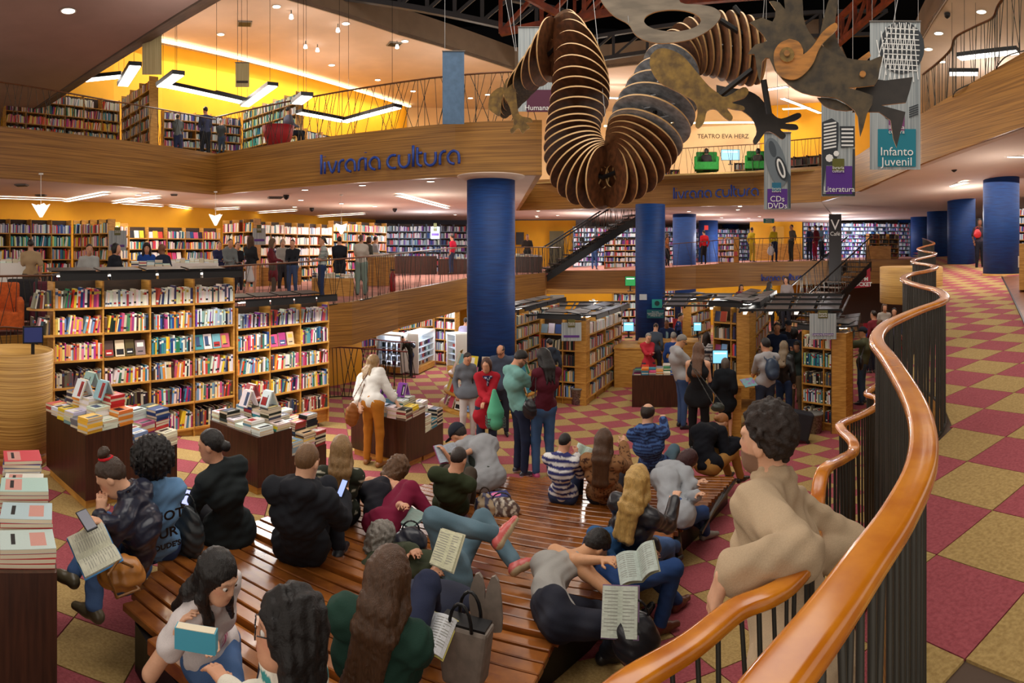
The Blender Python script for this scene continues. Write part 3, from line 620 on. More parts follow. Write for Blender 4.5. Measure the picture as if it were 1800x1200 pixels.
for a, b in [((885, -20, 10.4), (906, 90, 10.2)), ((897, -20, 10.4), (908, 90, 10.2)), ((1040, -30, 8.9), (1068, 245, 8.3)), ((1000, -30, 9.1), (996, 22, 9.1)), ((1345, -20, 6.9), (1340, 50, 6.9)), ((1585, -40, 6.4), (1560, 99, 6.4)), ((1100, -20, 7), (1105, 40, 6.9))]:
    g = MB(); g.tube([at(*a), at(*b)], .004, 4); dch(g.build('suspension_wire', mat('wire', (170, 170, 170), .4, metal=.7), drag))
# ================================================================ BANNERS
M_BAN = mat('banner_cloth', (176, 184, 186), .7, stretch=(26, 26, .35), nscale=2.0, c2=(132, 142, 146), detail=4)
M_BTXT = mat('banner_white', (236, 238, 236), .7)
def banner(x0, y0, x1, y1, r, label, panel=None, panelc=(92, 44, 140), words='', wsz=.2, wy=None, logo=None, logoc=(90, 96, 30), base=M_BAN, wires=3, tilt=0, wpx=None):
    pl = Pl((x0+x1)/2, r, tilt); c = pl.p((x0+x1)/2, (y0+y1)/2)
    b = thing('hanging_banner', label, 'banner', tuple(c)); Mi = Matrix.Translation(c).inverted()
    def ch(o): o.matrix_parent_inverse = Mi; return o
    g = MB(); n = 6
    for i in range(n):
        a, d = x0+(x1-x0)*i/n, x0+(x1-x0)*(i+1)/n; plate(g, pl, [(a, y0), (d, y0), (d, y1), (a, y1)], .006, 0, 0)
    ch(g.build('cloth', base, b))
    g = MB(); g.tube([pl.p(x0-1, y0, .01), pl.p(x1+1, y0, .01)], .012, 6); ch(g.build('rod', M_GREY, b))
    if wires:
        for i in range(wires):
            xx = x0+4+(x1-x0-8)*i/max(1, wires-1); q0 = pl.p(xx, y0); g = MB(); g.tube([q0, Vector((q0.x, q0.y, CZ+(13.8 if r < 13 else 7.98)))], .004, 4); ch(g.build('suspension_wire', mat('wire'), b))
    if panel:
        g = MB(); plate(g, pl, [(panel[0], panel[1]), (panel[2], panel[1]), (panel[2], panel[3]), (panel[0], panel[3])], .004, 0, .012); ch(g.build('colour_panel', mat('panel_%d_%d_%d' % panelc, panelc, .7), b))
    if logo:
        g = MB(); plate(g, pl, [(logo[0], logo[1]), (logo[2], logo[1]), (logo[2], logo[3]), (logo[0], logo[3])], .004, 0, .016); ch(g.build('logo_tab', mat('logo_%d' % logoc[0], logoc, .7), b))
        q = pl.p((logo[0]+logo[2])/2, logo[3]-2, .022); ch(text('shop_name', 'livraria\ncultura', tuple(q), (logo[2]-logo[0])/F*r*.36, pl.rz(), M_BTXT, b, sp=.75))
    if words:
        q = pl.p(wpx or (panel[0]+panel[2])/2, wy, .02); ch(text('section_name', words, tuple(q), wsz, pl.rz(), M_BTXT, b, sp=.85))
    return b, pl, ch
def deco(b, pl, ch, name, shapes, mt, off=.012, n=0):
    g = MB()
    for s in shapes: plate(g, pl, s, .003, 0, off, n)
    return ch(g.build(name, mt, b, kind='stuff'))
def ell(cx, cy, rx, ry, n=20, rot=0): return [(cx+rx*math.cos(2*PI*i/n)*math.cos(rot)-ry*math.sin(2*PI*i/n)*math.sin(rot), cy+rx*math.cos(2*PI*i/n)*math.sin(rot)+ry*math.sin(2*PI*i/n)*math.cos(rot)) for i in range(n)]
def seg(x0, y0, x1, y1, w):
    d = math.hypot(x1-x0, y1-y0); a, b = -(y1-y0)/d*w/2, (x1-x0)/d*w/2; return [(x0+a, y0+b), (x1+a, y1+b), (x1-a, y1-b), (x0-a, y0-b)]
M_INK = mat('banner_ink', (48, 54, 60), .7)
b, pl, ch = banner(1529, 38, 1618, 298, 9.5, 'large hanging banner with teal panel reading Infanto Juvenil', (1543, 227, 1610, 293), (16, 122, 142), 'Infanto\nJuvenil', .185, 276, (1562, 200, 1590, 230), (120, 60, 110))
pts = ell(1583, 95, 42, 58, 24)
deco(b, pl, ch, 'printed_drawing', [ell(1585, 84, 40, 46, 24)], M_INK)
sh = []
for i in range(-5, 6):
    x = 1585+i*8; hgt = 44*math.sqrt(max(0, 1-(i*8/42)**2)); sh.append(seg(x-4, 84-hgt, x+5, 84+hgt+20, 1.6)); sh.append(seg(x+8, 84-hgt, x-8, 84+hgt+26, 1.4))
for y in range(50, 130, 9): sh.append(seg(1550+abs(y-84)*.3, y, 1617-abs(y-84)*.1, y+3, 1.6))
deco(b, pl, ch, 'printed_drawing', [s for s in sh if all(1530 < q[0] < 1617 for q in s)], M_BTXT, .016)
deco(b, pl, ch, 'printed_drawing', [seg(1598, 190+k*4, 1614, 184+k*4, 2) for k in range(5)]+[ell(1560, 200, 6, 9)], M_INK)
b, pl, ch = banner(1444, 172, 1503, 345, 9.0, 'hanging banner with purple panel reading Literatura', (1452, 292, 1498, 341), (84, 38, 138), 'Literatura', .115, 333, (1463, 279, 1484, 300), (96, 96, 34))
deco(b, pl, ch, 'printed_drawing', [[(1445, 215), (1462, 208), (1474, 216), (1474, 246), (1470, 290), (1452, 290), (1446, 344), (1445, 343)], [(1476, 222), (1502, 222), (1503, 258), (1478, 260)], [(1499, 262), (1503, 262), (1503, 344), (1498, 344)], [(1446, 341), (1503, 341), (1503, 344), (1446, 344)]], M_INK)
deco(b, pl, ch, 'printed_drawing', [[(1448, 218+k*6), (1470, 214+k*6), (1470, 217+k*6), (1448, 221+k*6)] for k in range(8)]+[ell(1458, 278, 7, 7, 8), ell(1470, 270, 5, 5, 8)]+[[(1479, 226+k*7), (1500, 226+k*7), (1500, 229+k*7), (1479, 229+k*7)] for k in range(5)], M_BTXT, .016)
b, pl, ch = banner(1343, 233, 1390, 368, 9.6, 'hanging banner with purple panel reading CDs DVDs', (1349, 332, 1384, 366), (88, 44, 138), 'CDs\nDVDs', .125, 356, (1357, 321, 1373, 336), (36, 110, 140))
deco(b, pl, ch, 'printed_drawing', [ell(1364, 285, 17, 44, 24, -.25)], mat('reel_grey', (112, 124, 132), .7))
deco(b, pl, ch, 'printed_drawing', [ell(1358, 262, 6, 15, 16, -.25), ell(1377, 300, 7, 20, 16, -.25), [(1384, 300), (1390, 310), (1390, 366), (1386, 366), (1385, 330)]], mat('reel_dark', (70, 80, 88), .7), .014)
deco(b, pl, ch, 'printed_drawing', [ell(1373, 296, 9, 22, 16, -.3)], M_INK, .017)
deco(b, pl, ch, 'printed_drawing', [ell(1373, 296, 6, 18, 16, -.3)], M_BTXT, .02)
deco(b, pl, ch, 'printed_drawing', [ell(1373, 296, 3, 13, 16, -.3)], M_INK, .023)
banner(911, 48, 988, 196, 12.5, 'banner half hidden behind the dragon with a wine red panel reading Humanas', (926, 158, 972, 197), (84, 30, 58), 'Humanas', .15, 190, wires=2, wpx=946)
banner(778, 90, 816, 218, 13.0, 'plain slate blue banner above the curved handrail', base=mat('blue_banner', (88, 118, 150), .7, noise=.1), wires=1, tilt=.5)
banner(250, 62, 284, 131, 13.5, 'cream hanging banner with thin stripes by the near soffit', base=mat('cream_banner', (206, 188, 140), .7, stretch=(20, 20, .4), nscale=2, c2=(180, 160, 112)), wires=2, tilt=-.3)
banner(414, 110, 438, 153, 16, 'small cream banner with a dark foot line below the light cove', (416, 142, 436, 146), (70, 58, 44), base=mat('cream_banner'), wires=1, tilt=-.3)
# ================================================================ BLUE SHOP NAME SIGNS
GL = {'l': [[(0, 0), (0, 1.62)]], 'i': [[(0, 0), (0, 1)], [(0, 1.4), (0, 1.44)]], 'v': [[(0, 1), (.12, .6), (.38, .05), (.64, .6), (.76, 1)]],
      'r': [[(0, 0), (0, .55), (.06, .8), (.22, .96), (.45, 1)]], 'a': [[(.86, 0), (.86, .5), (.76, .82), (.44, .98), (.12, .8), (0, .5), (.12, .18), (.36, .04), (.5, .02)]],
      'c': [[(.72, .98), (.4, 1), (.12, .82), (0, .5), (.12, .18), (.4, 0), (.72, .02)]], 'u': [[(0, 1), (0, .45), (.12, .14), (.42, 0), (.72, .14), (.84, .45), (.84, 1)]], 't': [[(0, 1.45), (0, .4), (.1, .12), (.36, 0)], [(0, 1), (.38, 1)]], ' ': []}
GW = {'l': .34, 'i': .34, 'v': 1.0, 'r': .62, 'a': 1.2, 'c': .98, 'u': 1.18, 't': .62, ' ': .35}
M_SIGN = mat('sign_blue', (24, 66, 160), .35, coat=.3)
def wordsign(P0, P1, xh, label, rad=.11):
    tot = sum(GW[c] for c in 'livraria cultura')-.3; P0 = Vector(P0); P1 = Vector(P1); d = P1-P0; s = d.length/tot; d.normalize(); up = Vector((0, 0, 1)); nrm = Vector((d.y, -d.x, 0)).normalized()
    if nrm.dot(P0) > 0: nrm = -nrm
    root = thing('shop_name_sign', label, 'sign', tuple(P0)); Mi = Matrix.Translation(P0).inverted(); x = 0
    for ch in 'livraria cultura':
        for st in GL[ch]:
            g = MB(); Q = spline([Vector((a, b, 0)) for a, b in st], 3) if len(st) > 2 else [Vector((a, b, 0)) for a, b in st]
            g.tube([P0+d*((x+q.x)*s)+up*(q.y*xh)+nrm*.05 for q in Q], rad*xh*1.1, 8, up=nrm)
            o = g.build('letter', M_SIGN, root, True); o.matrix_parent_inverse = Mi
        x += GW[ch]
    return root
wordsign(pol(566, 15.45, 1.91)+Vector((.03, -.06, 0)), pol(808, 13.72, 1.93)+Vector((.02, -.06, 0)), .30, 'large blue shop name lettering on the curved bamboo fascia', .10)
wordsign(pol(1184, 23.15, 1.94)+Vector((0, -.12, 0)), pol(1331, 22.2, 1.98)+Vector((0, -.12, 0)), .26, 'blue shop name lettering on the far fascia under the theatre entrance', .115)
wordsign(pol(1337, 25.0, -1.24)+Vector((0, -.12, 0)), pol(1408, 25.0, -1.2)+Vector((0, -.12, 0)), .17, 'small blue shop name lettering on the lower far fascia', .12)
th = thing('theatre_lettering', 'dark lettering TEATRO EVA HERZ on the peach wall', 'sign', tuple(pol(1271, 33.8, 6.3)))
o = text('lettering', 'TEATRO EVA HERZ', (0, 0, 0), .33, -az(1271), mat('sign_dark', (70, 54, 34), .5), th, off=.004, ext=.02)
# ================================================================ CEILING LAMPS
_l = MB(); _l.lathe((0, 0, 0), [(1, 0), (1.18, .0), (1.18, -.12), (1.0, -.14), (.96, -.05)], 20); LRING = _l.mesh('trim_ring', M_WHITE, True)
_l = MB(); _l.lathe((0, 0, -.03), [(.97, -.02), (.97, 0)], 20); LGLOW = _l.mesh('diffuser', M_LAMP)
def downlight(p, rad, label, group, up=0):
    t = thing('recessed_lamp', label, 'lamp', (p.x, p.y, p.z), group)
    for nm, me in (('trim_ring', LRING), ('diffuser', LGLOW)):
        o = link(nm, me, t); o.scale = (rad, rad, rad*.6)
def rows(h, pts, rad, label, group):
    for x, y in pts: downlight(hz(x, y, h)-Vector((0, 0, .012)), rad, label, group)
rows(4.5, [(120, 18)], .13, 'large round recessed lamp in the mauve soffit at top left', None)
rows(8.0, [(486, 11), (388, 60), (608, 41), (583, 114), (712, 72), (664, 140), (726, 160), (805, 100), (827, 172), (857, 166), (846, 198)], .13, 'small round recessed lamp in the high upper gallery ceiling', 'round lamps in the high gallery ceiling')
rows(1.655, [(536, 333), (529, 351), (600, 357), (659, 362), (637, 325), (757, 318), (756, 373), (800, 377), (243, 342), (257, 338), (518, 363), (946, 370), (944, 381), (943, 379), (921, 388), (1211, 371), (1236, 378), (980, 378), (1051, 378), (1268, 382), (1297, 368), (1301, 362), (1316, 383), (1335, 380)], .09, 'small round recessed lamp in the ceiling under the upper floor', 'round lamps under the upper floor')
rows(2.02, [(1651, 58), (1632, 86)], .1, 'x', 'x') if False else None
rows(6.5, [(1650, 58), (1632, 86), (1655, 108), (1725, 20)], .13, 'small round recessed lamp in the upper right ceiling', 'round lamps in the upper right ceiling')
rows(2.02, [(1540, 333), (1518, 340), (1562, 324), (1644, 344), (1640, 349), (1500, 347)], .09, 'small round recessed lamp in the ramp ceiling', 'round lamps over the ramp')
def strip(a, b, h, wd, label, glow=None, group=None, dz=.05):
    A, B = hz(a[0], a[1], h), hz(b[0], b[1], h); c = (A+B)/2; d = B-A; n = d.length; ang = math.atan2(d.y, d.x)
    t = thing('strip_lamp', label, 'lamp', (c.x, c.y, c.z-dz), group, ang)
    g = MB(); g.box((0, 0, 0), (n, wd, .02)); g.build('diffuser', glow or M_LAMP, t)
    g = MB()
    for s in (-1, 1): g.box((0, s*(wd/2+.012), 0), (n+.05, .024, .034)); g.box((s*(n/2+.012), 0, 0), (.024, wd, .034))
    g.build('housing', M_WHITE, t); return t
G1 = 'long strip lamps in the ceiling under the upper floor'
for a, b, wd in [((699, 340), (787, 363), .16), ((116, 351), (187, 337), .2), ((0, 345), (112, 349), .12), ((200, 354), (232, 348), .15), ((230, 351), (280, 344), .15), ((215, 355), (285, 360), .1), ((300, 360), (350, 367), .12), ((380, 366), (420, 364), .12), ((455, 372), (520, 368), .12), ((560, 379), (640, 374), .12), ((470, 375), (640, 386), .1), ((1156, 370), (1120, 373), .1), ((960, 397), (986, 393), .15)]:
    strip(a, b, 1.65, wd, 'long glowing strip lamp set in the gallery ceiling', group=G1)
strip((1618, 338), (1698, 317), 2.0, .17, 'long strip lamp in the ramp ceiling left of the square panel')
strip((1548, 367), (1598, 358), 2.1, .17, 'short far strip lamp in the ramp ceiling')
strip((1764, 271), (1830, 272), 2.2, .14, 'ribbed strip lamp at the right edge of the ramp ceiling')
pnl = [hz(1686, 268, 2.18), hz(1709, 269, 2.18), hz(1713, 307, 2.14), hz(1692, 309, 2.14)]
g = MB(); g.hexa([p-Vector((0, 0, .05)) for p in pnl], [p for p in pnl]); o = g.build('light_panel', M_LAMP); tag(o, 'bright white rectangular light panel over the ramp', 'lamp')
for a, b in [((1376, 190), (1424, 188)), ((1376, 171), (1442, 197)), ((1346, 156), (1384, 150)), ((1020, 168), (1100, 171))]:
    strip(a, b, 7.4, .25, 'white strip lamp in the ceiling behind the dragon head' if a[0] > 1100 else 'white strip lamp seen between the dragon ribs', group='white strip lamps in the far upper ceiling' if a[0] > 1100 else None)
# cove light along the yellow wall
g = MB(); A, B = pol(262, 23.0, 7.86), pol(715, 33.7, 7.86); d = (B-A).normalized(); n = Vector((-d.y, d.x, 0)); n = n if n.dot(A) < 0 else -n
C0 = A+d*22.0
g.hexa([A+n*.12, B+n*.12, B+n*.3, A+n*.3], [A+n*.12+Z*.07, B+n*.12+Z*.07, B+n*.3+Z*.07, A+n*.3+Z*.07]); o = g.build('cove_lamp', M_COVE); tag(o, 'long glowing cove lamp along the top of the yellow wall', 'lamp')
l = area(0, 0, 0, .3, (B-A).length*.9, 330, (1, .86, .5)); l.location = (A+B)/2+n*.5-Z*.1; l.rotation_euler = (0, 0, math.atan2(d.y, d.x)-PI/2)
g = MB(); A, B = pol(1060, 34.6, 5.95), pol(1336, 33.6, 5.95); g.tube([A+Vector((0, -.4, 1.0)), B+Vector((0, -.4, 1.0))], .06, 4); o = g.build('cove_lamp', M_COVE); tag(o, 'thin glowing line above the theatre lettering', 'lamp')
# suspended linear lamps upper left: black housings with a white underside
def suspended(a, b, label, group=None, hc=8.0):
    A, B = at(*a), at(*b); c = (A+B)/2; d = B-A; n = math.hypot(d.x, d.y); ang = math.atan2(d.y, d.x)
    t = thing('suspended_lamp', label, 'lamp', tuple(c), group, ang)
    g = MB(); g.box((0, 0, .05), (n, .32, .1)); g.build('housing', M_DARK, t)
    g = MB(); g.box((0, 0, -.01), (n-.04, .27, .02)); g.build('diffuser', M_LAMP, t)
    for s in (-.4, .4):
        g = MB(); g.tube([(s*n, 0, .1), (s*n, 0, CZ+hc-c.z-.02)], .006, 4); g.build('suspension_wire', M_DARK, t)
SL = [((147, 132, 17), (216, 143, 16.6)), ((216, 141, 16.4), (238, 126, 14.6)), ((284, 146, 15.5), (314, 138, 14.4)), ((293, 154, 17.2), (430, 178, 19.2)), ((430, 178, 19.2), (480, 160, 16.8)), ((522, 178, 15.6), (540, 173, 14.8)), ((525, 198, 18.4), (604, 213, 19.6)), ((604, 213, 19.6), (700, 190, 17.6)), ((375, 167, 18.4), (430, 178, 19.3))]
for a, b in SL: suspended(a, b, 'black suspended linear lamp with bright underside over the upper left shelves', 'suspended linear lamps of the upper left gallery')
suspended((1685, 97, 15), (1790, 97, 14.5), 'black suspended linear lamp behind the upper right bars', hc=6.5); suspended((1668, 131, 16), (1720, 128, 16), 'short black suspended lamp behind the upper right bars', hc=6.5)
# pendant fabric lamps
def pendant(px, py, r, s, label, hc=1.64):
    p = at(px, py, r); t = thing('pendant_lamp', label, 'lamp', tuple(p))
    g = MB(); n = 8; rim = [Vector((s*(1.0 if i % 2 else .72)*math.cos(PI*i/4+.3), s*(1.0 if i % 2 else .72)*math.sin(PI*i/4+.3), s*(.55 if i % 2 else .3))) for i in range(8)]
    bot = [Vector((s*.12*math.cos(PI*i/4), s*.12*math.sin(PI*i/4), -s*.85)) for i in range(8)]
    mid = [a.lerp(b, .45)*1 for a, b in zip(rim, bot)]
    V = rim+mid+bot; fs = [(i, (i+1) % 8, 8+(i+1) % 8, 8+i) for i in range(8)]+[(8+i, 8+(i+1) % 8, 16+(i+1) % 8, 16+i) for i in range(8)]+[tuple(range(16, 24))]
    g.add(V, fs); o = g.build('fabric_shade', M_LAMPS, t); md = o.modifiers.new('s', 'SOLIDIFY'); md.thickness = .01
    top_ = CZ+hc-p.z
    g = MB(); g.tube([(0, 0, s*.2), (0, 0, top_)], .006, 4); g.build('cord', M_WHITE, t)
    g = MB(); g.lathe((0, 0, top_-.03), [(.05, 0), (.05, .03)], 10); g.build('ceiling_rose', M_WHITE, t)
pendant(72, 367, 13, .2, 'white fabric pendant lamp above the far left shelves'); pendant(379, 384, 17, .22, 'white fabric pendant lamp left of the gallery signs'); pendant(600, 400, 18, .22, 'white fabric pendant lamp near the corner bookcase')
pendant(1043, 532, 22, .16, 'left of two small white pendant lamps by the yellow wall', -1.75); pendant(1057, 540, 20, .17, 'right of two small white pendant lamps by the yellow wall', -1.75)
# air vents, cameras
for x, y, h, s in [(430, 41, 8.0, .5), (693, 77, 8.0, .5), (484, 346, 1.655, .45), (72, 342, 1.655, .3), (38, 324, 1.655, .3), (306, 341, 1.655, .2)]:
    p = hz(x, y, h); t = thing('ceiling_vent', 'square slotted air vent in the %s ceiling' % ('high gallery' if h > 5 else 'lower gallery'), 'vent', tuple(p-Z*.02), 'square air vents of the %s ceiling' % ('high' if h > 5 else 'lower'), .5)
    g = MB(); g.box((0, 0, 0), (s, s, .03)); g.build('frame', M_GREY, t)
    for k in range(4): g = MB(); g.box((0, (k-1.5)*s*.2, -.02), (s*.85, s*.1, .02)); g.build('slat', M_DARK, t)
for x, y, h in [(548, 365, 1.64), (503, 342, 1.64), (694, 366, 1.64), (1677, 292, 2.1), (1607, 334, 2.0), (1665, 23, 6.49)]:
    p = hz(x, y, h); t = thing('dome_camera', 'small dark dome camera under the %s' % ('ramp ceiling' if x > 1200 else 'gallery ceiling'), 'camera', tuple(p-Z*.01), 'dome cameras under the %s' % ('ramp ceilings' if x > 1200 else 'gallery ceiling'))
    g = MB(); g.lathe((0, 0, -.1), [(.02, -.04), (.07, 0), (.09, .05), (.09, .1)], 12); g.build('dome', M_DARK, t, True)
# spot lamps with glare stars
for x, y in [(512, 18), (594, 42), (537, 72), (558, 78), (698, 72), (585, 250)][:5]:
    p = hz(x, y, 8.0); t = thing('spot_lamp', 'small white ceiling spot lamp shining down, upper gallery', 'lamp', tuple(p), 'small spot lamps of the upper gallery')
    g = MB(); g.tube([(0, 0, 0), (0, 0, -.15)], .02, 6); g.build('stem', M_GREY, t)
    g = MB(); g.lathe((0, 0, -.28), [(.07, 0), (.075, .02), (.05, .13)], 12); g.build('lamp_head', M_LAMP, t, True)
# roof trusses in the void
def truss(P, Q, mt, d=.7, n=8, label=None, w=.09):
    P, Q = Vector(P), Vector(Q); t = thing('roof_truss', label, 'truss', tuple((P+Q)/2)); Mi = Matrix.Translation(t.location).inverted()
    def ch(nm, a, b, ww=w):
        g = MB(); g.tube([a, b], ww/1.4, 4); o = g.build(nm, mt, t); o.matrix_parent_inverse = Mi
    D = Vector((0, 0, d)); ch('chord', P, Q); ch('chord', P+D, Q+D)
    for i in range(n):
        a, b = P.lerp(Q, i/n), P.lerp(Q, (i+1)/n); ch('brace', a, b+D if i % 2 else b+D, w*.6); ch('brace', a, a+D, w*.7)
truss(at(880, 58, 17), at(1560, -10, 17), M_TRUSS, 1.0, 9, 'rust orange steel truss crossing the dark roof', .16)
truss(at(560, -10, 21), at(990, 72, 21), M_TRUSSD, 1.0, 9, 'long dark grey roof truss at the upper left of the void', .18)
truss(at(1010, 40, 20), at(1350, -60, 14), M_TRUSS, .8, 6, 'orange diagonal roof truss behind the dragon arch', .14)
truss(at(1460, 90, 20), at(1610, -40, 16), M_TRUSS, .8, 6, 'orange roof truss beside the large banner', .14)
truss(at(1020, 110, 24), at(1560, 60, 24), M_TRUSSD, .9, 9, 'dark truss low over the far beam', .14)
truss(at(860, -40, 16), at(990, 30, 16), M_TRUSS, .9, 3, 'short orange truss above the dragon tail', .15)
# ================================================================ BOOKS
PAGE = (226, 214, 188)
PAL = {
 'mix': [(236, 232, 224)]*4+[(214, 60, 48), (38, 70, 128), (30, 34, 42), (240, 196, 60), (58, 128, 96), (150, 52, 110), (236, 140, 60), (120, 170, 200), (198, 182, 150), (92, 60, 44), (200, 80, 120), (66, 140, 160), (128, 128, 132), (232, 214, 170)],
 'white': [(240, 238, 232)]*9+[(214, 216, 222), (228, 216, 190), (60, 70, 96), (190, 70, 60), (110, 150, 170)],
 'warm': [(240, 222, 120), (232, 190, 70), (226, 120, 160), (190, 60, 140), (214, 74, 60), (236, 232, 224), (232, 160, 110), (250, 236, 200), (120, 150, 190), (228, 90, 50)],
 'teal': [(40, 150, 150), (40, 110, 140), (90, 180, 170), (230, 234, 230), (30, 60, 90), (200, 210, 120), (238, 240, 236)],
 'dark': [(40, 42, 48), (70, 52, 44), (92, 86, 76), (52, 62, 84), (130, 120, 100), (28, 28, 32), (160, 60, 50), (200, 190, 170)],
 'cool': [(236, 240, 244), (220, 228, 236), (170, 190, 210), (60, 90, 150), (120, 60, 150), (40, 46, 60), (200, 80, 90), (240, 240, 240), (150, 170, 180)],
 'red': [(200, 60, 62), (222, 120, 100), (238, 226, 214), (180, 50, 60)],
}
CN = [('white', (236, 234, 228)), ('grey', (128, 128, 132)), ('black', (32, 34, 40)), ('red', (210, 60, 50)), ('dark blue', (40, 64, 120)), ('light blue', (130, 170, 200)), ('yellow', (240, 200, 70)), ('green', (58, 128, 96)), ('purple', (130, 50, 140)), ('pink', (220, 110, 150)), ('orange', (234, 140, 70)), ('teal', (50, 145, 150)), ('brown', (95, 65, 48)), ('cream', (226, 212, 176)), ('tan', (160, 130, 98)), ('magenta', (190, 60, 135)), ('lilac', (178, 164, 200))]
def cname(c): return min(CN, key=lambda q: sum((a-b)**2 for a, b in zip(q[1], c)))[0]
def jit(c, k=14): return tuple(max(8, min(250, v+rnd.randint(-k, k))) for v in c)
BOOKS = []   # (M4, dims, colour, accent, kind, label, group, size)
def addbook(M, dims, c, label=None, kind='spine', group=None, acc=None):
    p = M.translation; r = math.hypot(p.x, p.y); a = math.atan2(p.x, p.y); py = YH+(CZ-p.z)*F/max(r, .1)
    big = (dims[0]*dims[2] if kind == 'spine' else dims[0]*max(dims[2], dims[1]*.4))*(F/r)**2
    if abs(a) > .86 or py > 1230 or label is None: big = 0
    BOOKS.append((big, M, dims, c, acc or rnd.choice([(30, 30, 36), (240, 238, 230), (200, 170, 70), (170, 40, 40), (60, 80, 120)]), kind, label, group))
def bookgeo(kind, c, acc, hi=True, v=0):
    # unit box -.5...5 ; returns verts, faces, colours
    V = []; Fc = []; C = []
    def q(p, col): o = len(V); V.extend(p); Fc.append(tuple(range(o, o+4))); C.append(col)
    h = .5
    if kind == 'spine':       # spine faces -Y, pages on top and behind
        zs = [-h, .18, .34, h] if v % 3 == 0 else ([-h, -.36, -.24, h] if v % 3 == 1 else [-h, .28, .4, h])
        if not hi: zs = [-h, h]
        for i in range(len(zs)-1): q([(-h, -h, zs[i]), (h, -h, zs[i]), (h, -h, zs[i+1]), (-h, -h, zs[i+1])], acc if (hi and i == 1) else c)
        q([(-h, -h, h), (h, -h, h), (h, h, h), (-h, h, h)], tuple(int(x*.5+y*.5) for x, y in zip(PAGE, c)) if not hi else PAGE)
        q([(h, -h, -h), (h, h, -h), (h, h, h), (h, -h, h)], c); q([(-h, h, -h), (-h, -h, -h), (-h, -h, h), (-h, h, h)], c)
        if hi: q([(h, h, -h), (-h, h, -h), (-h, h, h), (h, h, h)], PAGE); q([(-h, h, -h), (h, h, -h), (h, -h, -h), (-h, -h, -h)], c)
    else:                     # lying: cover up, spine at -Y for odd v, else pages
        q([(-h, -h, h), (h, -h, h), (h, h, h), (-h, h, h)], c)
        if hi:
            e = .503; x0, x1, y0, y1 = ((-.34, .34, .05, .34), (-.38, .1, -.3, .36), (-.4, .4, -.4, -.05))[v % 3]
            q([(x0, y0, e), (x1, y0, e), (x1, y1, e), (x0, y1, e)], acc); q([(-.3, -.3, e+.003), (.25, -.3, e+.003), (.25, -.22, e+.003), (-.3, -.22, e+.003)], (40, 40, 44) if sum(c) > 360 else (236, 232, 224))
        sd = [((-h, -h), (h, -h)), ((h, -h), (h, h)), ((h, h), (-h, h)), ((-h, h), (-h, -h))]
        for i, (a, b) in enumerate(sd):
            sp = (i == 0 and v % 2 == 0) or (i == 3 and v % 2 == 1)
            if not hi or sp: q([(a[0], a[1], -h), (b[0], b[1], -h), (b[0], b[1], h), (a[0], a[1], h)], c if sp else PAGE)
            else:
                for z0, z1, col in ((-h, -.4, c), (-.4, .4, PAGE), (.4, h, c)): q([(a[0], a[1], z0), (b[0], b[1], z0), (b[0], b[1], z1), (a[0], a[1], z1)], col)
        q([(-h, h, -h), (h, h, -h), (h, -h, -h), (-h, -h, -h)], c)
    return V, Fc, C
def flushbooks(nmax=300):
    B = sorted(BOOKS, key=lambda b: -b[0]); V = []; Fc = []; C = []
    cache = {}
    for i, (big, M, d, c, acc, kind, label, group) in enumerate(B):
        v = i % 6; S = M @ Matrix.Diagonal((d[0], d[1], d[2], 1))
        if i < nmax and label:
            g = MB(); vs, fs, cs = bookgeo(kind, c, acc, True, v)
            g.v = [tuple(q) for q in vs]; g.f = fs; g.m = [0]*len(fs); g.c = cs
            o = g.build('book', M_BOOK); o.matrix_world = S; tag(o, label, 'book', group)
        else:
            p = M.translation; hi = math.hypot(p.x, p.y) < 13; vs, fs, cs = bookgeo(kind, c, acc, hi, v); o0 = len(V)
            V += [tuple(S @ Vector(q)) for q in vs]; Fc += [tuple(k+o0 for k in f) for f in fs]; C += cs
    g = MB(); g.v = V; g.f = Fc; g.m = [0]*len(Fc); g.c = C
    o = g.build('book', M_BOOK); tag(o, 'the many smaller books and discs on all further shelves', 'books', kind='stuff')
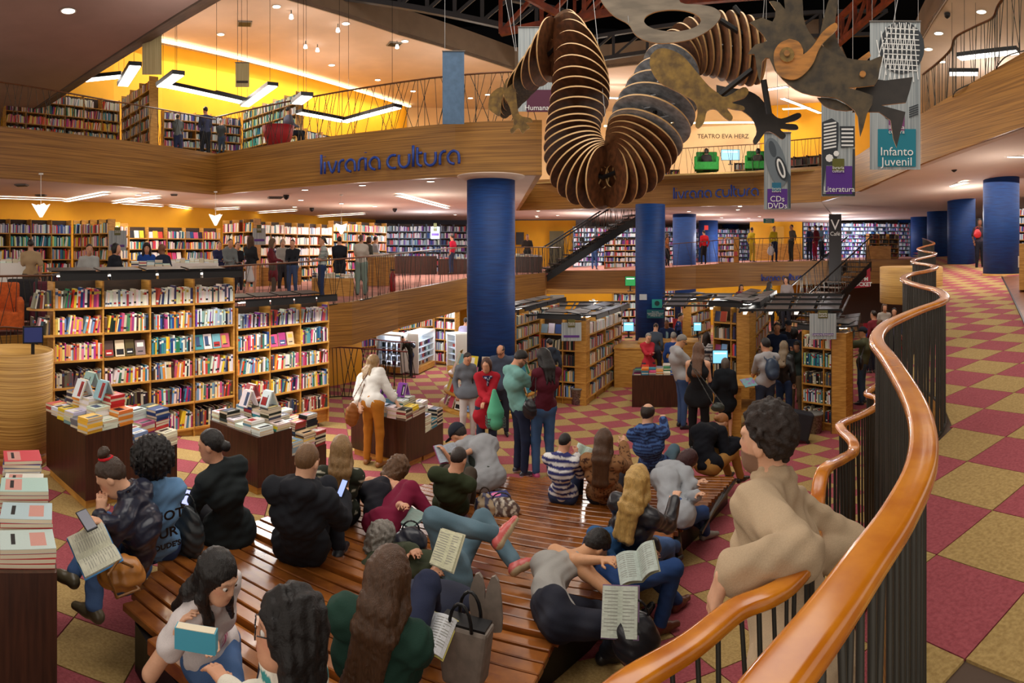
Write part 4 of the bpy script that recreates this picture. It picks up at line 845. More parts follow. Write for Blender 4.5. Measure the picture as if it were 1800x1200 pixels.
def fill(P, X, N, x0, x1, z, hmax, pal, label=None, depth=.15, group=None, set_=.02, dens=1.0, lo=.017, hi=.042, face=False, r=10):
    """books standing along X from x0 to x1 on level z; N points out of the shelf"""
    x = x0+.01; k = 0; up = Vector((0, 0, 1)); scale = max(1.0, r/16)
    if face:
        while x < x1-.13:
            wd = rnd.uniform(.13, .16)*1.0; h = min(hmax*.86, rnd.uniform(.2, .24)); c = jit(rnd.choice(PAL[pal]))
            ax = X.copy(); tl = .22; zz = (up*math.cos(tl)-N*math.sin(tl)).normalized(); nn = ax.cross(zz)*-1
            M = Matrix.Translation(P+X*(x+wd/2)+N*(-.06)+up*(z+h/2+.005)) @ Matrix((tuple(ax), tuple(zz.cross(ax)), tuple(zz))).transposed().to_4x4()
            # lying-type geometry turned to face out
            R = M @ Matrix.Rotation(PI/2, 4, 'X') if N.dot(ax.cross(up)) > 0 else M @ Matrix.Rotation(PI/2, 4, 'X')
            addbook(R, (wd, h, .022), c, label.replace('NTH', nth(k)).replace('COL', cname(c)+' face-out') if label else None, 'flat', group); x += wd+rnd.uniform(.01, .03); k += 1
        return
    if rnd.random() > dens: x1 = x0+(x1-x0)*rnd.uniform(.5, .9)
    lean = 0; base = rnd.uniform(.72, .86)
    while x < x1-.02:
        t = rnd.uniform(lo, hi)*scale; h = min(hmax*.95, max(.13, hmax*rnd.gauss(base, .05))); d = min(depth, rnd.uniform(.12, .16)); c = jit(rnd.choice(PAL[pal]))
        lean = (rnd.uniform(-.1, .28) if rnd.random() < .12 else lean*.8)
        if x+t+abs(lean)*h > x1: lean = 0
        R = Matrix((tuple(X), tuple(-N), tuple(up))).transposed()
        R = R @ Matrix.Rotation(lean, 3, 'Y')
        M = Matrix.Translation(P+X*(x+t/2+abs(lean)*h*.5)-N*(set_+d/2)+up*(z+h/2*math.cos(lean)+t*.5*abs(math.sin(lean)))) @ R.to_4x4()
        addbook(M, (t*.94, d, h), c, label.replace('NTH', nth(k)).replace('COL', cname(c)) if label else None, 'spine', group); x += t+(abs(lean)*h*.1); k += 1
def bookcase(label, P0, P1, levels, top, zb, bays, pal, depth=.3, group=None, booklabel=None, canopy=None, face=(), wood=None, plinth=True, back=True, ends=(True, True), hbook=.25, dens=.92, nm='bookcase', per=True, uprights=True, cat='bookcase'):
    """P0->P1 front line (xy, left to right as seen); levels: shelf z; zb: floor z"""
    P0 = Vector((P0[0], P0[1], 0)); P1 = Vector((P1[0], P1[1], 0)); X = (P1-P0).normalized(); Lh = (P1-P0).length; N = Vector((X.y, -X.x, 0)); up = Vector((0, 0, 1))
    c = (P0+P1)/2-N*depth/2; root = thing(nm, label, cat, (c.x, c.y, zb), group, math.atan2(X.y, X.x)); wd = wood or M_OAK
    def bx(name, x, y, z, dx, dy, dz, mt):   # local: x along, y into the case
        g = MB(); g.box((0, 0, 0), (dx, dy, dz)); o = g.build(name, mt, root); o.location = (x-Lh/2, -depth/2+y, z-zb); return o
    if back: bx('back_panel', Lh/2, depth-.01, (zb+top)/2, Lh, .018, top-zb, M_OAKD)
    bw = Lh/bays; r = c.xy.length
    for b in range(bays+1):
        if uprights or b in (0, bays): bx('upright', min(max(b*bw, .012), Lh-.012), depth/2, (zb+top)/2, .024, depth-.02, top-zb, wd)
    for zi, z in enumerate(levels):
        if per:
            for b in range(bays): bx('shelf', (b+.5)*bw, depth/2-.01, z-.014, bw-.02, depth, .028, wd)
        else: bx('shelf', Lh/2, depth/2-.01, z-.014, Lh, depth, .028, wd)
    if plinth: bx('plinth', Lh/2, depth/2+.02, (zb+min(levels)-.03)/2, Lh-.04, depth-.06, max(.02, min(levels)-.03-zb), wd)
    LV = sorted(levels, reverse=True)
    for zi, z in enumerate(LV):
        up_ = (LV[zi-1]-.03 if zi else z+hbook+.06); hm = min(up_-z-.02, hbook+.04)
        for b in range(bays):
            p = pal(zi, b) if callable(pal) else pal
            if p is None: continue
            fc = (rnd.random() < .15) if face == 'some' else (zi, b) in face
            lb = booklabel(zi, b) if booklabel else None
            fill(P0, X, N, b*bw+.02, (b+1)*bw-.02, z, hm, p, lb, depth-.05, group=None, face=fc, dens=dens, r=r)
    if canopy:
        nC, zc, dC = canopy; cw = Lh/nC
        for k in range(nC):
            g = MB(); g.box((0, 0, 0), (cw*.93, .34, .03)); g.box((0, -.16, -.045), (cw*.93, .02, .12)); o = g.build('lamp_canopy', M_DARK, root); o.location = ((k+.5)*cw-Lh/2, -depth/2-.05, zc-zb); o.rotation_euler = (-.12, 0, 0)
            g = MB(); g.box((0, 0, 0), (cw*.84, .05, .012)); o = g.build('lamp_tube', M_LAMP, root); o.location = ((k+.5)*cw-Lh/2, -depth/2+.02, zc-zb-.035)
            g = MB(); g.box((0, 0, 0), (cw*.9, .3, .02)); o = g.build('lamp_canopy', M_DARK, root); o.location = ((k+.5)*cw-Lh/2, -depth/2+.36, zc-zb+.045); o.rotation_euler = (.12, 0, 0)
            for s in (-.4, .4): g = MB(); g.box((0, 0, 0), (.02, .3, .02)); o = g.build('bracket', M_GREY, root); o.location = ((k+.5+s)*cw-Lh/2, -depth/2+.15, zc-zb-.02)
    return root, P0, X, N, Lh

def bl(case, bn=True):
    return lambda zi, b: 'COL book, NTH from left, %s shelf down, %s bay, %s' % (nth(zi), nth(b), case)
def palA(z, b): return [['mix', 'white', 'white', 'white'], ['warm', 'mix', 'mix', 'cool'], ['warm', 'mix', 'mix', 'mix'], ['dark', 'mix', 'mix', 'mix'], ['dark', 'dark', 'mix', 'mix'], ['dark', 'mix', 'mix', 'dark']][min(z, 5)][min(b, 3)]
A0, A1, B1 = (-5.66, 6.08), (-4.18, 8.59), (-3.17, 10.3)
bookcase('tall oak bookcase with black lamp canopies behind the left display tables', A0, A1, [1.50, 1.14, .78, .41, .03, -.36], 1.86, -.55, 4, palA, .32, booklabel=bl('tall front bookcase'), canopy=(4, 1.97, 0), face={(2, 1), (2, 3)})
bookcase('lower oak bookcase with black canopies joined to the tall one', (-4.16, 8.63), B1, [1.06, .70, .33, -.06, -.46], 1.38, -.72, 3, lambda z, b: ['cool', 'mix', 'mix', 'mix', 'dark'][z], .32, booklabel=bl('lower front bookcase'), canopy=(4, 1.50, 0), face={(1, 1)})
for (a, b, z) in ((A0, A1, 1.93), ((-4.16, 8.63), B1, 1.46)):
    X = Vector(b)-Vector(a); c = (Vector(a)+Vector(b))/2; n = Vector((X.y, -X.x)).normalized()*.45; l = area(c.x+n.x, c.y+n.y, z-CZ, X.length, .2, 45, (1, .97, .92), rz=math.atan2(X.y, X.x)); l.rotation_euler = (-.45, 0, math.atan2(X.y, X.x))
# rounded end unit of the tall bookcase
Xa = (Vector(A1)-Vector(A0)).normalized(); Na = Vector((Xa.y, -Xa.x))
t = thing('end_shelf_unit', 'rounded end shelves at the left end of the tall front bookcase', 'bookcase', (A0[0], A0[1], -.5))
for z in (1.50, 1.14, .78, .41, .03):
    g = MB(); pts = [Vector(A0)-Xa*(.34*math.sin(k*PI/8))-Na*(.16-.2*math.cos(k*PI/8)) for k in range(9)]
    g.prism([(p.x, p.y) for p in pts], z-.028, z); o = g.build('shelf', M_OAK, t); o.matrix_parent_inverse = Matrix.Translation(t.location).inverted()
    P = Vector((A0[0], A0[1], 0))-Vector((Xa.x, Xa.y, 0))*.3; fill(P+Vector((Na.x, Na.y, 0))*.0, Vector((Xa.x, Xa.y, 0)), Vector((Na.x, Na.y, 0)), 0, .27, z, .28, 'dark', 'COL book, NTH from left on the rounded end unit, board %d cm high' % int(z*100+30))
g = MB(); g.tube([(A0[0]-Xa.x*.2-Na.x*.15, A0[1]-Xa.y*.2-Na.y*.15, -.5), (A0[0]-Xa.x*.2-Na.x*.15, A0[1]-Xa.y*.2-Na.y*.15, 1.9)], .02, 8); o = g.build('post', M_DARK, t); o.matrix_parent_inverse = Matrix.Translation(t.location).inverted()
# ---- display tables
def Mz(p, a): return Matrix.Translation(p) @ Matrix.Rotation(a, 4, 'Z')
def stack(p, n, w, d, a, pal, where, tall=None, t0=.024):
    z = p.z; c = jit(rnd.choice(PAL[pal])); same = rnd.random() < .6
    for k in range(n):
        t = rnd.uniform(t0*.7, t0*1.3) if not same else t0
        if not same or rnd.random() < .15: c = jit(rnd.choice(PAL[pal]))
        lv = 'topmost' if k == n-1 else ('bottom' if k == 0 else '%s up' % nth(k))
        addbook(Mz(Vector((p.x+rnd.uniform(-.006, .006), p.y+rnd.uniform(-.006, .006), z+t/2)), a+rnd.uniform(-.05, .05)), (w, d, t*.95), c, '%s book, %s in %s' % (cname(c), lv, where), 'flat', None); z += t
    return z
def dtable(label, A, ab, lab, ac, l1, l2, h1, h2, nm, seed=0):
    A = Vector((A[0], A[1])); ab = Vector(ab).normalized(); ac = Vector(ac).normalized()
    c = A+ab*lab/2+ac*l2/2; zc = gz(c.x, c.y); root = thing('display_table', label, 'table', (c.x, c.y, zc)); Mi = Matrix.Translation(root.location).inverted()
    zt1 = gz(*A)+h1; e = A+ac*l2; zt2 = gz(*e)+h2
    for (s0, s1, zt, nmm) in ((0, l1, zt1, 'upper_block'), (l1, l2, zt2, 'lower_block')):
        if s1 <= s0: continue
        q = [A+ac*s0, A+ac*s1, A+ac*s1+ab*lab, A+ac*s0+ab*lab]
        g = MB(); g.prism(q[::-1] if False else q, lambda x, y: gz(x, y)+.09, zt); o = g.build(nmm, M_WENGE, root); o.matrix_parent_inverse = Mi
        cc = sum(q, Vector((0, 0)))/4; g = MB(); g.prism([v+(cc-v).normalized()*.05 for v in q], lambda x, y: gz(x, y)-.0, lambda x, y: gz(x, y)+.09); o = g.build('plinth', M_OAK, root); o.matrix_parent_inverse = Mi
    ang = math.atan2(ac.y, ac.x); k = 0
    def grid(s0, s1, zt, rows_, cols, hmin, hmax):
        nonlocal k
        for i in range(rows_):
            for j in range(cols):
                s = s0+(s1-s0)*(i+.5)/rows_; u = lab*(j+.5)/cols; p = A+ac*s+ab*u
                n = rnd.randint(hmin, hmax)+ (4 if 0 < j < cols-1 and 0 < i < rows_ else 0); k += 1
                stack(Vector((p.x, p.y, zt)), n, min(.21, (s1-s0)/rows_-.01), min(.15, lab/cols-.01), ang, rnd.choice(['mix', 'white', 'white', 'cool', 'white', 'dark', 'mix']), 'the %s stack on the %s' % (nth(k-1), nm), t0=.03)
    grid(0, l1, zt1, max(1, round(l1/.22)), 6, 2, 5)
    if l2 > l1: grid(l1, l2, zt2, max(1, round((l2-l1)/.22)), 6, 4, 8)
    # propped display books
    for j, (s, u) in enumerate([(.25, .5), (.42, .3), (.5, .75)]):
        p = A+ac*s+ab*(u*lab); c = jit(rnd.choice(PAL['cool'])); z = zt1+.24
        for sg in (-1, 1):
            R = Matrix.Translation((p.x+sg*.05*ac.x, p.y+sg*.05*ac.y, z+.08)) @ Matrix.Rotation(ang, 4, 'Z') @ Matrix.Rotation(sg*1.15, 4, 'Y')
            addbook(R, (.2, .14, .02), c, 'propped %s book, %s of the standing ones on the %s' % (cname(c), nth(j*2+(sg+1)//2), nm), 'flat')
    return root
dtable('dark brown stepped display table piled with books, nearest the seated readers at left', (-3.77, 4.5), (-.91, .41), 1.0, (.19, .98), .62, 1.30, .72, .5, 'left brown table')
dtable('dark brown stepped book table between the hoodie man and the bookcase', (-2.74, 6.21), (-.9, .43), .9, (.39, .92), .55, 1.17, .65, .45, 'middle brown table')
dtable('dark brown stepped book table beside the woman in mustard trousers', (-1.45, 8.3), (-.9, .43), 1.0, (.32, .95), .58, 1.2, .66, .48, 'table by the white blouse woman')
# near corner table, bottom left
g = MB(); a0 = Vector((-1.96, 2.13)); q = [a0, a0+Vector((-.72, .69))*1.15, a0+Vector((-1.44, -.03))*1.0, a0+Vector((-.72, -.74))]
t = thing('display_table', 'dark wooden table corner at the bottom left edge of the photo', 'table', (a0.x, a0.y, gz(*a0))); g.prism(q, lambda x, y: gz(x, y), .765); o = g.build('block', M_WENGE, t); o.matrix_parent_inverse = Matrix.Translation(t.location).inverted()
for i, (s, u, n, w, d, pal, nm) in enumerate([(.14, .14, 4, .24, .3, 'teal', 'nearest'), (.36, .14, 6, .24, .3, 'red', 'second'), (.60, .15, 8, .24, .3, 'red', 'third'), (.82, .15, 6, .2, .26, 'mix', 'fourth'), (1.02, .16, 9, .24, .26, 'cool', 'farthest')]):
    p = a0+Vector((-.72, .69))*s+Vector((-.69, -.72))*u; z = .765
    for k in range(n):
        tt = .024; c = jit((226, 226, 208)) if pal in ('red', 'teal') else jit(rnd.choice(PAL[pal])); 
        if pal == 'teal' or k == n-1 and pal == 'red': c = jit((178, 214, 204))
        Mx = Mz(Vector((p.x, p.y, z+tt/2)), math.atan2(.69, -.72)+PI+rnd.uniform(-.07, .07))
        addbook(Mx, (w*.85, d*.9, tt*.95), c if k == n-1 or pal in ('mix', 'cool') else (198, 64, 66), '%s book, %s of the %s pile, bottom left corner table' % (cname(c if k == n-1 or pal in ('mix', 'cool') else (198, 64, 66)), 'topmost' if k == n-1 else nth(k)+' from below', nm), 'flat', acc=(206, 150, 140)); z += tt
# ---- bamboo drum counter
p = pol(26, 7.25); g = MB(); zb = gz(p.x, p.y); n = 40; o_ = thing('drum_counter', 'round bamboo drum counter at the left edge', 'counter', (p.x, p.y, zb))
prof = [(.42, .12), (.44, .14), (.46, 1.27), (.43, 1.28), (.42, 1.22)]
g.lathe((0, 0, 0), prof, 48); o = g.build('drum', mat('bamboo_wrap', (206, 160, 84), .5, stretch=(.4, .4, 30), nscale=2.5, c2=(160, 116, 52), detail=5, bump=.8), o_, True)
g = MB(); g.lathe((0, 0, 0), [(.40, 0), (.40, .13)], 40); g.build('plinth', M_OAK, o_, True)
p = at(58, 588, 7.1); m = thing('monitor', 'small dark monitor standing on the bamboo drum', 'monitor', tuple(p), rz=.9); g = MB(); g.box((0, 0, 0), (.24, .03, .2)); g.build('screen_case', M_DARK, m); g = MB(); g.box((0, -.017, 0), (.21, .004, .17)); g.build('screen', mat('screen_blue', (60, 70, 130), .2), m); g = MB(); g.box((0, .02, -.16), (.04, .03, .14)); g.build('stand', M_DARK, m)
# ---- centre bookcases on the ground floor
def gzp(p): return gz(p[0], p[1])
def lv(z0, n, s=.36): return [z0+s*k for k in range(n)]
def gcase(label, P0, P1, n, bays, pal, nm, dz=.16, top=None, canopy=True, **k):
    zb = min(gzp(P0), gzp(P1))-.05; z0 = max(gzp(P0), gzp(P1))+dz; L_ = lv(z0, n); tp = L_[-1]+.33 if top is None else top
    Lh = (Vector(P1)-Vector(P0)).length
    return bookcase(label, P0, P1, L_, tp, zb, bays, pal, .3, booklabel=(bl(nm) if math.hypot(*P0) < 16 else None), canopy=((max(1, round(Lh/.9)), tp+.12, 0) if canopy else None), **k)
def xy(px, r): p = pol(px, r); return (p.x, p.y)
# end-cap and long side of the centre case
gcase('oak bookcase end facing the hall, left of the counter', xy(948, 14.3), xy(1030, 13.9), 5, 2, lambda z, b: ['cool', 'dark', 'dark', 'mix', 'mix'][z], 'bookcase end left of the counter', face='some')
gcase('long side of the centre bookcase running back towards the counter', xy(1031, 13.9), xy(1094, 16.8), 5, 4, lambda z, b: 'mix' if z else 'white', 'x', canopy=True)
gcase('bookcase behind the big blue column at the right', xy(908, 15.8), xy(984, 19.2), 5, 4, 'mix', 'x')
gcase('bookcase block right of the computer desk, end face', xy(1253, 13.6), xy(1317, 13.1), 6, 2, lambda z, b: ['dark', 'dark', 'mix', 'dark', 'mix', 'dark'][z], 'case right of the computer desk', face='some')
gcase('long side of the bookcase right of the computer desk', xy(1318, 13.1), xy(1352, 17), 6, 5, 'mix', 'x')
gcase('bookcase end with the grey section banner beside the wavy rail', xy(1409, 12.2), xy(1487, 11.7), 5, 2, lambda z, b: ['mix', 'teal', 'dark', 'mix', 'dark'][z], 'bookcase end with the grey banner', face='some')
gcase('side of the bookcase with the grey section banner', xy(1488, 11.7), xy(1496, 14), 5, 2, 'mix', 'x')
gcase('bookcase row behind the cashier on the far right', xy(1215, 19), xy(1250, 21), 5, 3, 'mix', 'x')
# canopy lattices over the right cases
for i, (a, b, c, d_, lab) in enumerate([(1165, 1470, 540, 15.2, 'dark metal lamp lattice over the right hand bookcases'), (1300, 1480, 548, 12.4, 'nearer dark lamp lattice beside the wavy rail'), (905, 1090, 556, 16.5, 'dark metal lamp lattice over the centre bookcases')]):
    t = thing('lamp_lattice', lab, 'lamp', tuple(at((a+b)/2, c, d_))); Mi = Matrix.Translation(t.location).inverted(); z = at(a, c, d_).z
    for k in range(9):
        px = a+(b-a)*k/8; g = MB(); p, q = pol(px, d_), pol(px+14, d_+4.5); g.tube([(p.x, p.y, z), (q.x, q.y, z)], .03, 4); o = g.build('beam', M_DARK, t); o.matrix_parent_inverse = Mi
        if k % 2 == 0 and k < 8:
            p2, q2 = pol(px+9, d_+.1), pol(px+24, d_+4.3); g = MB(); g.tube([(p2.x, p2.y, z-.03), (q2.x, q2.y, z-.03)], .05, 4); o = g.build('lamp_tube', M_LAMPS, t); o.matrix_parent_inverse = Mi
            p2, q2 = pol(px+20, d_+.1), pol(px+34, d_+4.3); n_ = Vector((0, 0, .01)); g = MB(); g.hexa([(p2.x-.25, p2.y, z), (p2.x+.25, p2.y, z), (q2.x+.25, q2.y, z), (q2.x-.25, q2.y, z)], [(p2.x-.25, p2.y, z+.02), (p2.x+.25, p2.y, z+.02), (q2.x+.25, q2.y, z+.02), (q2.x-.25, q2.y, z+.02)]); o = g.build('lamp_canopy', M_DARK, t); o.matrix_parent_inverse = Mi
    for k in range(4):
        g = MB(); pts = [pol(a+(b-a)*j/6, d_+k*1.4) for j in range(7)]; g.tube([(p.x, p.y, z+.04) for p in pts], .03, 4); o = g.build('cross_beam', M_DARK, t); o.matrix_parent_inverse = Mi
# ---- counters and desks
def boxthing(name, label, cat, px, r, w, d, h, mt, parts=(), zb=None, rz=None, pname='body', group=None):
    p = pol(px, r); z = gz(p.x, p.y) if zb is None else zb
    t = thing(name, label, cat, (p.x, p.y, z), group, -az(px) if rz is None else rz)
    g = MB(); g.box((0, 0, h/2), (w, d, h)); g.build(pname, mt, t)
    for nm, c, dd, m_ in parts: g = MB(); g.box(c, dd); g.build(nm, m_, t)
    return t
def topstacks(px, r, w, d, h, n, pal, nm, rz=None, zb=None, m=2, mx=6):
    p = pol(px, r); z = (gz(p.x, p.y) if zb is None else zb)+h; a = -az(px) if rz is None else rz
    for i in range(n):
        for j in range(m):
            u, v = (i+.5)/n*w-w/2, (j+.5)/m*d-d/2; q = Vector((p.x+u*math.cos(a)-v*math.sin(a), p.y+u*math.sin(a)+v*math.cos(a), z)); stack(q, rnd.randint(2, mx), min(w/n-.01, .16), .21, a, pal, '%s pile on the %s' % (nth(i*m+j), nm))
boxthing('counter_table', 'low dark brown table with grey book piles before the counter', 'table', 1153, 14.2, 1.08, .8, .72, M_WENGE, [('plinth', (0, 0, .03), (1.0, .74, .06), M_OAK)]); topstacks(1153, 14.2, 1.0, .75, .72, 6, 'mix', 'low table before the counter', m=3)
boxthing('oak_counter', 'oak service counter curving by the blue column', 'counter', 1112, 16.4, .95, 1.2, 1.0, M_OAK, [('worktop', (0, 0, 1.01), (1.0, 1.25, .04), M_OAK)])
boxthing('oak_counter', 'oak service counter behind the readers at the middle', 'counter', 1175, 16.8, 1.6, .8, 1.05, M_OAK, [('worktop', (0, 0, 1.06), (1.65, .85, .04), M_OAK)])
t = boxthing('computer_desk', 'oak computer desk with open shelf beside the black dress women', 'desk', 1290, 11.9, .28, .9, .95, M_OAK, [('worktop', (.1, 0, .97), (.7, 1.0, .04), M_OAK), ('open_shelf', (.3, 0, .5), (.35, .9, .03), M_OAK), ('side', (.46, 0, .48), (.03, .9, .92), M_OAK)])
def monitor(px, py, r, w, h, label, c=(120, 190, 220), rel=0, e=1.2):
    p = at(px, py, r); t = thing('monitor', label, 'monitor', tuple(p), rz=-az(px)+rel)
    g = MB(); g.box((0, .02, 0), (w+.03, .03, h+.03)); g.build('screen_case', M_DARK, t); g = MB(); g.box((0, 0, 0), (w, .006, h)); g.build('screen', mat('lit_screen_%d_%d' % (c[0], c[1]), c, .3, emit=e, c2=c), t)
    g = MB(); g.box((0, -.004, h*.28), (w*.8, .003, h*.1)); g.build('page_header', mat('lit_white', (240, 246, 250), .3, emit=1.2), t)
    g = MB(); g.box((0, .03, -h*.5-.08), (.05, .03, .2)); g.build('stand', M_DARK, t)
    g = MB(); g.box((0, .02, -h*.5-.18), (.2, .14, .02)); g.build('foot', M_DARK, t); return t
monitor(1266, 627, 11.8, .28, .24, 'lit light blue monitor on the computer desk between the black dresses')
monitor(1105, 574, 16.2, .26, .22, 'lit pale blue monitor left of the blue column'); monitor(1226, 574, 16.8, .2, .22, 'lit blue monitor beside the yellow card at the cashier')
monitor(1108, 494, 20.5, .33, .3, 'green and white television on the gallery front left of the blue column', (30, 120, 60))
t = monitor(1284, 272, 25, .75, .42, 'lit television between the two green armchairs upstairs', (150, 200, 220))
# signs on the blue columns
def sign(px0, py0, px1, py1, r, c, label, txt=None, tc=M_BTXT, tsz=.1, name='wall_sign', cat='sign', extra=None, sp=.85):
    pl = Pl((px0+px1)/2, r); p = pl.p((px0+px1)/2, (py0+py1)/2); t = thing(name, label, cat, tuple(p)); Mi = Matrix.Translation(p).inverted()
    g = MB(); plate(g, pl, [(px0, py0), (px1, py0), (px1, py1), (px0, py1)], .02); o = g.build('board', mat('board_%d_%d_%d' % c, c, .6), t); o.matrix_parent_inverse = Mi
    if txt: o = text('lettering', txt, tuple(pl.p((px0+px1)/2, (py0+py1)/2, .012)), tsz, pl.rz(), tc, t, sp=sp); o.matrix_parent_inverse = Mi
    return t, pl, Mi
sign(1137, 544, 1167, 559, 21.2, (20, 100, 110), 'teal notice board on the blue column behind the counter', 'Para todos\natendimento preferencial\npara gestantes, idosos\ncrianças de colo', tsz=.055)
t, pl, Mi = sign(1146, 526, 1164, 541, 21.1, (24, 150, 140), 'small lit teal screen with a heart on the blue column'); g = MB(); plate(g, pl, ell(1155, 533, 4.5, 4.5), .004, 0, .01); o = g.build('heart_mark', mat('ink_dark', (10, 50, 50), .6), t); o.matrix_parent_inverse = Mi
sign(1197, 528, 1206, 556, 27.3, (236, 222, 222), 'narrow white and red figure sign on the blue column'); sign(1198, 536, 1205, 543, 27.2, (190, 40, 48), 'red middle field of the narrow column sign'); sign(1124, 517, 1137, 527, 21.3, (190, 196, 200), 'pale grey notice on the blue column')
sign(1238, 396, 1245, 404, 33.3, (214, 60, 54), 'small red fire equipment sign on the column'); sign(1342, 384, 1361, 392, 26, (40, 130, 128), 'teal hanging direction sign over the far gallery', 'Música\nCinema', tsz=.09)
sign(1183, 560, 1216, 577, 23, (176, 40, 44), 'red board behind the cashier')
t, pl, Mi = sign(1457, 376, 1479, 500, 22.5, (36, 34, 36), 'tall black pillar panel with white V and Café', None, cat='sign', name='pillar_panel')
for s, yy, sz in (('V', 396, .55), ('Café', 411, .2)): o = text('lettering', s, tuple(pl.p(1468, yy, .02)), sz, pl.rz(), M_BTXT, t); o.matrix_parent_inverse = Mi
for (a, b, c, d_, r, lab, tx) in [(987, 567, 1022, 599, 13.6, 'grey striped section banner on the centre bookcase end', ''), (1423, 551, 1470, 596, 11.5, 'grey striped section banner with olive tab on the right bookcase', 'Literatura Estrangeira'), (191, 405, 222, 440, 16, 'grey section banner with purple lines on the left gallery case', ''), (444, 401, 467, 430, 18.5, 'grey section banner with purple lines beside the gallery shelves', ''), (757, 398, 773, 420, 27, 'grey section banner by the music racks', '')]:
    pl = Pl((a+c)/2, r); p = pl.p((a+c)/2, (b+d_)/2); t = thing('section_banner', lab, 'banner', tuple(p)); Mi = Matrix.Translation(p).inverted()
    g = MB(); plate(g, pl, [(a, b), (c, b), (c, d_), (a, d_)], .012); o = g.build('cloth', M_BAN, t); o.matrix_parent_inverse = Mi
    w_ = c-a; g = MB(); plate(g, pl, [(a+w_*.1, d_-10), (c-w_*.1, d_-10), (c-w_*.1, d_-6), (a+w_*.1, d_-6)], .003, 0, .006); o = g.build('purple_label', mat('label_purple', (90, 50, 130), .6), t); o.matrix_parent_inverse = Mi
    g = MB(); plate(g, pl, [(a+w_*.32, b-6), (c-w_*.32, b-6), (c-w_*.32, b+8), (a+w_*.32, b+8)], .003, 0, .01); o = g.build('logo_tab', mat('olive_tab', (92, 90, 40), .6), t); o.matrix_parent_inverse = Mi
    o = text('shop_name', 'livraria\ncultura', tuple(pl.p((a+c)/2, b+2, .016)), w_/F*r*.11, pl.rz(), M_BTXT, t, sp=.75); o.matrix_parent_inverse = Mi
    if tx: o = text('section_name', tx, tuple(pl.p((a+c)/2, d_-8, .012)), .045, pl.rz(), M_BTXT, t); o.matrix_parent_inverse = Mi
# ---- glowing display cases and shelves at the lower back
def pcase(label, a, ra, b, rb, z0, z1, n, bays, pal, **k):
    L_ = [z0+.08+(z1-z0-.1)*i/n for i in range(n)]; k.setdefault('hbook', (z1-z0)/n*.72)
    return bookcase(label, xy(a, ra), xy(b, rb), [CZ+z for z in L_], CZ+z1, CZ+z0, bays, pal, k.pop('depth', .3), **k)
gl = []
pcase('oak shelves far under the left gallery', 620, 21.5, 700, 22.5, -3.5, -1.8, 5, 3, 'cool'); pcase('tall oak shelf unit beside the lilac shirt man', 762, 19.0, 800, 18.6, -3.5, -1.7, 5, 2, 'cool')
pcase('oak book racks low at the back', 700, 19.5, 762, 20.5, -3.5, -2.2, 4, 3, 'mix')
def glowcase(a, ra, b, rb, z0, z1, label):
    P, Q = pol(a, ra), pol(b, rb); c = (P+Q)/2; X = (Q-P); Lh = X.length; ang = math.atan2(X.y, X.x); t = thing('display_case', label, 'display case', (c.x, c.y, CZ+z0), None, ang); H = z1-z0
    for nm, cc, dd, m_ in [('plinth', (0, .2, .08), (Lh, .5, .16), M_OAK), ('back_glow', (0, .38, H/2+.08), (Lh, .02, H-.16), mat('soft_white_glow', (226, 234, 255), .5, emit=1.3)), ('top_frame', (0, .2, H), (Lh, .5, .05), M_WHITE), ('side_frame', (-Lh/2, .2, H/2), (.04, .5, H), M_WHITE), ('side_frame', (Lh/2, .2, H/2), (.04, .5, H), M_WHITE)]: g = MB(); g.box(cc, dd); g.build(nm, m_, t)
    for k in range(4):
        z = .16+(H-.2)*(k+1)/5; g = MB(); g.box((0, .2, z), (Lh-.05, .44, .015)); g.build('glass_shelf', mat('pale_shelf', (200, 214, 224), .2), t)
        n = int(Lh/.16); 
        for j in range(n):
            cc = c+Vector((math.cos(ang), math.sin(ang), 0))*((j+.5)/n-.5)*(Lh-.1)+Vector((-math.sin(ang), math.cos(ang), 0))*.12; hh = rnd.uniform(.08, .17)
            addbook(Matrix.Translation((cc.x, cc.y, CZ+z0+z-(H-.2)/5+hh/2+.01)) @ Matrix.Rotation(ang, 4, 'Z'), (.1, .05, hh), jit(rnd.choice(PAL['cool']+PAL['dark'])), None, 'spine')
glowcase(664, 17.6, 706, 17.2, -3.45, -2.4, 'brightly lit white display case behind the crossing rail'); glowcase(733, 17.4, 762, 18.6, -3.5, -2.4, 'brightly lit white case right of the bending man'); glowcase(788, 17.8, 803, 17.4, -3.5, -2.4, 'narrow lit case left of the big blue column')
# round book racks around the big column
t = thing('column_book_ring', 'low shelf ring of leaning books around the big blue column', 'shelf', tuple(pol(863, 13.6, -4.15+.0)))
zz = gz(*xy(863, 13.6)); g = MB(); g.lathe((0, 0, 0), [(1.15, 0), (1.15, .12), (.6, .13)], 40); o = g.build('base', M_OAK, t, True); t.location.z = zz
g = MB(); g.lathe((0, 0, .75), [(.95, 0), (.95, .04), (.6, .04)], 40); g.build('shelf', M_OAK, t, True); g = MB(); g.lathe((0, 0, .4), [(1.05, 0), (1.05, .04), (.6, .04)], 40); g.build('shelf', M_OAK, t, True)
cp = pol(863, 13.6, 0)
for z, rr in ((.13, 1.0), (.44, .93), (.79, .82), (1.0, .74)):
    for k in range(22):
        a = 2*PI*k/22+rnd.uniform(-.05, .05); d = Vector((math.cos(a), math.sin(a), 0))
        if d.y > .5: continue
        up_ = Vector((0, 0, 1)); zx = (up_*math.cos(.35)-d*math.sin(.35)).normalized(); X = zx.cross(d).normalized(); Yv = zx.cross(X)
        M = Matrix.Translation((cp.x+d.x*rr, cp.y+d.y*rr, zz+z+.13)) @ Matrix((tuple(X), tuple(zx), tuple(X.cross(zx)))).transposed().to_4x4()
        c = jit(rnd.choice(PAL['mix'])); addbook(M, (.17, .25, .025), c, None, 'flat')
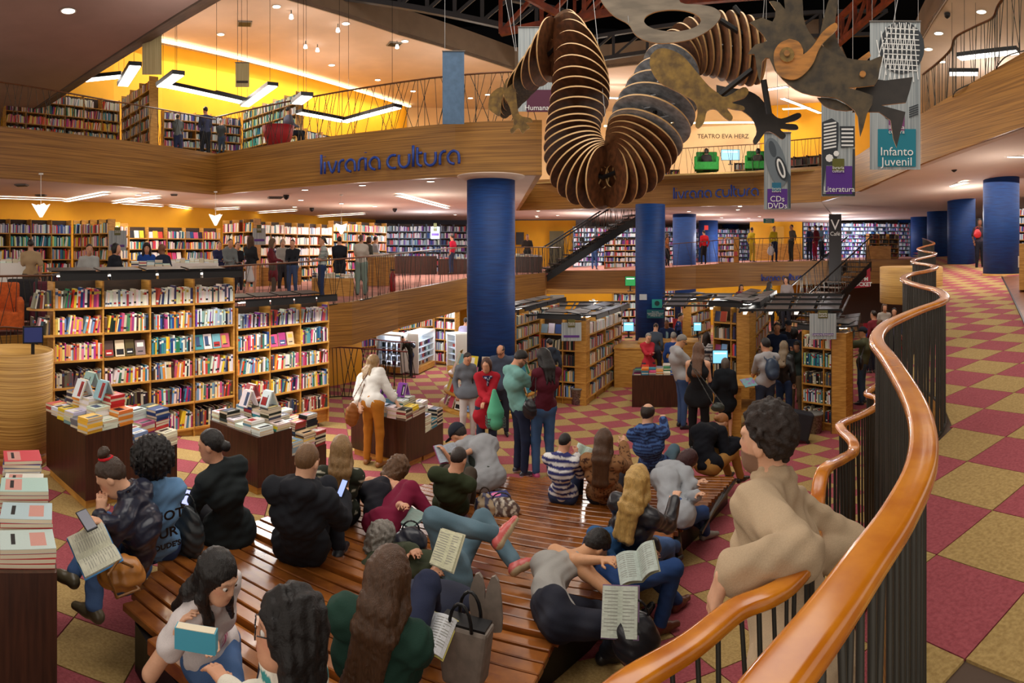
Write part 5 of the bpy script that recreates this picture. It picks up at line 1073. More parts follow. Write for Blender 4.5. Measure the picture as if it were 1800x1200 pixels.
# ---- gallery shelves (left)
def pg(a, ra, b, rb, lab, pal='mix', z0=-1.4, z1=.85, n=6, bays=4, **k): return pcase(lab, a, ra, b, rb, z0, z1, n, bays, pal, per=False, **k)
pg(-60, 16.0, 126, 17.3, 'oak wall shelves at the far left of the gallery', bays=5, pal=lambda z, b: ['cool', 'teal', 'mix', 'mix', 'dark', 'dark'][z]); pg(128, 17.3, 190, 16.4, 'projecting oak shelf wing on the left gallery'); pg(196, 17.6, 226, 19.2, 'short oak shelves beside the purple section banner', bays=2)
pg(227, 19.2, 388, 20.6, 'long oak wall shelves behind the curly haired woman', bays=5, z1=.75, face={(0, 0), (0, 1), (0, 3), (2, 1), (2, 2), (3, 0)}, pal='mix'); pg(391, 20.4, 446, 19.1, 'oak shelf wing behind the queue', bays=3, z1=1.0); pg(452, 20.8, 585, 23.6, 'oak wall shelves in the corner of the gallery', bays=6, z1=1.0, pal=lambda z, b: 'white' if z < 3 else 'mix'); pg(586, 23.6, 680, 26.0, 'tall oak shelves near the red polo man', bays=4, z1=1.15, z0=-1.2, n=6)
pg(676, 28.5, 822, 29.5, 'blue-lit music racks beside the big column', 'cool', -1.1, 1.25, 7, 6, wood=mat('blue_grey_rack', (110, 130, 150), .5), face='some')
# fill-in end desks on the gallery
def gbox(name, label, cat, a, b, ytop, r, d, mt, h=None, base=None, n=0, pal='white', nm=None):
    w = (b-a)/F*r; p = pol((a+b)/2, r+d/2); zt = -(ytop-YH)/F*r; zf = base if base is not None else -1.3; hh = zt-zf
    t = boxthing(name, label, cat, (a+b)/2, r+d/2, w, d, hh, mt, zb=CZ+zf)
    if n: topstacks((a+b)/2, r+d/2, w, d, hh, n, pal, nm or label, zb=CZ+zf, m=2, mx=5)
    return t
gbox('low_table', 'long low oak table with book piles on the gallery, behind the rail', 'table', 548, 622, 489, 15.0, .8, M_OAK, n=9, base=-1.25, nm='low gallery table')
gbox('oak_counter', 'round fronted oak counter on the gallery', 'counter', 646, 694, 452, 17.2, 1.0, M_OAK, base=-1.1, n=5)
gbox('low_table', 'white piled table left of the gallery queue', 'table', 300, 384, 462, 15.5, 1.0, M_WHITE, n=10, base=-1.4); gbox('low_table', 'book table behind the queue on the gallery', 'table', 452, 530, 470, 19.5, .6, M_OAK, base=-1.3, n=6); gbox('low_table', 'book table at the far left gallery rail', 'table', 0, 64, 462, 13, .8, M_WHITE, base=-1.45, n=6)
gbox('low_table', 'table under the mustached man', 'table', 230, 300, 468, 12.2, .5, M_OAK, base=-1.4, n=5)
gbox('display_table', 'dark table with glass cases before the red polo man', 'table', 770, 822, 455, 25, .8, M_WENGE, base=-1.0, n=5, pal='cool'); gbox('display_table', 'dark table of the apron man right of the big column', 'table', 906, 953, 451, 24, .8, M_WENGE, base=-.88, n=6, pal='cool'); gbox('display_table', 'dark cabinet left of the red polo man', 'table', 694, 768, 450, 26, .6, M_WENGE, base=-1.0)
p = pol(690, 15.9); t = thing('fire_extinguisher', 'red fire extinguisher standing by the gallery rail', 'extinguisher', (p.x, p.y, CZ-1.07)); g = MB(); g.lathe((0, 0, 0), [(.07, 0), (.08, .03), (.08, .42), (.04, .5), (.02, .53)], 16); g.build('tank', mat('extinguisher_red', (150, 24, 30), .3), t, True); g = MB(); g.box((0, 0, .56), (.12, .03, .04)); g.build('handle', M_DARK, t)
def _ca(px, py, r, label, c, zb, w=.7): 
    p = pol(px, r); t = thing('armchair', label, 'armchair', (p.x, p.y, CZ+zb), rz=-az(px)); m_ = mat('upholstery_%d_%d' % (c[0], c[1]), c, .8, noise=.15, nscale=20)
    for nm, cc, dd in [('seat', (0, 0, .25), (w, .65, .3)), ('backrest', (0, .3, .45), (w, .14, .8)), ('armrest', (-w/2, 0, .35), (.12, .65, .5)), ('armrest', (w/2, 0, .35), (.12, .65, .5))]: g = MB(); g.box(cc, dd); o = g.build(nm, m_, t); md = o.modifiers.new('b', 'BEVEL'); md.width = .04; md.segments = 2
_ca(4, 560, 10.3, 'orange armchair at the left edge of the gallery', (214, 96, 30), -1.4, .6); _ca(76, 540, 10.6, 'dark wine armchair by the left gallery rail', (96, 30, 48), -1.4, .35); _ca(40, 540, 11.6, 'black armchair behind the orange one', (40, 38, 42), -1.4, .6)
_ca(1242, 300, 23.0, 'left of two bright green armchairs upstairs', (30, 130, 44), 2.9, .8); _ca(1331, 300, 22.8, 'right of two bright green armchairs upstairs', (30, 130, 44), 2.9, .8); 
p = pol(489, 17.2); t = thing('tub_chair', 'red tub chair on the upper left gallery', 'armchair', (p.x, p.y, CZ+2.86)); g = MB(); g.lathe((0, 0, 0), [(.3, .05), (.4, .35), (.46, .62), (.43, .62), (.36, .36), (.0, .32)], 24); g.build('shell', mat('upholstery_red', (180, 32, 44), .6), t, True); g = MB(); g.lathe((0, 0, 0), [(.25, 0), (.25, .05)], 16); g.build('foot', M_DARK, t)
for i, (x, y) in enumerate([(1532, 600), (1548, 585), (1562, 600), (1576, 588), (1590, 603), (1540, 625), (1572, 622), (1556, 612)]):
    q = gr(x, y+14); t = thing('cafe_chair', 'small wine red café chair below the wavy rail', 'chair', tuple(q), 'red café chairs', i*1.3); m_ = mat('upholstery_wine', (150, 26, 44), .6)
    g = MB(); g.box((0, 0, .45), (.42, .42, .06)); g.build('seat', m_, t); g = MB(); g.box((0, .2, .7), (.42, .04, .46)); g.build('backrest', m_, t)
    for a in (-.18, .18):
        for b_ in (-.18, .18): g = MB(); g.tube([(a, b_, 0), (a, b_, .44)], .015, 4); g.build('leg', M_DARK, t)
# ---- upper gallery shelves
def pu(a, ra, b, rb, lab, pal='mix', z0=2.85, z1=5.3, n=6, bays=4, **k): return pcase(lab, a, ra, b, rb, z0, z1, n, bays, pal, per=False, **k)
pu(10, 19.0, 211, 20.8, 'long oak shelves of the upper left gallery', bays=6, z1=5.1, pal=lambda z, b: ['white', 'mix', 'warm', 'mix', 'mix', 'teal'][z]); pu(213, 20.8, 262, 18.4, 'projecting upper oak shelf wing with dark ends', bays=3, z1=5.25); pu(288, 20.6, 424, 21.8, 'oak shelves behind the three upper browsers', bays=5, z1=4.75, pal='cool'); pu(426, 21.8, 520, 19.2, 'upper oak shelf wing beside the red tub chair', bays=5, z1=5.0, pal='teal'); pu(540, 22, 640, 25, 'white filled oak shelves behind the upper rail', bays=4, z1=4.4, n=4, pal='white'); pu(640, 25, 722, 22.5, 'oak shelf wing far behind the blue banner', bays=4, z1=4.4, n=4, pal='white')
pu(1160, 27, 1195, 27, 'low shelves left of the green chairs', z1=3.6, n=2, bays=2); pu(1310-20, 27, 1310+10, 27, 'white leaflet rack beside the upper television', 'white', z1=3.9, n=3, bays=2); pu(1372, 27, 1440, 26, 'dark desk and rack on the upper floor', 'dark', z1=4.1, n=3, bays=3, wood=M_WENGE)
# ---- far gallery shelves
def pf(a, ra, b, rb, lab, z0, z1, n, bays, pal='cool', **k): return pcase(lab, a, ra, b, rb, z0, z1, n, bays, pal, per=False, **k)
BG = mat('blue_grey_rack'); 
pf(1008, 30.5, 1122, 31, 'blue-white disc racks behind the gallery stairs', -.85, 1.2, 8, 6, wood=BG); pf(1062, 28, 1118, 28, 'oak cabinet of discs under the stairs', -.85, .55, 5, 3); pf(1165, 33, 1185, 33, 'disc racks between the blue columns', -.8, 1.3, 8, 1, wood=BG); pf(1218, 35, 1318, 37, 'disc racks behind the red shirt visitor', -.7, 1.3, 8, 5, wood=BG)
pf(1412, 36, 1600, 38, 'long wall of disc racks with blue light', -.5, 1.7, 9, 9, wood=BG); pf(1262, 28, 1290, 27, 'oak island rack by the far column', -.6, .6, 4, 2); pf(1528, 29, 1580, 30, 'oak film islands near the wavy rail end', -.4, .8, 5, 3, 'dark'); pf(1780, 24, 1900, 22, 'shelves behind the nearest ramp column', -.3, 1.7, 6, 4)
wall('wall_yellow_shop', [(1318, 35.5, -.6, 1.9), (1410, 35.2, -.6, 1.9)], M_YEL)
gbox('oak_counter', 'oak counter with white bags before the yellow shop wall', 'counter', 1326, 1410, 428, 29.5, .8, M_OAK, base=-.45, n=0); gbox('oak_counter', 'low oak cabinet near the second stairs', 'counter', 1522, 1566, 432, 27.5, .8, M_OAK, base=-.4); 
sign(1354, 398, 1378, 428, 34.8, (190, 140, 40), 'oak door in the yellow shop wall', name='shop_door', cat='door'); sign(966, 406, 991, 470, 32.2, (96, 88, 56), 'olive framed door in the yellow wall behind the stairs', name='gallery_door', cat='door'); sign(907, 408, 921, 430, 32.4, (44, 40, 36), 'dark framed picture on the yellow wall', cat='picture', name='framed_picture')
wall('wall_yellow_far', [(899, 32.8, -1, 1.6), (1012, 32.6, -1, 1.6)], M_YEL)
pf(905, 25, 940, 25.6, 'white display niche under the gallery', -3.5, -1.85, 3, 2, 'dark'); sign(967, 518, 992, 560, 26.9, (150, 150, 144), 'grey poster panel on the lower yellow wall', name='poster', cat='poster')
pf(1078, 25.5, 1120, 25.7, 'oak bookcase beside the lower yellow wall', -3.5, -1.75, 5, 3); pf(1263, 30, 1430, 32.0, 'long oak shelves under the far gallery', -3.5, -1.5, 6, 10, 'mix'); pf(1160, 26.5, 1186, 26.5, 'oak shelves between the lower columns', -3.5, -1.6, 6, 1); pf(1215, 29, 1262, 29.6, 'oak shelves right of the fire column below', -3.5, -1.6, 6, 3)
# ---- stairs
def stairs(label, P, Q, w, n, rail=True, mt=M_DARK):
    P, Q = Vector(P), Vector(Q); d = Vector((Q.x-P.x, Q.y-P.y, 0)); Lh = d.length; d.normalize(); s = Vector((-d.y, d.x, 0)); s = s if s.y > 0 else -s
    t = thing('staircase', label, 'stairs', tuple(P)); Mi = Matrix.Translation(P).inverted()
    def ch(o): o.matrix_parent_inverse = Mi
    for k in (0, 1): g = MB(); o_ = s*(w*k); g.hexa([P+o_-Z*.32, Q+o_-Z*.32, Q+o_+s*.05-Z*.32, P+o_+s*.05-Z*.32], [P+o_, Q+o_, Q+o_+s*.05, P+o_+s*.05]); ch(g.build('stringer', mt, t))
    for i in range(n):
        c = P.lerp(Q, (i+.5)/n)+Z*.06; g = MB(); a = c-d*(Lh/n*.6); b = c+d*(Lh/n*.55); g.hexa([a, b, b+s*(w+.05), a+s*(w+.05)], [v+Z*.05 for v in (a, b, b+s*(w+.05), a+s*(w+.05))]); ch(g.build('tread', M_OAKD, t))
    for k in (0, 1):
        o_ = s*(w*k); g = MB(); g.tube([P+o_+Z*1.0, Q+o_+Z*1.0], .03, 6); ch(g.build('handrail', M_DARK, t))
        for i in range(n*3): 
            u = (i+.5)/(n*3); v = min(1, max(0, u+rnd.uniform(-.05, .05))); ob = bar_obj(P.lerp(Q, u)+o_, P.lerp(Q, v)+o_+Z*1.0, .009, t); ob.matrix_parent_inverse = Mi
    return t
bpy.context.view_layer.update()
stairs('dark open staircase climbing from the gallery to the upper floor', pol(962, 24, -.9), pol(1122, 25.0, 1.45), 1.1, 13)
stairs('dark staircase descending left under the far gallery', pol(1392, 19.5, -2.9), pol(1532, 23.5, -.45), 1.1, 14)
pl = Pl(1505, 23.2); t = thing('pocket_sign', 'red triangular sign reading L&PM POCKET under the stairs', 'sign', tuple(pl.p(1505, 490))); Mi = Matrix.Translation(t.location).inverted()
g = MB(); plate(g, pl, [(1530, 470), (1530, 504), (1480, 508)], .05); o = g.build('board', mat('pocket_red', (170, 26, 50), .5), t); o.matrix_parent_inverse = Mi; o = text('lettering', 'L&PM\nPOCKET', tuple(pl.p(1515, 495, .03)), .2, pl.rz(), M_BTXT, t, off=.006); o.matrix_parent_inverse = Mi
p = pol(1602, 15.5); t = thing('drum_balcony', 'round bamboo drum bulging behind the wavy rail', 'counter', (p.x, p.y, CZ-1.32)); g = MB(); g.lathe((0, 0, 0), [(.78, 0), (.8, .02), (.8, .9), (.74, .92), (.0, .92)], 40); g.build('drum', mat('bamboo_wrap'), t, True)
# ---- right edge of the ramp: wood strip with dark joint, side cabinet
P = [(1761, 487), (1778, 520), (1797, 560), (1830, 640)]; g = MB(); V = []
for x, y in P: r = plane_r(x, y, 1.553, -.065, -.002); V.append(pol(x, r))
for a, b in zip(V, V[1:]):
    g.hexa([(a.x, a.y, rz_(a.x, a.y)), (a.x+2.5, a.y-1.5, rz_(a.x+2.5, a.y-1.5)), (b.x+2.5, b.y-1.5, rz_(b.x+2.5, b.y-1.5)), (b.x, b.y, rz_(b.x, b.y))], [(a.x, a.y, rz_(a.x, a.y)+.01), (a.x+2.5, a.y-1.5, rz_(a.x+2.5, a.y-1.5)+.01), (b.x+2.5, b.y-1.5, rz_(b.x+2.5, b.y-1.5)+.01), (b.x, b.y, rz_(b.x, b.y)+.01)])
struct('floor_strip', g, mat('wood_floor', (150, 96, 66), .35, stretch=(1, 6, 1), nscale=3, c2=(120, 74, 50)))
g = MB(); g.tube([(v.x, v.y, rz_(v.x, v.y)+.012) for v in V], .02, 4); g.build('trim_11', M_DARK, kind='structure')
boxthing('side_cabinet', 'oak side cabinet at the right edge of the ramp', 'cabinet', 1812, 13.5, .5, .8, 1.0, M_OAK, [('pull', (-.26, 0, .6), (.04, .2, .25), M_WHITE)], zb=CZ-.85)
# ================================================================ DECK
DH = .33
def dz_(x, y): return gz(x, y)+DH
DA = .33; Dn = Vector((math.sin(DA), math.cos(DA))); Dt = Vector((math.cos(DA), -math.sin(DA)))   # across / along the planks
LB = [(1.9, -2.6), (2.11, -2.75), (3.74, -3.36), (5.01, -3.23), (6.3, -2.4), (6.9, -1.9), (7.75, -.6)]       # t -> start u along Dt
LB = [(1.2, -1.55), (2.11, -3.0), (3.0, -3.2), (3.74, -3.35), (5.01, -3.22), (6.79, -2.3), (7.3, -1.2), (7.75, -.2)]
RB_ = [(1.2, -.6), (2.6, -.75), (3.0, -.6), (3.53, -.95), (5.64, -.35), (7.75, .25)]
def itp(T, t):
    for (a, x), (b, y) in zip(T, T[1:]):
        if a <= t <= b: return x+(y-x)*(t-a)/(b-a)
    return T[-1][1] if t > T[-1][0] else T[0][1]
def uof(px, py): p = gr(px, py, DH); return p.xy.dot(Dn), p.xy.dot(Dt)
LBp = [(350, 1215), (300, 1165), (256, 1112), (240, 1084), (225, 1060), (262, 1010), (330, 960), (470, 915), (640, 872), (760, 848), (905, 838), (1100, 834)]
RBp = [(940, 1200), (974, 1127), (1060, 1060), (1130, 985), (1200, 925), (1245, 885), (1292, 838)]
LB = sorted([uof(*q) for q in LBp]); RB_ = sorted([uof(*q) for q in RBp])
RB_ = [(RB_[0][0]-1.6, RB_[0][1]-.35)]+RB_; LB = [(min(LB[0][0], RB_[0][0])-.4, LB[0][1]+.4)]+LB
c = gr(700, 1000); deck = thing('timber_deck', 'low varnished timber deck of long planks where the readers sit', 'deck', (c.x, c.y, gz(c.x, c.y))); DMi2 = Matrix.Translation(deck.location).inverted()
t = LB[0][0]; k = 0; tmax = max(LB[-1][0], RB_[-1][0])
while t < tmax-.02:
    w_ = .118; u0, u1 = itp(LB, t+w_/2), itp(RB_, t+w_/2)
    if u1-u0 > .2:
        rise = (.0, .006, .002)[k % 3]+(.035 if (k//4) % 2 and t < RB_[1][0]+1.2 else 0)
        q = [Dn*(t+a*w_+.007*(1-2*a))+Dt*u for a, u in ((0, u0), (0, u1), (1, u1), (1, u0))]
        g = MB(); g.prism(q[::-1], lambda x, y: dz_(x, y)-.045, lambda x, y: dz_(x, y)+rise); o = g.build('plank', M_DECK, deck); o.matrix_parent_inverse = DMi2
        md = o.modifiers.new('b', 'BEVEL'); md.width = .006; md.segments = 1
        g = MB(); g.prism([Dn*(t+a)+Dt*u for a, u in ((.003, u0), (.003, u1), (.012, u1), (.012, u0))][::-1], lambda x, y: dz_(x, y)-.05, lambda x, y: dz_(x, y)-.012)
    t += w_+.004; k += 1
g = MB()
for S_, off in ((LB, .12), (RB_, -.12)):
    P = [Dn*a+Dt*(b+off) for a, b in S_]
    for a, b in zip(P, P[1:]):
        d = (b-a).normalized(); n = Vector((-d.y, d.x))*.03
        g.hexa([(v.x, v.y, gz(v.x, v.y)) for v in (a-n, b-n, b+n, a+n)], [(v.x, v.y, dz_(v.x, v.y)-.05) for v in (a-n, b-n, b+n, a+n)])
P = [Dn*a+Dt*((itp(LB, a)+itp(RB_, a))/2) for a in (LB[0][0], (LB[0][0]+tmax)/2, tmax-.2)]
for a, b in zip(P, P[1:]):
    d = (b-a).normalized(); n = Vector((-d.y, d.x))*.03; g.hexa([(v.x, v.y, gz(v.x, v.y)) for v in (a-n, b-n, b+n, a+n)], [(v.x, v.y, dz_(v.x, v.y)-.05) for v in (a-n, b-n, b+n, a+n)])
o = g.build('under_frame', M_DARK, deck); o.matrix_parent_inverse = DMi2
# ladder-like end frame beyond the last planks
for a, b in (((1245, 900), (1294, 838)), ((1232, 925), (1282, 842))):
    g = MB(); g.tube([gr(*a, DH)-Z*.06, gr(*b, DH)-Z*.03], .02, 4); o = g.build('end_rail', M_DARK, deck); o.matrix_parent_inverse = DMi2
for f_ in (.1, .35, .6, .85):
    g = MB(); a = gr(1245, 900, DH).lerp(gr(1294, 838, DH), f_); b = gr(1232, 925, DH).lerp(gr(1282, 842, DH), f_); g.tube([a-Z*.05, b-Z*.05], .014, 4); o = g.build('end_rung', M_DARK, deck); o.matrix_parent_inverse = DMi2
# ================================================================ FIGURES: one blended surface per body, clothes and hair as its children
V_ = lambda *a: np.array(a, float)
def nrm(v): return v/max(1e-9, np.linalg.norm(v))
class SDF:
    def __init__(s, vox): s.vox = vox; s.P = []; s.cuts = []; s.noise = None
    def c(s, a, b, ra, rb=None, k=.04): s.P.append(('c', np.array(a, float), np.array(b, float), ra, ra if rb is None else rb, k)); return s
    def e(s, c, rad, R=None, k=.03, sub=False): s.P.append(('s' if sub else 'e', np.array(c, float), np.array(rad, float), np.eye(3) if R is None else np.array(R, float), k)); return s
    def cut(s, p, n): s.cuts.append((np.array(p, float), nrm(np.array(n, float)))); return s
    def run(s):
        vox = s.vox; lo = np.full(3, 1e9); hi = -lo
        for p in s.P:
            if p[0] == 'c': r = max(p[3], p[4]); l = np.minimum(p[1], p[2])-r; h = np.maximum(p[1], p[2])+r
            elif p[0] == 'e': r = p[2].max(); l = p[1]-r; h = p[1]+r
            else: continue
            lo = np.minimum(lo, l); hi = np.maximum(hi, h)
        lo -= 3*vox+.01; hi += 3*vox+.01; n = np.ceil((hi-lo)/vox).astype(int)+1
        f = np.full(n, .2, np.float32); ax = [lo[i]+vox*np.arange(n[i]) for i in range(3)]
        for p in s.P:
            k = max(p[-1], 1e-4); m = k+2*vox
            if p[0] == 'c': r = max(p[3], p[4]); l = np.minimum(p[1], p[2])-r-m; h = np.maximum(p[1], p[2])+r+m
            else: r = p[2].max(); l = p[1]-r-m; h = p[1]+r+m
            i0 = np.clip(((l-lo)/vox).astype(int), 0, n-1); i1 = np.clip(((h-lo)/vox).astype(int)+2, 1, n)
            X, Y, Zz = (ax[j][i0[j]:i1[j]].astype(np.float32) for j in range(3))
            X = X[:, None, None]; Y = Y[None, :, None]; Zz = Zz[None, None, :]
            if p[0] == 'c':
                a, b = p[1], p[2]; ab = b-a; L2 = max(ab@ab, 1e-9)
                t = np.clip(((X-a[0])*ab[0]+(Y-a[1])*ab[1]+(Zz-a[2])*ab[2])/L2, 0, 1)
                d = np.sqrt((X-a[0]-t*ab[0])**2+(Y-a[1]-t*ab[1])**2+(Zz-a[2]-t*ab[2])**2)-(p[3]+(p[4]-p[3])*t)
            else:
                R = p[3]; q = [((X-p[1][0])*R[j, 0]+(Y-p[1][1])*R[j, 1]+(Zz-p[1][2])*R[j, 2])/p[2][j] for j in range(3)]
                k0 = np.sqrt(q[0]**2+q[1]**2+q[2]**2); k1 = np.sqrt((q[0]/p[2][0])**2+(q[1]/p[2][1])**2+(q[2]/p[2][2])**2)+1e-6; d = k0*(k0-1)/k1
            sl = tuple(slice(i0[j], i1[j]) for j in range(3)); o = f[sl]
            if p[0] == 's': d = -d; h_ = np.clip(.5-.5*(d-o)*-1/k, 0, 1) if False else None; f[sl] = np.maximum(o, d); continue
            h_ = np.clip(.5+.5*(o-d)/k, 0, 1); f[sl] = o+(d-o)*h_-k*h_*(1-h_)
        X, Y, Zz = ax[0][:, None, None], ax[1][None, :, None], ax[2][None, None, :]
        if s.noise is not None: f += s.noise(X, Y, Zz).astype(np.float32)
        for p, nn in s.cuts: f = np.maximum(f, ((X-p[0])*nn[0]+(Y-p[1])*nn[1]+(Zz-p[2])*nn[2]).astype(np.float32))
        f[0] = f[-1] = .1; f[:, 0] = f[:, -1] = .1; f[:, :, 0] = f[:, :, -1] = .1
        return nets(f, lo, vox)
def nets(f, lo, vox):
    s = f < 0; c = np.zeros(tuple(np.array(f.shape)-1), np.uint8); sh = f.shape
    CO = [(i, j, k) for i in (0, 1) for j in (0, 1) for k in (0, 1)]
    for i, j, k in CO: c += s[i:sh[0]-1+i, j:sh[1]-1+j, k:sh[2]-1+k]
    I = np.argwhere((c > 0) & (c < 8)); n = len(I); idx = np.full(c.shape, -1, np.int32); idx[I[:, 0], I[:, 1], I[:, 2]] = np.arange(n)
    val = {q: f[I[:, 0]+q[0], I[:, 1]+q[1], I[:, 2]+q[2]] for q in CO}; acc = np.zeros((n, 3)); cnt = np.zeros(n)
    for q in CO:
        for d in range(3):
            if q[d]: continue
            r = list(q); r[d] = 1; a, b = val[q], val[tuple(r)]; m = (a < 0) != (b < 0); t = np.where(m, a/np.where(m, a-b, 1), 0)
            P = np.tile(np.array(q, float), (n, 1)); P[:, d] += t; acc += P*m[:, None]; cnt += m
    v = lo+vox*(I+acc/np.maximum(cnt, 1)[:, None]); Fs = []
    for d in range(3):
        e = [slice(None)]*3; g = [slice(None)]*3; e[d] = slice(0, -1); g[d] = slice(1, None)
        A, B = s[tuple(e)], s[tuple(g)]; E = np.argwhere(A != B); u, w2 = (d+1) % 3, (d+2) % 3
        E = E[(E[:, u] > 0) & (E[:, w2] > 0) & (E[:, u] < sh[u]-1) & (E[:, w2] < sh[w2]-1)]
        inside = A[E[:, 0], E[:, 1], E[:, 2]]; q = []
        for du, dw in ((1, 1), (0, 1), (0, 0), (1, 0)): r = E.copy(); r[:, u] -= du; r[:, w2] -= dw; q.append(idx[r[:, 0], r[:, 1], r[:, 2]])
        q = np.stack(q, 1); q[~inside] = q[~inside][:, ::-1]; Fs.append(q)
    return v, np.concatenate(Fs)
def npmesh(name, v, f, m, col=None, parent=None, origin=None, label=None):
    me = bpy.data.meshes.new(name); nv, nf = len(v), len(f)
    if nv == 0: return None
    o_ = np.zeros(3) if origin is None else np.array(origin)
    me.vertices.add(nv); me.vertices.foreach_set('co', (v-o_).astype(np.float32).ravel()); me.loops.add(nf*4); me.loops.foreach_set('vertex_index', f.astype(np.int32).ravel())
    me.polygons.add(nf); me.polygons.foreach_set('loop_start', np.arange(nf, dtype=np.int32)*4); me.polygons.foreach_set('use_smooth', np.ones(nf, bool))
    me.materials.append(m)
    if col is not None:
        ca = me.color_attributes.new('Col', 'FLOAT_COLOR', 'POINT'); ca.data.foreach_set('color', np.concatenate([col, np.ones((nv, 1))], 1).astype(np.float32).ravel())
    me.update(calc_edges=True); o = link(name, me, parent)
    if label: o['label'] = label
    return o
def lin(c): return np.array([L(x) for x in c])
def vnoise(v, fr, seed=0):
    r = np.random.RandomState(seed); o = 0
    for k in range(4): d = r.normal(size=3); d /= np.linalg.norm(d); o = o+np.sin(v@(d*fr*(1+.45*k))+r.rand()*6)
    return o/4
def ik(a, t, l1, l2, pole):
    d = t-a; D = np.linalg.norm(d); Dc = min(max(D, abs(l1-l2)+.02), l1+l2-.002); u = d/max(D, 1e-6); t = a+u*Dc
    x = (l1*l1-l2*l2+Dc*Dc)/(2*Dc); h = math.sqrt(max(0, l1*l1-x*x)); p = pole-u*(pole@u); return a+u*x+nrm(p)*h, t
SKIN = dict(f=(222, 170, 138), m=(206, 150, 118), b=(196, 140, 104), d=(126, 82, 58), t=(206, 152, 112))
HC = dict(black=(26, 22, 22), dark=(44, 32, 27), brown=(84, 56, 36), lbrown=(122, 88, 56), blonde=(196, 160, 104), grey=(142, 136, 128), red=(64, 28, 30), dblond=(150, 116, 74), ginger=(170, 110, 60))
def streak(v, base, hu, seed, amt=.35, light=None):
    q = v-np.outer(v@hu, hu)*.93; n = vnoise(q, 230, seed)*.6+vnoise(q, 90, seed+3)*.4; c = lin(base)[None, :]*(1+amt*n)[:, None]
    if light is not None: w_ = np.clip((v@hu-light[1])*-light[2], 0, 1)[:, None]*.9; c = c*(1-w_)+lin(light[0])*(1+amt*.6*n)[:, None]*w_
    return np.clip(c, .002, 1)
PEOPLE = []
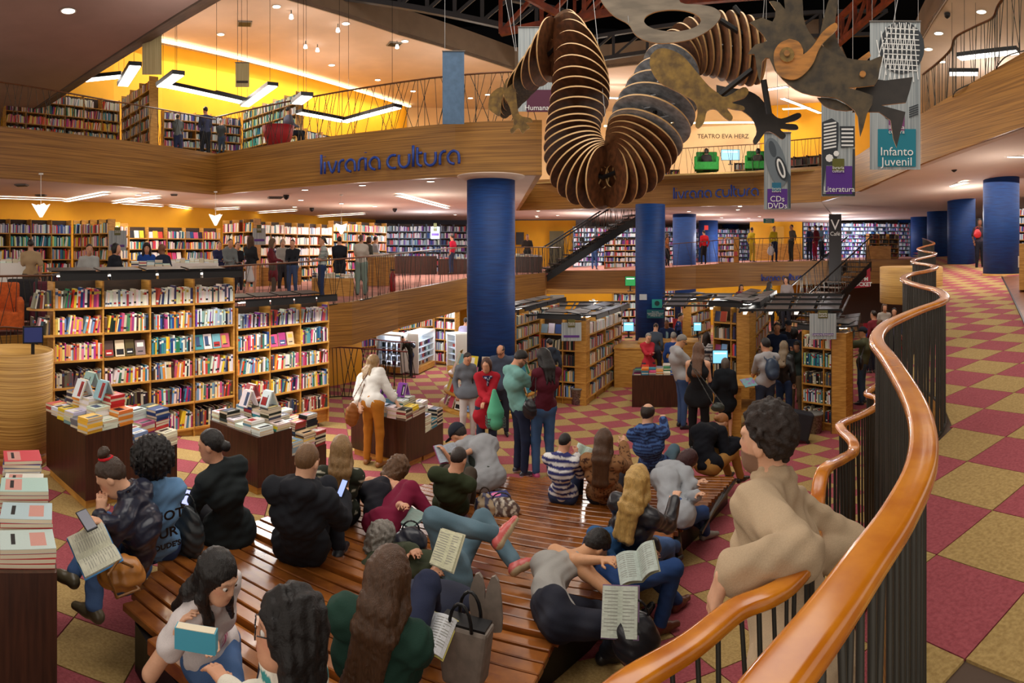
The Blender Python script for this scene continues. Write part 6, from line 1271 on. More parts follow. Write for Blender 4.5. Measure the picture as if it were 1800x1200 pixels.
def person(label, S=None, head=None, feet=None, top=None, rel=0, h=1.7, root=1, sex='m', skin='m', hair=('short', 'dark'), shirt=((60, 70, 90), 1.0), pants=((50, 60, 80), 'pants'), shoes=(40, 36, 34), hL=None, hR=None, fL=None, fR=None, look=None, pitch=None, up=DH, pattern=None, slump=.1, fat=1.0, extra=(), r=None, zb=None, mid=None, group=None, curl=.55, eyes=None, tilt=0, hem=0, loose=.012, pl=None, hlen=2, mat_top=None, armd=(0, 0), nopose=False, detail=1.0, kneeL=None, kneeR=None, hdL=None, hdR=None, hair2=None, gl=False, htw=0):
    sit = S is not None
    if sit:
        if r is None: p0 = gr(S[0], S[1], up)
        else: p0 = at(S[0], S[1], r)
        A = az(S[0]); base = V_(*p0)
    else:
        if r is None: p0 = gr(feet[0], feet[1])
        else: p0 = pol(feet[0], r, 0); p0.z = CZ+zb if zb is not None else gz(p0.x, p0.y)
        A = az(feet[0]); base = V_(*p0)
    R0 = math.hypot(base[0], base[1])
    if not sit and top is not None:
        ft = feet[1] if r is None else YH-(base[2]-CZ)*F/R0
        h = (ft-top)/F*R0
    s = h/1.7; H = A+math.radians(rel); fw = V_(math.sin(H), math.cos(H), 0); rt = V_(math.cos(H), -math.sin(H), 0); U = V_(0, 0, 1)
    vox = max(.0084*(1 if R0 < 3.6 else 1.08), R0*.0024)/detail; vox = min(vox, .045)
    hy = V_(math.sin(A), math.cos(A), 0); hx = V_(math.cos(A), -math.sin(A), 0)      # view axes
    pel = base+U*(.10*s if sit else .93*s)
    # neck base from the head position seen in the photo
    D = (.50 if sit else .50)*s
    if head is not None:
        hw = .62*s; best = None
        d0 = np.array(at(head[0], head[1], 1.0))-V_(0, 0, CZ)
        # distance along the sight line where |head-pelvis| = D+.2 s
        dd = D+.19*s; o_ = V_(0, 0, CZ)-pel; a_ = d0@d0; b_ = 2*o_@d0; c_ = o_@o_-dd*dd; q_ = b_*b_-4*a_*c_
        tt = (-b_+(root*math.sqrt(q_) if q_ > 0 else 0))/(2*a_); hc = V_(0, 0, CZ)+d0*tt
    else:
        dl = mid if mid is not None else 0; hc = pel+U*(D+.19*s)+fw*(math.sin(math.radians(dl))*.45*s)
    tv = nrm(hc-pel)
    pv = (math.radians(pitch) if pitch is not None else 0); LH = (A+math.radians(look)) if look is not None else H
    hfw = V_(math.sin(LH), math.cos(LH), 0); hf = hfw*math.cos(pv)-U*math.sin(pv); hr = V_(math.cos(LH), -math.sin(LH), 0); hu = U*math.cos(pv)+hfw*math.sin(pv)
    if tilt: q = math.radians(tilt); hu, hr = hu*math.cos(q)+hr*math.sin(q), hr*math.cos(q)-hu*math.sin(q)
    nb = hc-hu*.118*s-hf*.032*s-tv*.022*s
    bk = nrm(np.cross(rt, tv)*-1 if False else (-(fw-tv*(fw@tv)))); ch = pel+(nb-pel)*.62+bk*slump*.5*s; be = pel+(nb-pel)*.3+bk*slump*.35*s
    tax = nrm(nb-ch); rtt = nrm(rt-tax*(rt@tax)); cf = nrm(np.cross(tax, rtt)); cf = cf if cf@fw > 0 or abs(cf@fw) < .2 else -cf
    sw = (.172 if sex == 'm' else .150)*s; sho = [nb-tax*.082*s+rtt*sw*k for k in (-1, 1)]
    hip = [pel-U*.0+rt*(.088*s*k) for k in (-1, 1)]
    # arms
    arms = []
    for i, (tg, k) in enumerate(((hL, -1), (hR, 1))):
        if tg is None: T = sho[i]+(-U*.50+rt*.05*k+fw*.05)*s if not sit else pel+(fw*.28+rt*.08*k+U*.12)*s
        elif len(tg) == 3 and abs(tg[0]) > 3: T = V_(*at(tg[0], tg[1], R0+tg[2]))
        else: T = pel+(rt*tg[0]+fw*tg[1]+U*tg[2])*s
        pole = rt*(.28*k)-fw*.4-U*.8 if armd[i] == 0 else rt*(k*1.0)+fw*armd[i]-U*.2
        el, wr = ik(sho[i], T, .285*s, .25*s, pole); arms.append((sho[i], el, wr))
    legs = []
    for i, (tg, k, kn) in enumerate(((fL, -1, kneeL), (fR, 1, kneeR))):
        if tg is None: T = hip[i]*V_(1, 1, 0)+V_(0, 0, base[2]+.075*s)+rt*.02*k*s+fw*.0 if not sit else base+(fw*.5+rt*.1*k-U*(up if up > .2 and r is None else .3)*.95)*s
        elif len(tg) == 2: q = gr(tg[0], tg[1], 0); T = V_(*q)+U*.075*s
        elif tg[2] == 'd': q = gr(tg[0], tg[1], DH); T = V_(*q)+U*.07*s
        elif abs(tg[0]) > 3: T = V_(*at(tg[0], tg[1], R0+tg[2]))
        else: T = pel+(rt*tg[0]+fw*tg[1]+U*tg[2])*s
        pole = (fw+U*.6+rt*.1*k) if kn is None else (V_(*at(kn[0], kn[1], R0+kn[2]))-hip[i])
        kne, an = ik(hip[i], T, .43*s, .425*s, pole); legs.append((hip[i], kne, an))
    origin = base.copy(); t = thing('person', label, 'person', tuple(base), group)
    mn = .55*vox
    def rr(x): return max(x*s, mn)
    skc = lin(SKIN[skin])
    Hf = R0 < 12
    # ---- body
    B = SDF(vox)
    fe = sex == 'f'; tr = (.086 if sex == 'm' else .082)*s*fat
    B.c(hip[0], hip[1], tr*1.04, k=.05).c(pel, be, tr, tr*.9).c(be, ch, tr*.9, tr*.98).c(ch-rtt*.07*s, ch+rtt*.07*s, tr*.9, k=.05).c(ch, nb-tax*.04*s, tr*.9, .06*s).c(sho[0], sho[1], .042*s, k=.05).c(nb-tax*.01*s, sho[0], .04*s, .038*s, k=.04).c(nb-tax*.01*s, sho[1], .04*s, .038*s, k=.04)
    B.c(nb-tax*.03*s, hc-hu*.06*s-hf*.02*s, (.054 if not fe else .046)*s, k=.03)
    for a, e, w_ in arms: B.c(a, e, .047*s, .037*s, k=.03).c(e, w_, .038*s, .024*s, k=.02)
    for a, k_, n_ in legs: B.c(a, k_, .08*s, .052*s, k=.04).c(k_, n_, .052*s, .034*s, k=.03)
    RH = np.array([hr, hf, hu])
    B.e(hc+hu*.025*s-hf*.012*s, V_(.074, .094, .096)*s, RH, k=.02).e(hc+hf*.022*s-hu*.03*s, V_(.060, .072, .088)*s, RH, k=.03).e(hc+hf*.042*s-hu*.085*s, V_(.044, .045, .036)*s, RH, k=.03)
    if vox < .03:
        B.c(hc+hf*.084*s+hu*.012*s, hc+hf*.097*s-hu*.022*s, .0065*s, .0125*s, k=.012)
        for k in (-1, 1): B.e(hc+hr*.076*s*k-hf*.008*s-hu*.008*s, V_(.011, .02, .03)*s, RH, k=.008); B.c(hc+hr*.014*k*s+hf*.084*s+hu*.032*s, hc+hr*.045*k*s+hf*.072*s+hu*.03*s, .010*s, k=.012)
        B.e(hc+hf*.086*s-hu*.056*s, V_(.024, .012, .011)*s, RH, k=.008)
        for k in (-1, 1): B.e(hc+hf*.1*s+hr*.032*s*k+hu*.008*s, V_(.017, .016, .012)*s, RH, sub=True)
    # hands
    hands = []
    for i, ((a, e, w_), k) in enumerate(zip(arms, (-1, 1))):
        hd = (hdL, hdR)[i]; d = nrm(w_-e) if hd is None else nrm(rt*hd[0]+fw*hd[1]+U*hd[2]); n0 = nrm(np.cross(d, U)) if abs(d@U) < .9 else fw
        side = nrm(np.cross(d, nrm(-U+fw*.2+.01))) ; side = side if side@rt*k < 0 else -side    # towards the thumb: inwards
        nn = nrm(np.cross(d, side)); nn = nn if nn@(-U) > 0 else -nn; hands.append((w_+d*.07*s, d, side, nn))
        pb = w_+d*.02*s; pk = w_+d*.082*s
        for q in (-.022, 0, .022): B.c(pb+side*q*.7*s, pk+side*q*s, .0155*s, .0125*s, k=.012)
        if R0 < 14:
            for j, (q, ln) in enumerate(((.030, .066), (.010, .076), (-.010, .070), (-.028, .055))):
                b0 = pk+side*q*s; rad = max(.0082*s, mn); c1 = curl*.7; c2 = curl*1.7; m1 = b0+(d*math.cos(c1)+nn*math.sin(c1))*ln*.5*s; m2 = m1+(d*math.cos(c2)+nn*math.sin(c2))*ln*.5*s
                B.c(b0, m1, rad*1.05, rad, k=.004).c(m1, m2, rad, rad*.85, k=.004)
            rad = max(.0095*s, mn); b0 = pb+side*.022*s; m1 = b0+(side*.75+d*.6+nn*.25)*.038*s; m2 = m1+(d*.85+side*.15+nn*.4)*.032*s; B.c(b0, m1, rad*1.15, rad, k=.008).c(m1, m2, rad, rad*.85, k=.004)
    v, f = B.run(); col = np.tile(skc, (len(v), 1))*(1+.05*vnoise(v, 60, 1))[:, None]
    q = (v-hc)@RH.T/s
    def tint(c, cx, cz, sx, sz, amt):
        w_ = np.exp(-(((np.abs(q[:, 0])-cx)/sx)**2+((q[:, 2]-cz)/sz)**2))*(q[:, 1] > .04)*amt; w_ = w_[:, None]; col[:] = col*(1-w_)+lin(c)*w_
    if R0 < 26:
        tint((150, 74, 68) if fe else (160, 96, 82), 0, -.056, .022, .009, .8); tint((60, 40, 34), .033, .03, .018, .005, .75); tint((40, 28, 26), .032, .008, .015, .006, .85); tint((214, 120, 104), .05, -.02, .02, .02, .25)
        if 'beard' in extra: w_ = ((q[:, 2] < -.035) & (q[:, 1] > .0) & (q[:, 2] > -.14)) ; col[w_] = col[w_]*.35+lin((30, 22, 18))*.65; tint((30, 22, 18), 0, -.042, .03, .006, .8)
        if 'moustache' in extra: tint((120, 110, 104), 0, -.042, .03, .008, .9)
    if 'tights' in extra: pass
    npmesh('body', v, f, M_SKIN, col, t, origin)
    # eyes
    view = nrm(V_(0, 0, CZ)-hc)
    if R0 < 5.5 and hf@view > -.1:
        for k in (-1, 1):
            g = MB(); c_ = hc+hf*.0775*s+hr*.032*s*k+hu*.008*s-origin; rad = .012*s; M3 = Matrix((tuple(hr), tuple(hf), tuple(hu))).transposed()
            g.lathe((0, 0, 0), [(rad*math.sin(PI*j/8), -rad*math.cos(PI*j/8)) for j in range(9)], 12)
            o = g.build('eye', mat('eye_white', (226, 220, 214), .25), t, True); o.location = c_; o.rotation_euler = M3.to_euler()
            g = MB(); gz_ = c_+(hf*.011-hu*.002)*s; g.lathe((0, 0, 0), [(.0066*s, 0), (.0066*s, .002*s)], 12); o2 = g.build('iris', mat('iris_dark', (40, 26, 20), .2), o, False)
            o2.location = (0, rad*.86, -rad*.12); o2.rotation_euler = (-PI/2, 0, 0)
    # ---- top
    mt_top = mat_top or M_CLOTH; tc, slv = shirt
    lo_ = loose; T_ = SDF(vox*1.12)
    I = lo_*.9+.003
    if slv is not None:
        T_.c(hip[0]+tv*.05*s, hip[1]+tv*.05*s, tr+I*s, k=.06).c(pel, be, tr+I*s, tr*.93+I*s, k=.05).c(be, ch, tr*.93+I*s, tr+I*s, k=.05).c(ch-rtt*.075*s, ch+rtt*.075*s, tr*.93+I*s, k=.05).c(ch, nb-tax*.05*s, tr*.9+I*s, (.05 if slv > 0 else .04)*s+I*s, k=.05)
        if slv > 0: T_.c(sho[0], sho[1], .042*s+I*s, k=.05).c(nb-tax*.03*s, sho[0], .036*s+I*s, k=.05).c(nb-tax*.03*s, sho[1], .036*s+I*s, k=.05)
        else: T_.c(sho[0]*.55+sho[1]*.45, sho[1]*.55+sho[0]*.45, .052*s+I*s, k=.05).c(sho[0]*.8+sho[1]*.2, ch-rtt*.08*s, .03*s+I*s, k=.04).c(sho[1]*.8+sho[0]*.2, ch+rtt*.08*s, .03*s+I*s, k=.04)
        if fe: 
            for k in (-1, 1): T_.e(ch+cf*(.075*s*fat)+rtt*.066*s*k-tax*.01*s, V_(.06, .055, .06)*s, np.array([rtt, cf, tax]), k=.05)
        for a, e, w_ in arms:
            if slv <= 0: continue
            if slv <= .5: T_.c(a, a+(e-a)*min(1, slv*1.6), .05*s+I*s, (.045+lo_*.8)*s+I*s, k=.03)
            else: q_ = (slv-.5)*2; T_.c(a, e, .046*s+I*s, .039*s+I*s, k=.022).c(e, e+(w_-e)*min(.97, q_), .039*s+I*s, .029*s+I*s, k=.012)
        if hem: T_.c(hip[0]-U*hem*.5*s+rt*-.01*s, hip[1]-U*hem*.5*s+rt*.01*s, tr+(I+.03)*s, k=.05).c(pel, pel-U*hem*s, tr+(I+.02)*s, tr+(I+.05)*s, k=.05).cut(pel-U*(hem+.04)*s, -U)
        elif 'longback' in extra: T_.c(hip[0]+bk*.03*s, hip[1]+bk*.03*s, tr+(I+.022)*s, k=.05).cut(pel-U*.06*s, -U)
        elif sit: T_.cut(pel-tv*.07*s-U*.02*s, -nrm(tv+U*.6))
        else: T_.cut(pel-U*.06*s, -U)
        if 'hood' in extra: T_.c(nb+bk*.07*s-rtt*.07*s+tax*.01*s, nb+bk*.07*s+rtt*.07*s+tax*.01*s, .052*s, k=.03).c(nb+bk*.08*s, nb+bk*.11*s-tax*.09*s, .055*s, .03*s, k=.04).c(nb-rtt*.08*s+cf*.03*s, nb-rtt*.07*s+bk*.07*s, .03*s, .045*s, k=.03).c(nb+rtt*.08*s+cf*.03*s, nb+rtt*.07*s+bk*.07*s, .03*s, .045*s, k=.03)
        if 'collar' in extra:
            for j in range(10):
                a0, a1 = [2*PI*q/10+PI/2 for q in (j, j+1)]; rr_ = .068*s
                T_.c(nb+(rtt*math.cos(a0)+cf*math.sin(a0))*rr_+tax*.015*s, nb+(rtt*math.cos(a1)+cf*math.sin(a1))*rr_+tax*.015*s, .016*s, k=.01).c(nb+(rtt*math.cos(a0)+cf*math.sin(a0))*rr_*.95+tax*.04*s, nb+(rtt*math.cos(a1)+cf*math.sin(a1))*rr_*.95+tax*.04*s, .012*s, k=.01)
        amp = (.003+lo_*.06)*min(1, .02/vox)
        def fold(X, Y, Zz): return amp*(np.sin(X*23+Zz*31+3*np.sin(Y*11+Zz*6))*np.sin(Zz*43-Y*19+3*np.sin(X*17))+.6*np.sin(X*47-Zz*83+4*np.sin(Y*13)))
        T_.noise = fold
        v, f = T_.run(); col = np.tile(lin(tc), (len(v), 1)); u = (v-pel)@tv/s; x_ = (v-pel)@rt/s; y_ = (v-pel)@fw/s
        if pattern:
            kind, c2, per = pattern[:3]; m_ = None
            if kind == 'stripe': m_ = (u/per) % 1 < (pattern[3] if len(pattern) > 3 else .5)
            elif kind == 'spots': m_ = vnoise(v/s, per, 5)*vnoise(v/s, per*1.3, 9) > .07
            elif kind == 'dots': m_ = vnoise(v/s, per, 5) > .52
            elif kind == 'low': m_ = u < per
            elif kind == 'check': m_ = ((u/per) % 1 < .4) | ((x_/per) % 1 < .4)
            elif kind == 'front': m_ = (np.abs(x_) < per) & (y_ > 0)
            elif kind == 'print': m_ = (y_ > .02) & (np.abs(x_) < .09) & (np.abs(u-.27) < .09) & (vnoise(v/s, 110, 4) > .05)
            elif kind == 'yoke': m_ = (u > per)
            col[m_] = lin(c2)
        npmesh('top' if not hem else 'long_top', v, f, mt_top, col, t, origin)
    # ---- trousers / skirt
    pc, pk = pants[0], pants[1]; vp = vox*1.15
    if pk:
        Q = SDF(vp); J = .012*s
        if pk in ('pants', 'wide', 'shorts'):
            Q.c(hip[0], hip[1], tr+J*1.0, k=.05).c(pel, pel+U*.07*s, tr+J*.9, k=.05)
            for a, k_, n_ in legs:
                w2 = 1.9 if pk == 'wide' else 1.0; Q.c(a, k_, .083*s+J, .055*s+J*w2, k=.05)
                if pk != 'shorts': Q.c(k_, k_+(n_-k_)*.95, .055*s+J*w2, .038*s+J*w2*(1.25 if pk == 'wide' else 1.3), k=.035)
            if sit: Q.c(hip[0]+bk*.02*s, hip[1]+bk*.02*s, tr+.02*s, k=.05).cut(base-U*.0, -U) if up > .2 and False else None
            Q.cut(pel+U*.12*s, U) if not sit else None
        else:
            L_ = {'skirt': .45, 'dress': .5, 'mini': .3}[pk]; Q.c(pel+U*.02*s, pel-U*L_*s, tr+J, tr+.06*s, k=.03).c(hip[0], hip[1], tr+J, k=.04).cut(pel-U*(L_)*s, -U)
            if 'bareleg' not in extra:
                pass
        am2 = .0035*min(1, .02/vox)
        Q.noise = lambda X, Y, Zz: am2*(np.sin(Zz*52+X*20+2*np.sin(Y*14))*np.sin(X*30-Y*33+Zz*11)+.4*np.sin(Zz*120+X*40))
        v, f = Q.run(); col = np.tile(lin(pc), (len(v), 1)); n_ = vnoise(v, 14, 3)
        if 'denim' in extra or len(pants) > 2: col = col*(1+.28*n_)[:, None]+.02*np.maximum(n_, 0)[:, None]
        npmesh('trousers' if pk in ('pants', 'wide', 'shorts') else 'skirt', v, f, M_CLOTH, col, t, origin)
    # ---- shoes
    if shoes is not None:
        for (a, k_, n_), k in zip(legs, (-1, 1)):
            Q = SDF(vox*1.05); sh_ = nrm(n_-k_); fd = fw+rt*.18*k; fd = nrm(fd-sh_*(fd@sh_)*(.0 if abs(sh_@U) > .75 else .9)); dn = -U if abs(sh_@U) > .6 else nrm(sh_-fd*(sh_@fd))
            heel = n_+dn*.04*s-fd*.035*s; toe = n_+dn*.045*s+fd*.155*s
            Q.c(heel, n_+dn*.035*s+fd*.07*s, rr(.036), rr(.036), k=.02).c(n_+dn*.038*s+fd*.05*s, toe, rr(.036), rr(.026), k=.02).c(n_+U*.0, heel, rr(.04), rr(.036), k=.02)
            if 'boots' in extra: Q.c(n_, n_+(k_-n_)*.3, rr(.048), rr(.05), k=.02)
            v, f = Q.run(); two = isinstance(shoes[0], tuple); col = np.tile(lin(shoes[0] if two else shoes), (len(v), 1))
            if two: col[(v-n_)@dn > .052*s] = lin(shoes[1])
            npmesh('shoe', v, f, M_LEATH, col, t, origin)
    # ---- hair
    st, hc_ = hair; hcol = HC[hc_] if isinstance(hc_, str) else hc_
    if st and st != 'bald':
        Q = SDF(vox*.95 if R0 < 9 else vox); sc_ = hc+hu*.025*s-hf*.014*s; G = lambda *a: hc+(hr*a[0]+hf*a[1]+hu*a[2])*s; cutf = True; m_ = M_HAIR; amp = .0042; fr = 120
        if st in ('short', 'balding'): Q.e(sc_+hu*.004*s, V_(.083, .103, .106)*s, RH); Q.cut(G(0, 0, -.085), -hu)
        if st == 'buzz': Q.e(sc_, V_(.077, .097, .099)*s, RH); Q.cut(G(0, 0, -.06), -hu); amp = .0008
        if st == 'messy': Q.e(sc_+hu*.014*s, V_(.090, .11, .115)*s, RH); Q.cut(G(0, 0, -.075), -hu); amp = .011; fr = 88; m_ = M_CURL
        if st == 'afro': Q.e(sc_+hu*.015*s-hf*.02*s, V_(.155, .15, .15)*s, RH); amp = .016; fr = 95; m_ = M_CURL
        if st == 'curly': Q.e(sc_+hu*.012*s-hf*.01*s, V_(.105, .115, .118)*s, RH).e(G(0, -.04, -.06), V_(.11, .08, .09)*s, RH, k=.04); amp = .012; fr = 68; m_ = M_CURL
        if st == 'curlylong': Q.e(sc_+hu*.01*s, V_(.10, .115, .115)*s, RH).c(G(0, -.05, -.02), G(0, -.07, -.2), .085*s, .07*s, k=.04).c(G(.08, -.01, -.04), G(.095, -.01, -.2), .04*s, .035*s, k=.03).c(G(-.08, -.01, -.04), G(-.095, -.01, -.2), .04*s, .035*s, k=.03); amp = .010; fr = 65; m_ = M_CURL
        if st in ('bun', 'topbun', 'pony'):
            Q.e(sc_, V_(.080, .1, .102)*s, RH); Q.cut(G(0, 0, -.10), -hu)
            if st == 'bun': Q.e(G(0, -.115, -.02), V_(.042, .036, .04)*s, RH, k=.01)
            if st == 'topbun': Q.e(G(0, -.06, .145), V_(.048, .042, .036)*s, RH, k=.01)
            if st == 'pony': Q.c(G(0, -.1, .02), G(0, -.13, -.08), .032*s, .035*s, k=.02).c(G(0, -.13, -.08), G(0, -.11, -.22), .035*s, .015*s, k=.02)
        if st == 'bob': Q.e(sc_-hu*.015*s-hf*.008*s, V_(.093, .106, .12)*s, RH).c(G(0, -.05, -.03), G(0, -.05, -.11), .07*s, .055*s, k=.03).c(G(.066, 0, 0), G(.07, -.01, -.1), .028*s, .02*s, k=.02).c(G(-.066, 0, 0), G(-.07, -.01, -.1), .028*s, .02*s, k=.02)
        if st in ('long', 'wavy'):
            Q.e(sc_, V_(.085, .104, .107)*s, RH)
            p2 = nb+bk*.075*s; p3 = ch+bk*.125*s; p4 = be+bk*.13*s; hang = hc-hu*.1*s-hf*.08*s
            for lx, rd in ((-.045, .034), (0, .038), (.045, .034)):
                o_ = rtt*lx*s; Q.c(G(lx*.9, -.055, .02), hang+o_, .045*s, rd*s, k=.03).c(hang+o_, p2+o_*1.15, rd*s, rd*s, k=.03)
                Q.c(p2+o_*1.15, p3+o_*1.2, rd*s, (rd*.8 if hlen > 1 else .012)*s, k=.03)
                if hlen > 1: Q.c(p3+o_*1.2, p3+(p4-p3)*(.9 if hlen > 2 else .35)+o_, rd*.8*s, .012*s, k=.03)
            for k in (-1, 1):
                Q.c(G(.068*k, -.005, .03), G(.08*k, -.0, -.1), .027*s, .027*s, k=.02)
                if 'fronthair' in extra: Q.c(G(.08*k, 0, -.1), sho[(k+1)//2]*.45+nb*.55+cf*.075*s, .03*s, .026*s, k=.02).c(sho[(k+1)//2]*.45+nb*.55+cf*.075*s, sho[(k+1)//2]*.45+ch*.55+cf*.115*s, .028*s, .012*s, k=.02)
                else: Q.c(G(.08*k, 0, -.1), p2+rtt*.075*k*s, .03*s, .025*s, k=.02)
            if st == 'wavy': amp = .006; fr = 60
        # face opening
        Q.e(hc+hf*.115*s-hu*.035*s, V_(.072 if st != 'afro' else .09, .10, .098)*s, RH, sub=True)
        if st in ('short', 'messy', 'balding', 'buzz', 'bun', 'topbun', 'pony'): Q.cut(G(0, .052, .062), nrm(hf*.70-hu*.72))
        if st == 'balding': Q.e(hc+hu*.10*s-hf*.005*s, V_(.062, .09, .05)*s, RH, sub=True)
        if amp > .0009: Q.noise = (lambda a_, f_: (lambda X, Y, Zz: a_*(np.sin(X*f_+2*np.sin(Zz*f_*.5))*np.sin(Y*f_*1.1+1)*np.sin(Zz*f_*(.9 if a_ > .004 else .2))+.4*np.sin(X*f_*1.9+Y*f_*1.3))))(amp, fr)
        v, f = Q.run(); npmesh('hair', v, f, m_, streak(v, hcol, U if st in ('long', 'wavy') else hu, len(label), .3, hair2 and (hair2, hc@U-.02, 9)), t, origin)
    if 'cap' in extra:
        Q = SDF(vox*.95); Q.e(hc+hu*.03*s-hf*.01*s, V_(.09, .112, .112)*s, RH).cut(hc+hu*.03*s, -hu); v, f = Q.run()
        bd = -1 if 'capback' in extra else 1
        npmesh('cap_crown', v, f, M_CLOTH, np.tile(lin((38, 42, 52)), (len(v), 1)), t, origin)
        Q = SDF(vox*.8); Q.e(hc+hu*.035*s+hf*.12*s*bd, V_(.07, .075, .012)*s, RH); v, f = Q.run(); npmesh('cap_brim', v, f, M_CLOTH, np.tile(lin((34, 36, 44)), (len(v), 1)), t, origin)
    if gl and R0 < 14:
        g = MB()
        for k in (-1, 1):
            P = [hc+hr*(.032*k+.024*math.cos(a))*s+hf*.104*s+hu*(.006+.017*math.sin(a))*s-origin for a in np.linspace(0, 2*PI, 13)]; g.tube(P, .0022*s if R0 < 5 else .004, 5)
            g.tube([hc+hr*.056*k*s+hf*.1*s+hu*.012*s-origin, hc+hr*.082*k*s+hf*.0*s+hu*.01*s-origin], .0022*s if R0 < 5 else .004, 5)
        g.tube([hc+hr*-.008*s+hf*.106*s+hu*.01*s-origin, hc+hr*.008*s+hf*.106*s+hu*.01*s-origin], .0022*s, 5); g.build('glasses', mat('spectacle_frame', (40, 34, 32), .3, metal=.4), t)
    if 'scarf' in extra:
        Q = SDF(vox)
        for j in range(10):
            a0, a1 = [2*PI*q/10+PI/2 for q in (j, j+1)]; P_ = lambda a: nb+(rtt*math.cos(a)*.08+cf*(math.sin(a)*.085+.015))*s-tax*(.02+.05*(math.sin(a)+1)*.5)*s; Q.c(P_(a0), P_(a1), .028*s, k=.015)
        Q.c(nb+cf*.11*s-tax*.06*s, ch+cf*.135*s+tax*.02*s, .035*s, .02*s, k=.02); v, f = Q.run(); c_ = np.tile(lin((38, 38, 78)), (len(v), 1)); c_[vnoise(v, 130, 2) > .3] = lin((206, 206, 220)); npmesh('scarf', v, f, M_CLOTH, c_, t, origin)
    if 'backpack' in extra:
        Q = SDF(vox); R3 = np.array([rtt, cf, tax]); bc = ch+bk*.17*s-tax*.04*s; Q.e(bc, V_(.14, .085, .2)*s, R3).e(bc+bk*.06*s-tax*.08*s, V_(.1, .05, .09)*s, R3, k=.02)
        for k in (-1, 1): Q.c(sho[(k+1)//2]*.6+nb*.4+tax*.045*s, bc+rtt*.08*k*s+tax*.13*s, .018*s, k=.01)
        v, f = Q.run(); npmesh('backpack', v, f, M_LEATH, np.tile(lin((42, 60, 84)), (len(v), 1)), t, origin)
    R = dict(t=t, s=s, hc=hc, hands=hands, legs=legs, arms=arms, pel=pel, fw=fw, rt=rt, R0=R0, nb=nb, ch=ch, hf=hf, hu=hu, A=A, bk=bk, tax=tax, rtt=rtt, base=base, hx=hx, hy=hy, cf=cf, sho=sho)
    hp = (900+F*math.atan2(hc[0], hc[1]), YH-(hc[2]-CZ)/math.hypot(hc[0], hc[1])*F); PEOPLE.append((label, round(R0, 2), round(h, 2), [round(x) for x in hp])); return R
# ================================================================ HELD AND LYING THINGS
def V3(a): return Vector(tuple(float(x) for x in a))
def frame(x, y, z): return Matrix((tuple(V3(x)), tuple(V3(y)), tuple(V3(z)))).transposed().to_4x4()
def openbook(label, c, n, upv, w=.14, h=.21, th=.012, cov=(70, 90, 130), page=(222, 222, 204), bend=.35):
    """c centre, n page normal (towards the reader), upv top of the page"""
    n = nrm(np.array(n, float)); upv = np.array(upv, float); upv = nrm(upv-n*(upv@n)); x = np.cross(upv, n)
    t = thing('open_book', label, 'book', (0, 0, 0)); t.matrix_world = Matrix.Translation(V3(c)) @ frame(x, upv, n)
    for nm, mt, z0, z1, e in (('cover', mat('cover_%d_%d_%d' % cov, cov, .5), -th-.004, -th, .006), ('pages', mat('page_%d_%d_%d' % page, page, .8, noise=.12, nscale=60, stretch=(.3, 4, 1)), -th, 0, 0)):
        g = MB()
        for sd in (-1, 1):
            for k in range(6):
                a, b = k/6, (k+1)/6
                def pt(u, y, z): return (sd*(u*(w+e)), y*(h/2+e), z+(bend*.10)*math.sin(u*PI*.9)*(1 if z1 == 0 else .8)+u*.035*bend*2-.01)
                q = [(a, -1), (b, -1), (b, 1), (a, 1)]; q = q if sd > 0 else q[::-1]
                g.hexa([pt(u, y, z0) for u, y in q], [pt(u, y, z1-(.006*(1-u) if False else 0)) for u, y in q])
        g.build(nm, mt, t)
    g = MB()
    for sd in (-1, 1):
        for j in range(12):
            y = h*.4-j*h*.068; pts = [(sd*(w*u), y, bend*.10*math.sin(u*PI*.9)+u*.035*bend*2-.0085) for u in (.14, .38, .62, .86 if j % 4 != 3 else .6)]
            for a, b in zip(pts, pts[1:]): g.add([(a[0], y-.0016, a[2]), (b[0], y-.0016, b[2]), (b[0], y+.0016, b[2]), (a[0], y+.0016, a[2])], [(0, 1, 2, 3)])
    g.build('printed_lines', mat('page_ink', (150, 150, 142), .8), t, kind='stuff'); return t
def phone(label, c, n, upv, lit=(150, 170, 230)):
    n = nrm(np.array(n, float)); upv = np.array(upv, float); upv = nrm(upv-n*(upv@n)); x = np.cross(upv, n); t = thing('phone', label, 'phone', (0, 0, 0)); t.matrix_world = Matrix.Translation(V3(c)) @ frame(x, upv, n)
    g = MB(); g.box((0, 0, 0), (.068, .135, .009)); o = g.build('case', M_DARK, t); md = o.modifiers.new('b', 'BEVEL'); md.width = .004; md.segments = 2
    g = MB(); g.box((0, 0, .005), (.06, .118, .002)); g.build('screen', mat('phone_glow_%d_%d' % lit[:2], lit, .2, emit=.9), t); return t
def blob(name, label, cat, parts, vox, origin, group=None):
    """parts: (name, SDF, material, colour or fn)"""
    t = thing(name, label, cat, tuple(float(x) for x in origin), group)
    for nm, Q, m, c in parts:
        v, f = Q.run(); col = c(v) if callable(c) else np.tile(lin(c), (len(v), 1)); npmesh(nm, v, f, m, col, t, origin)
    return t
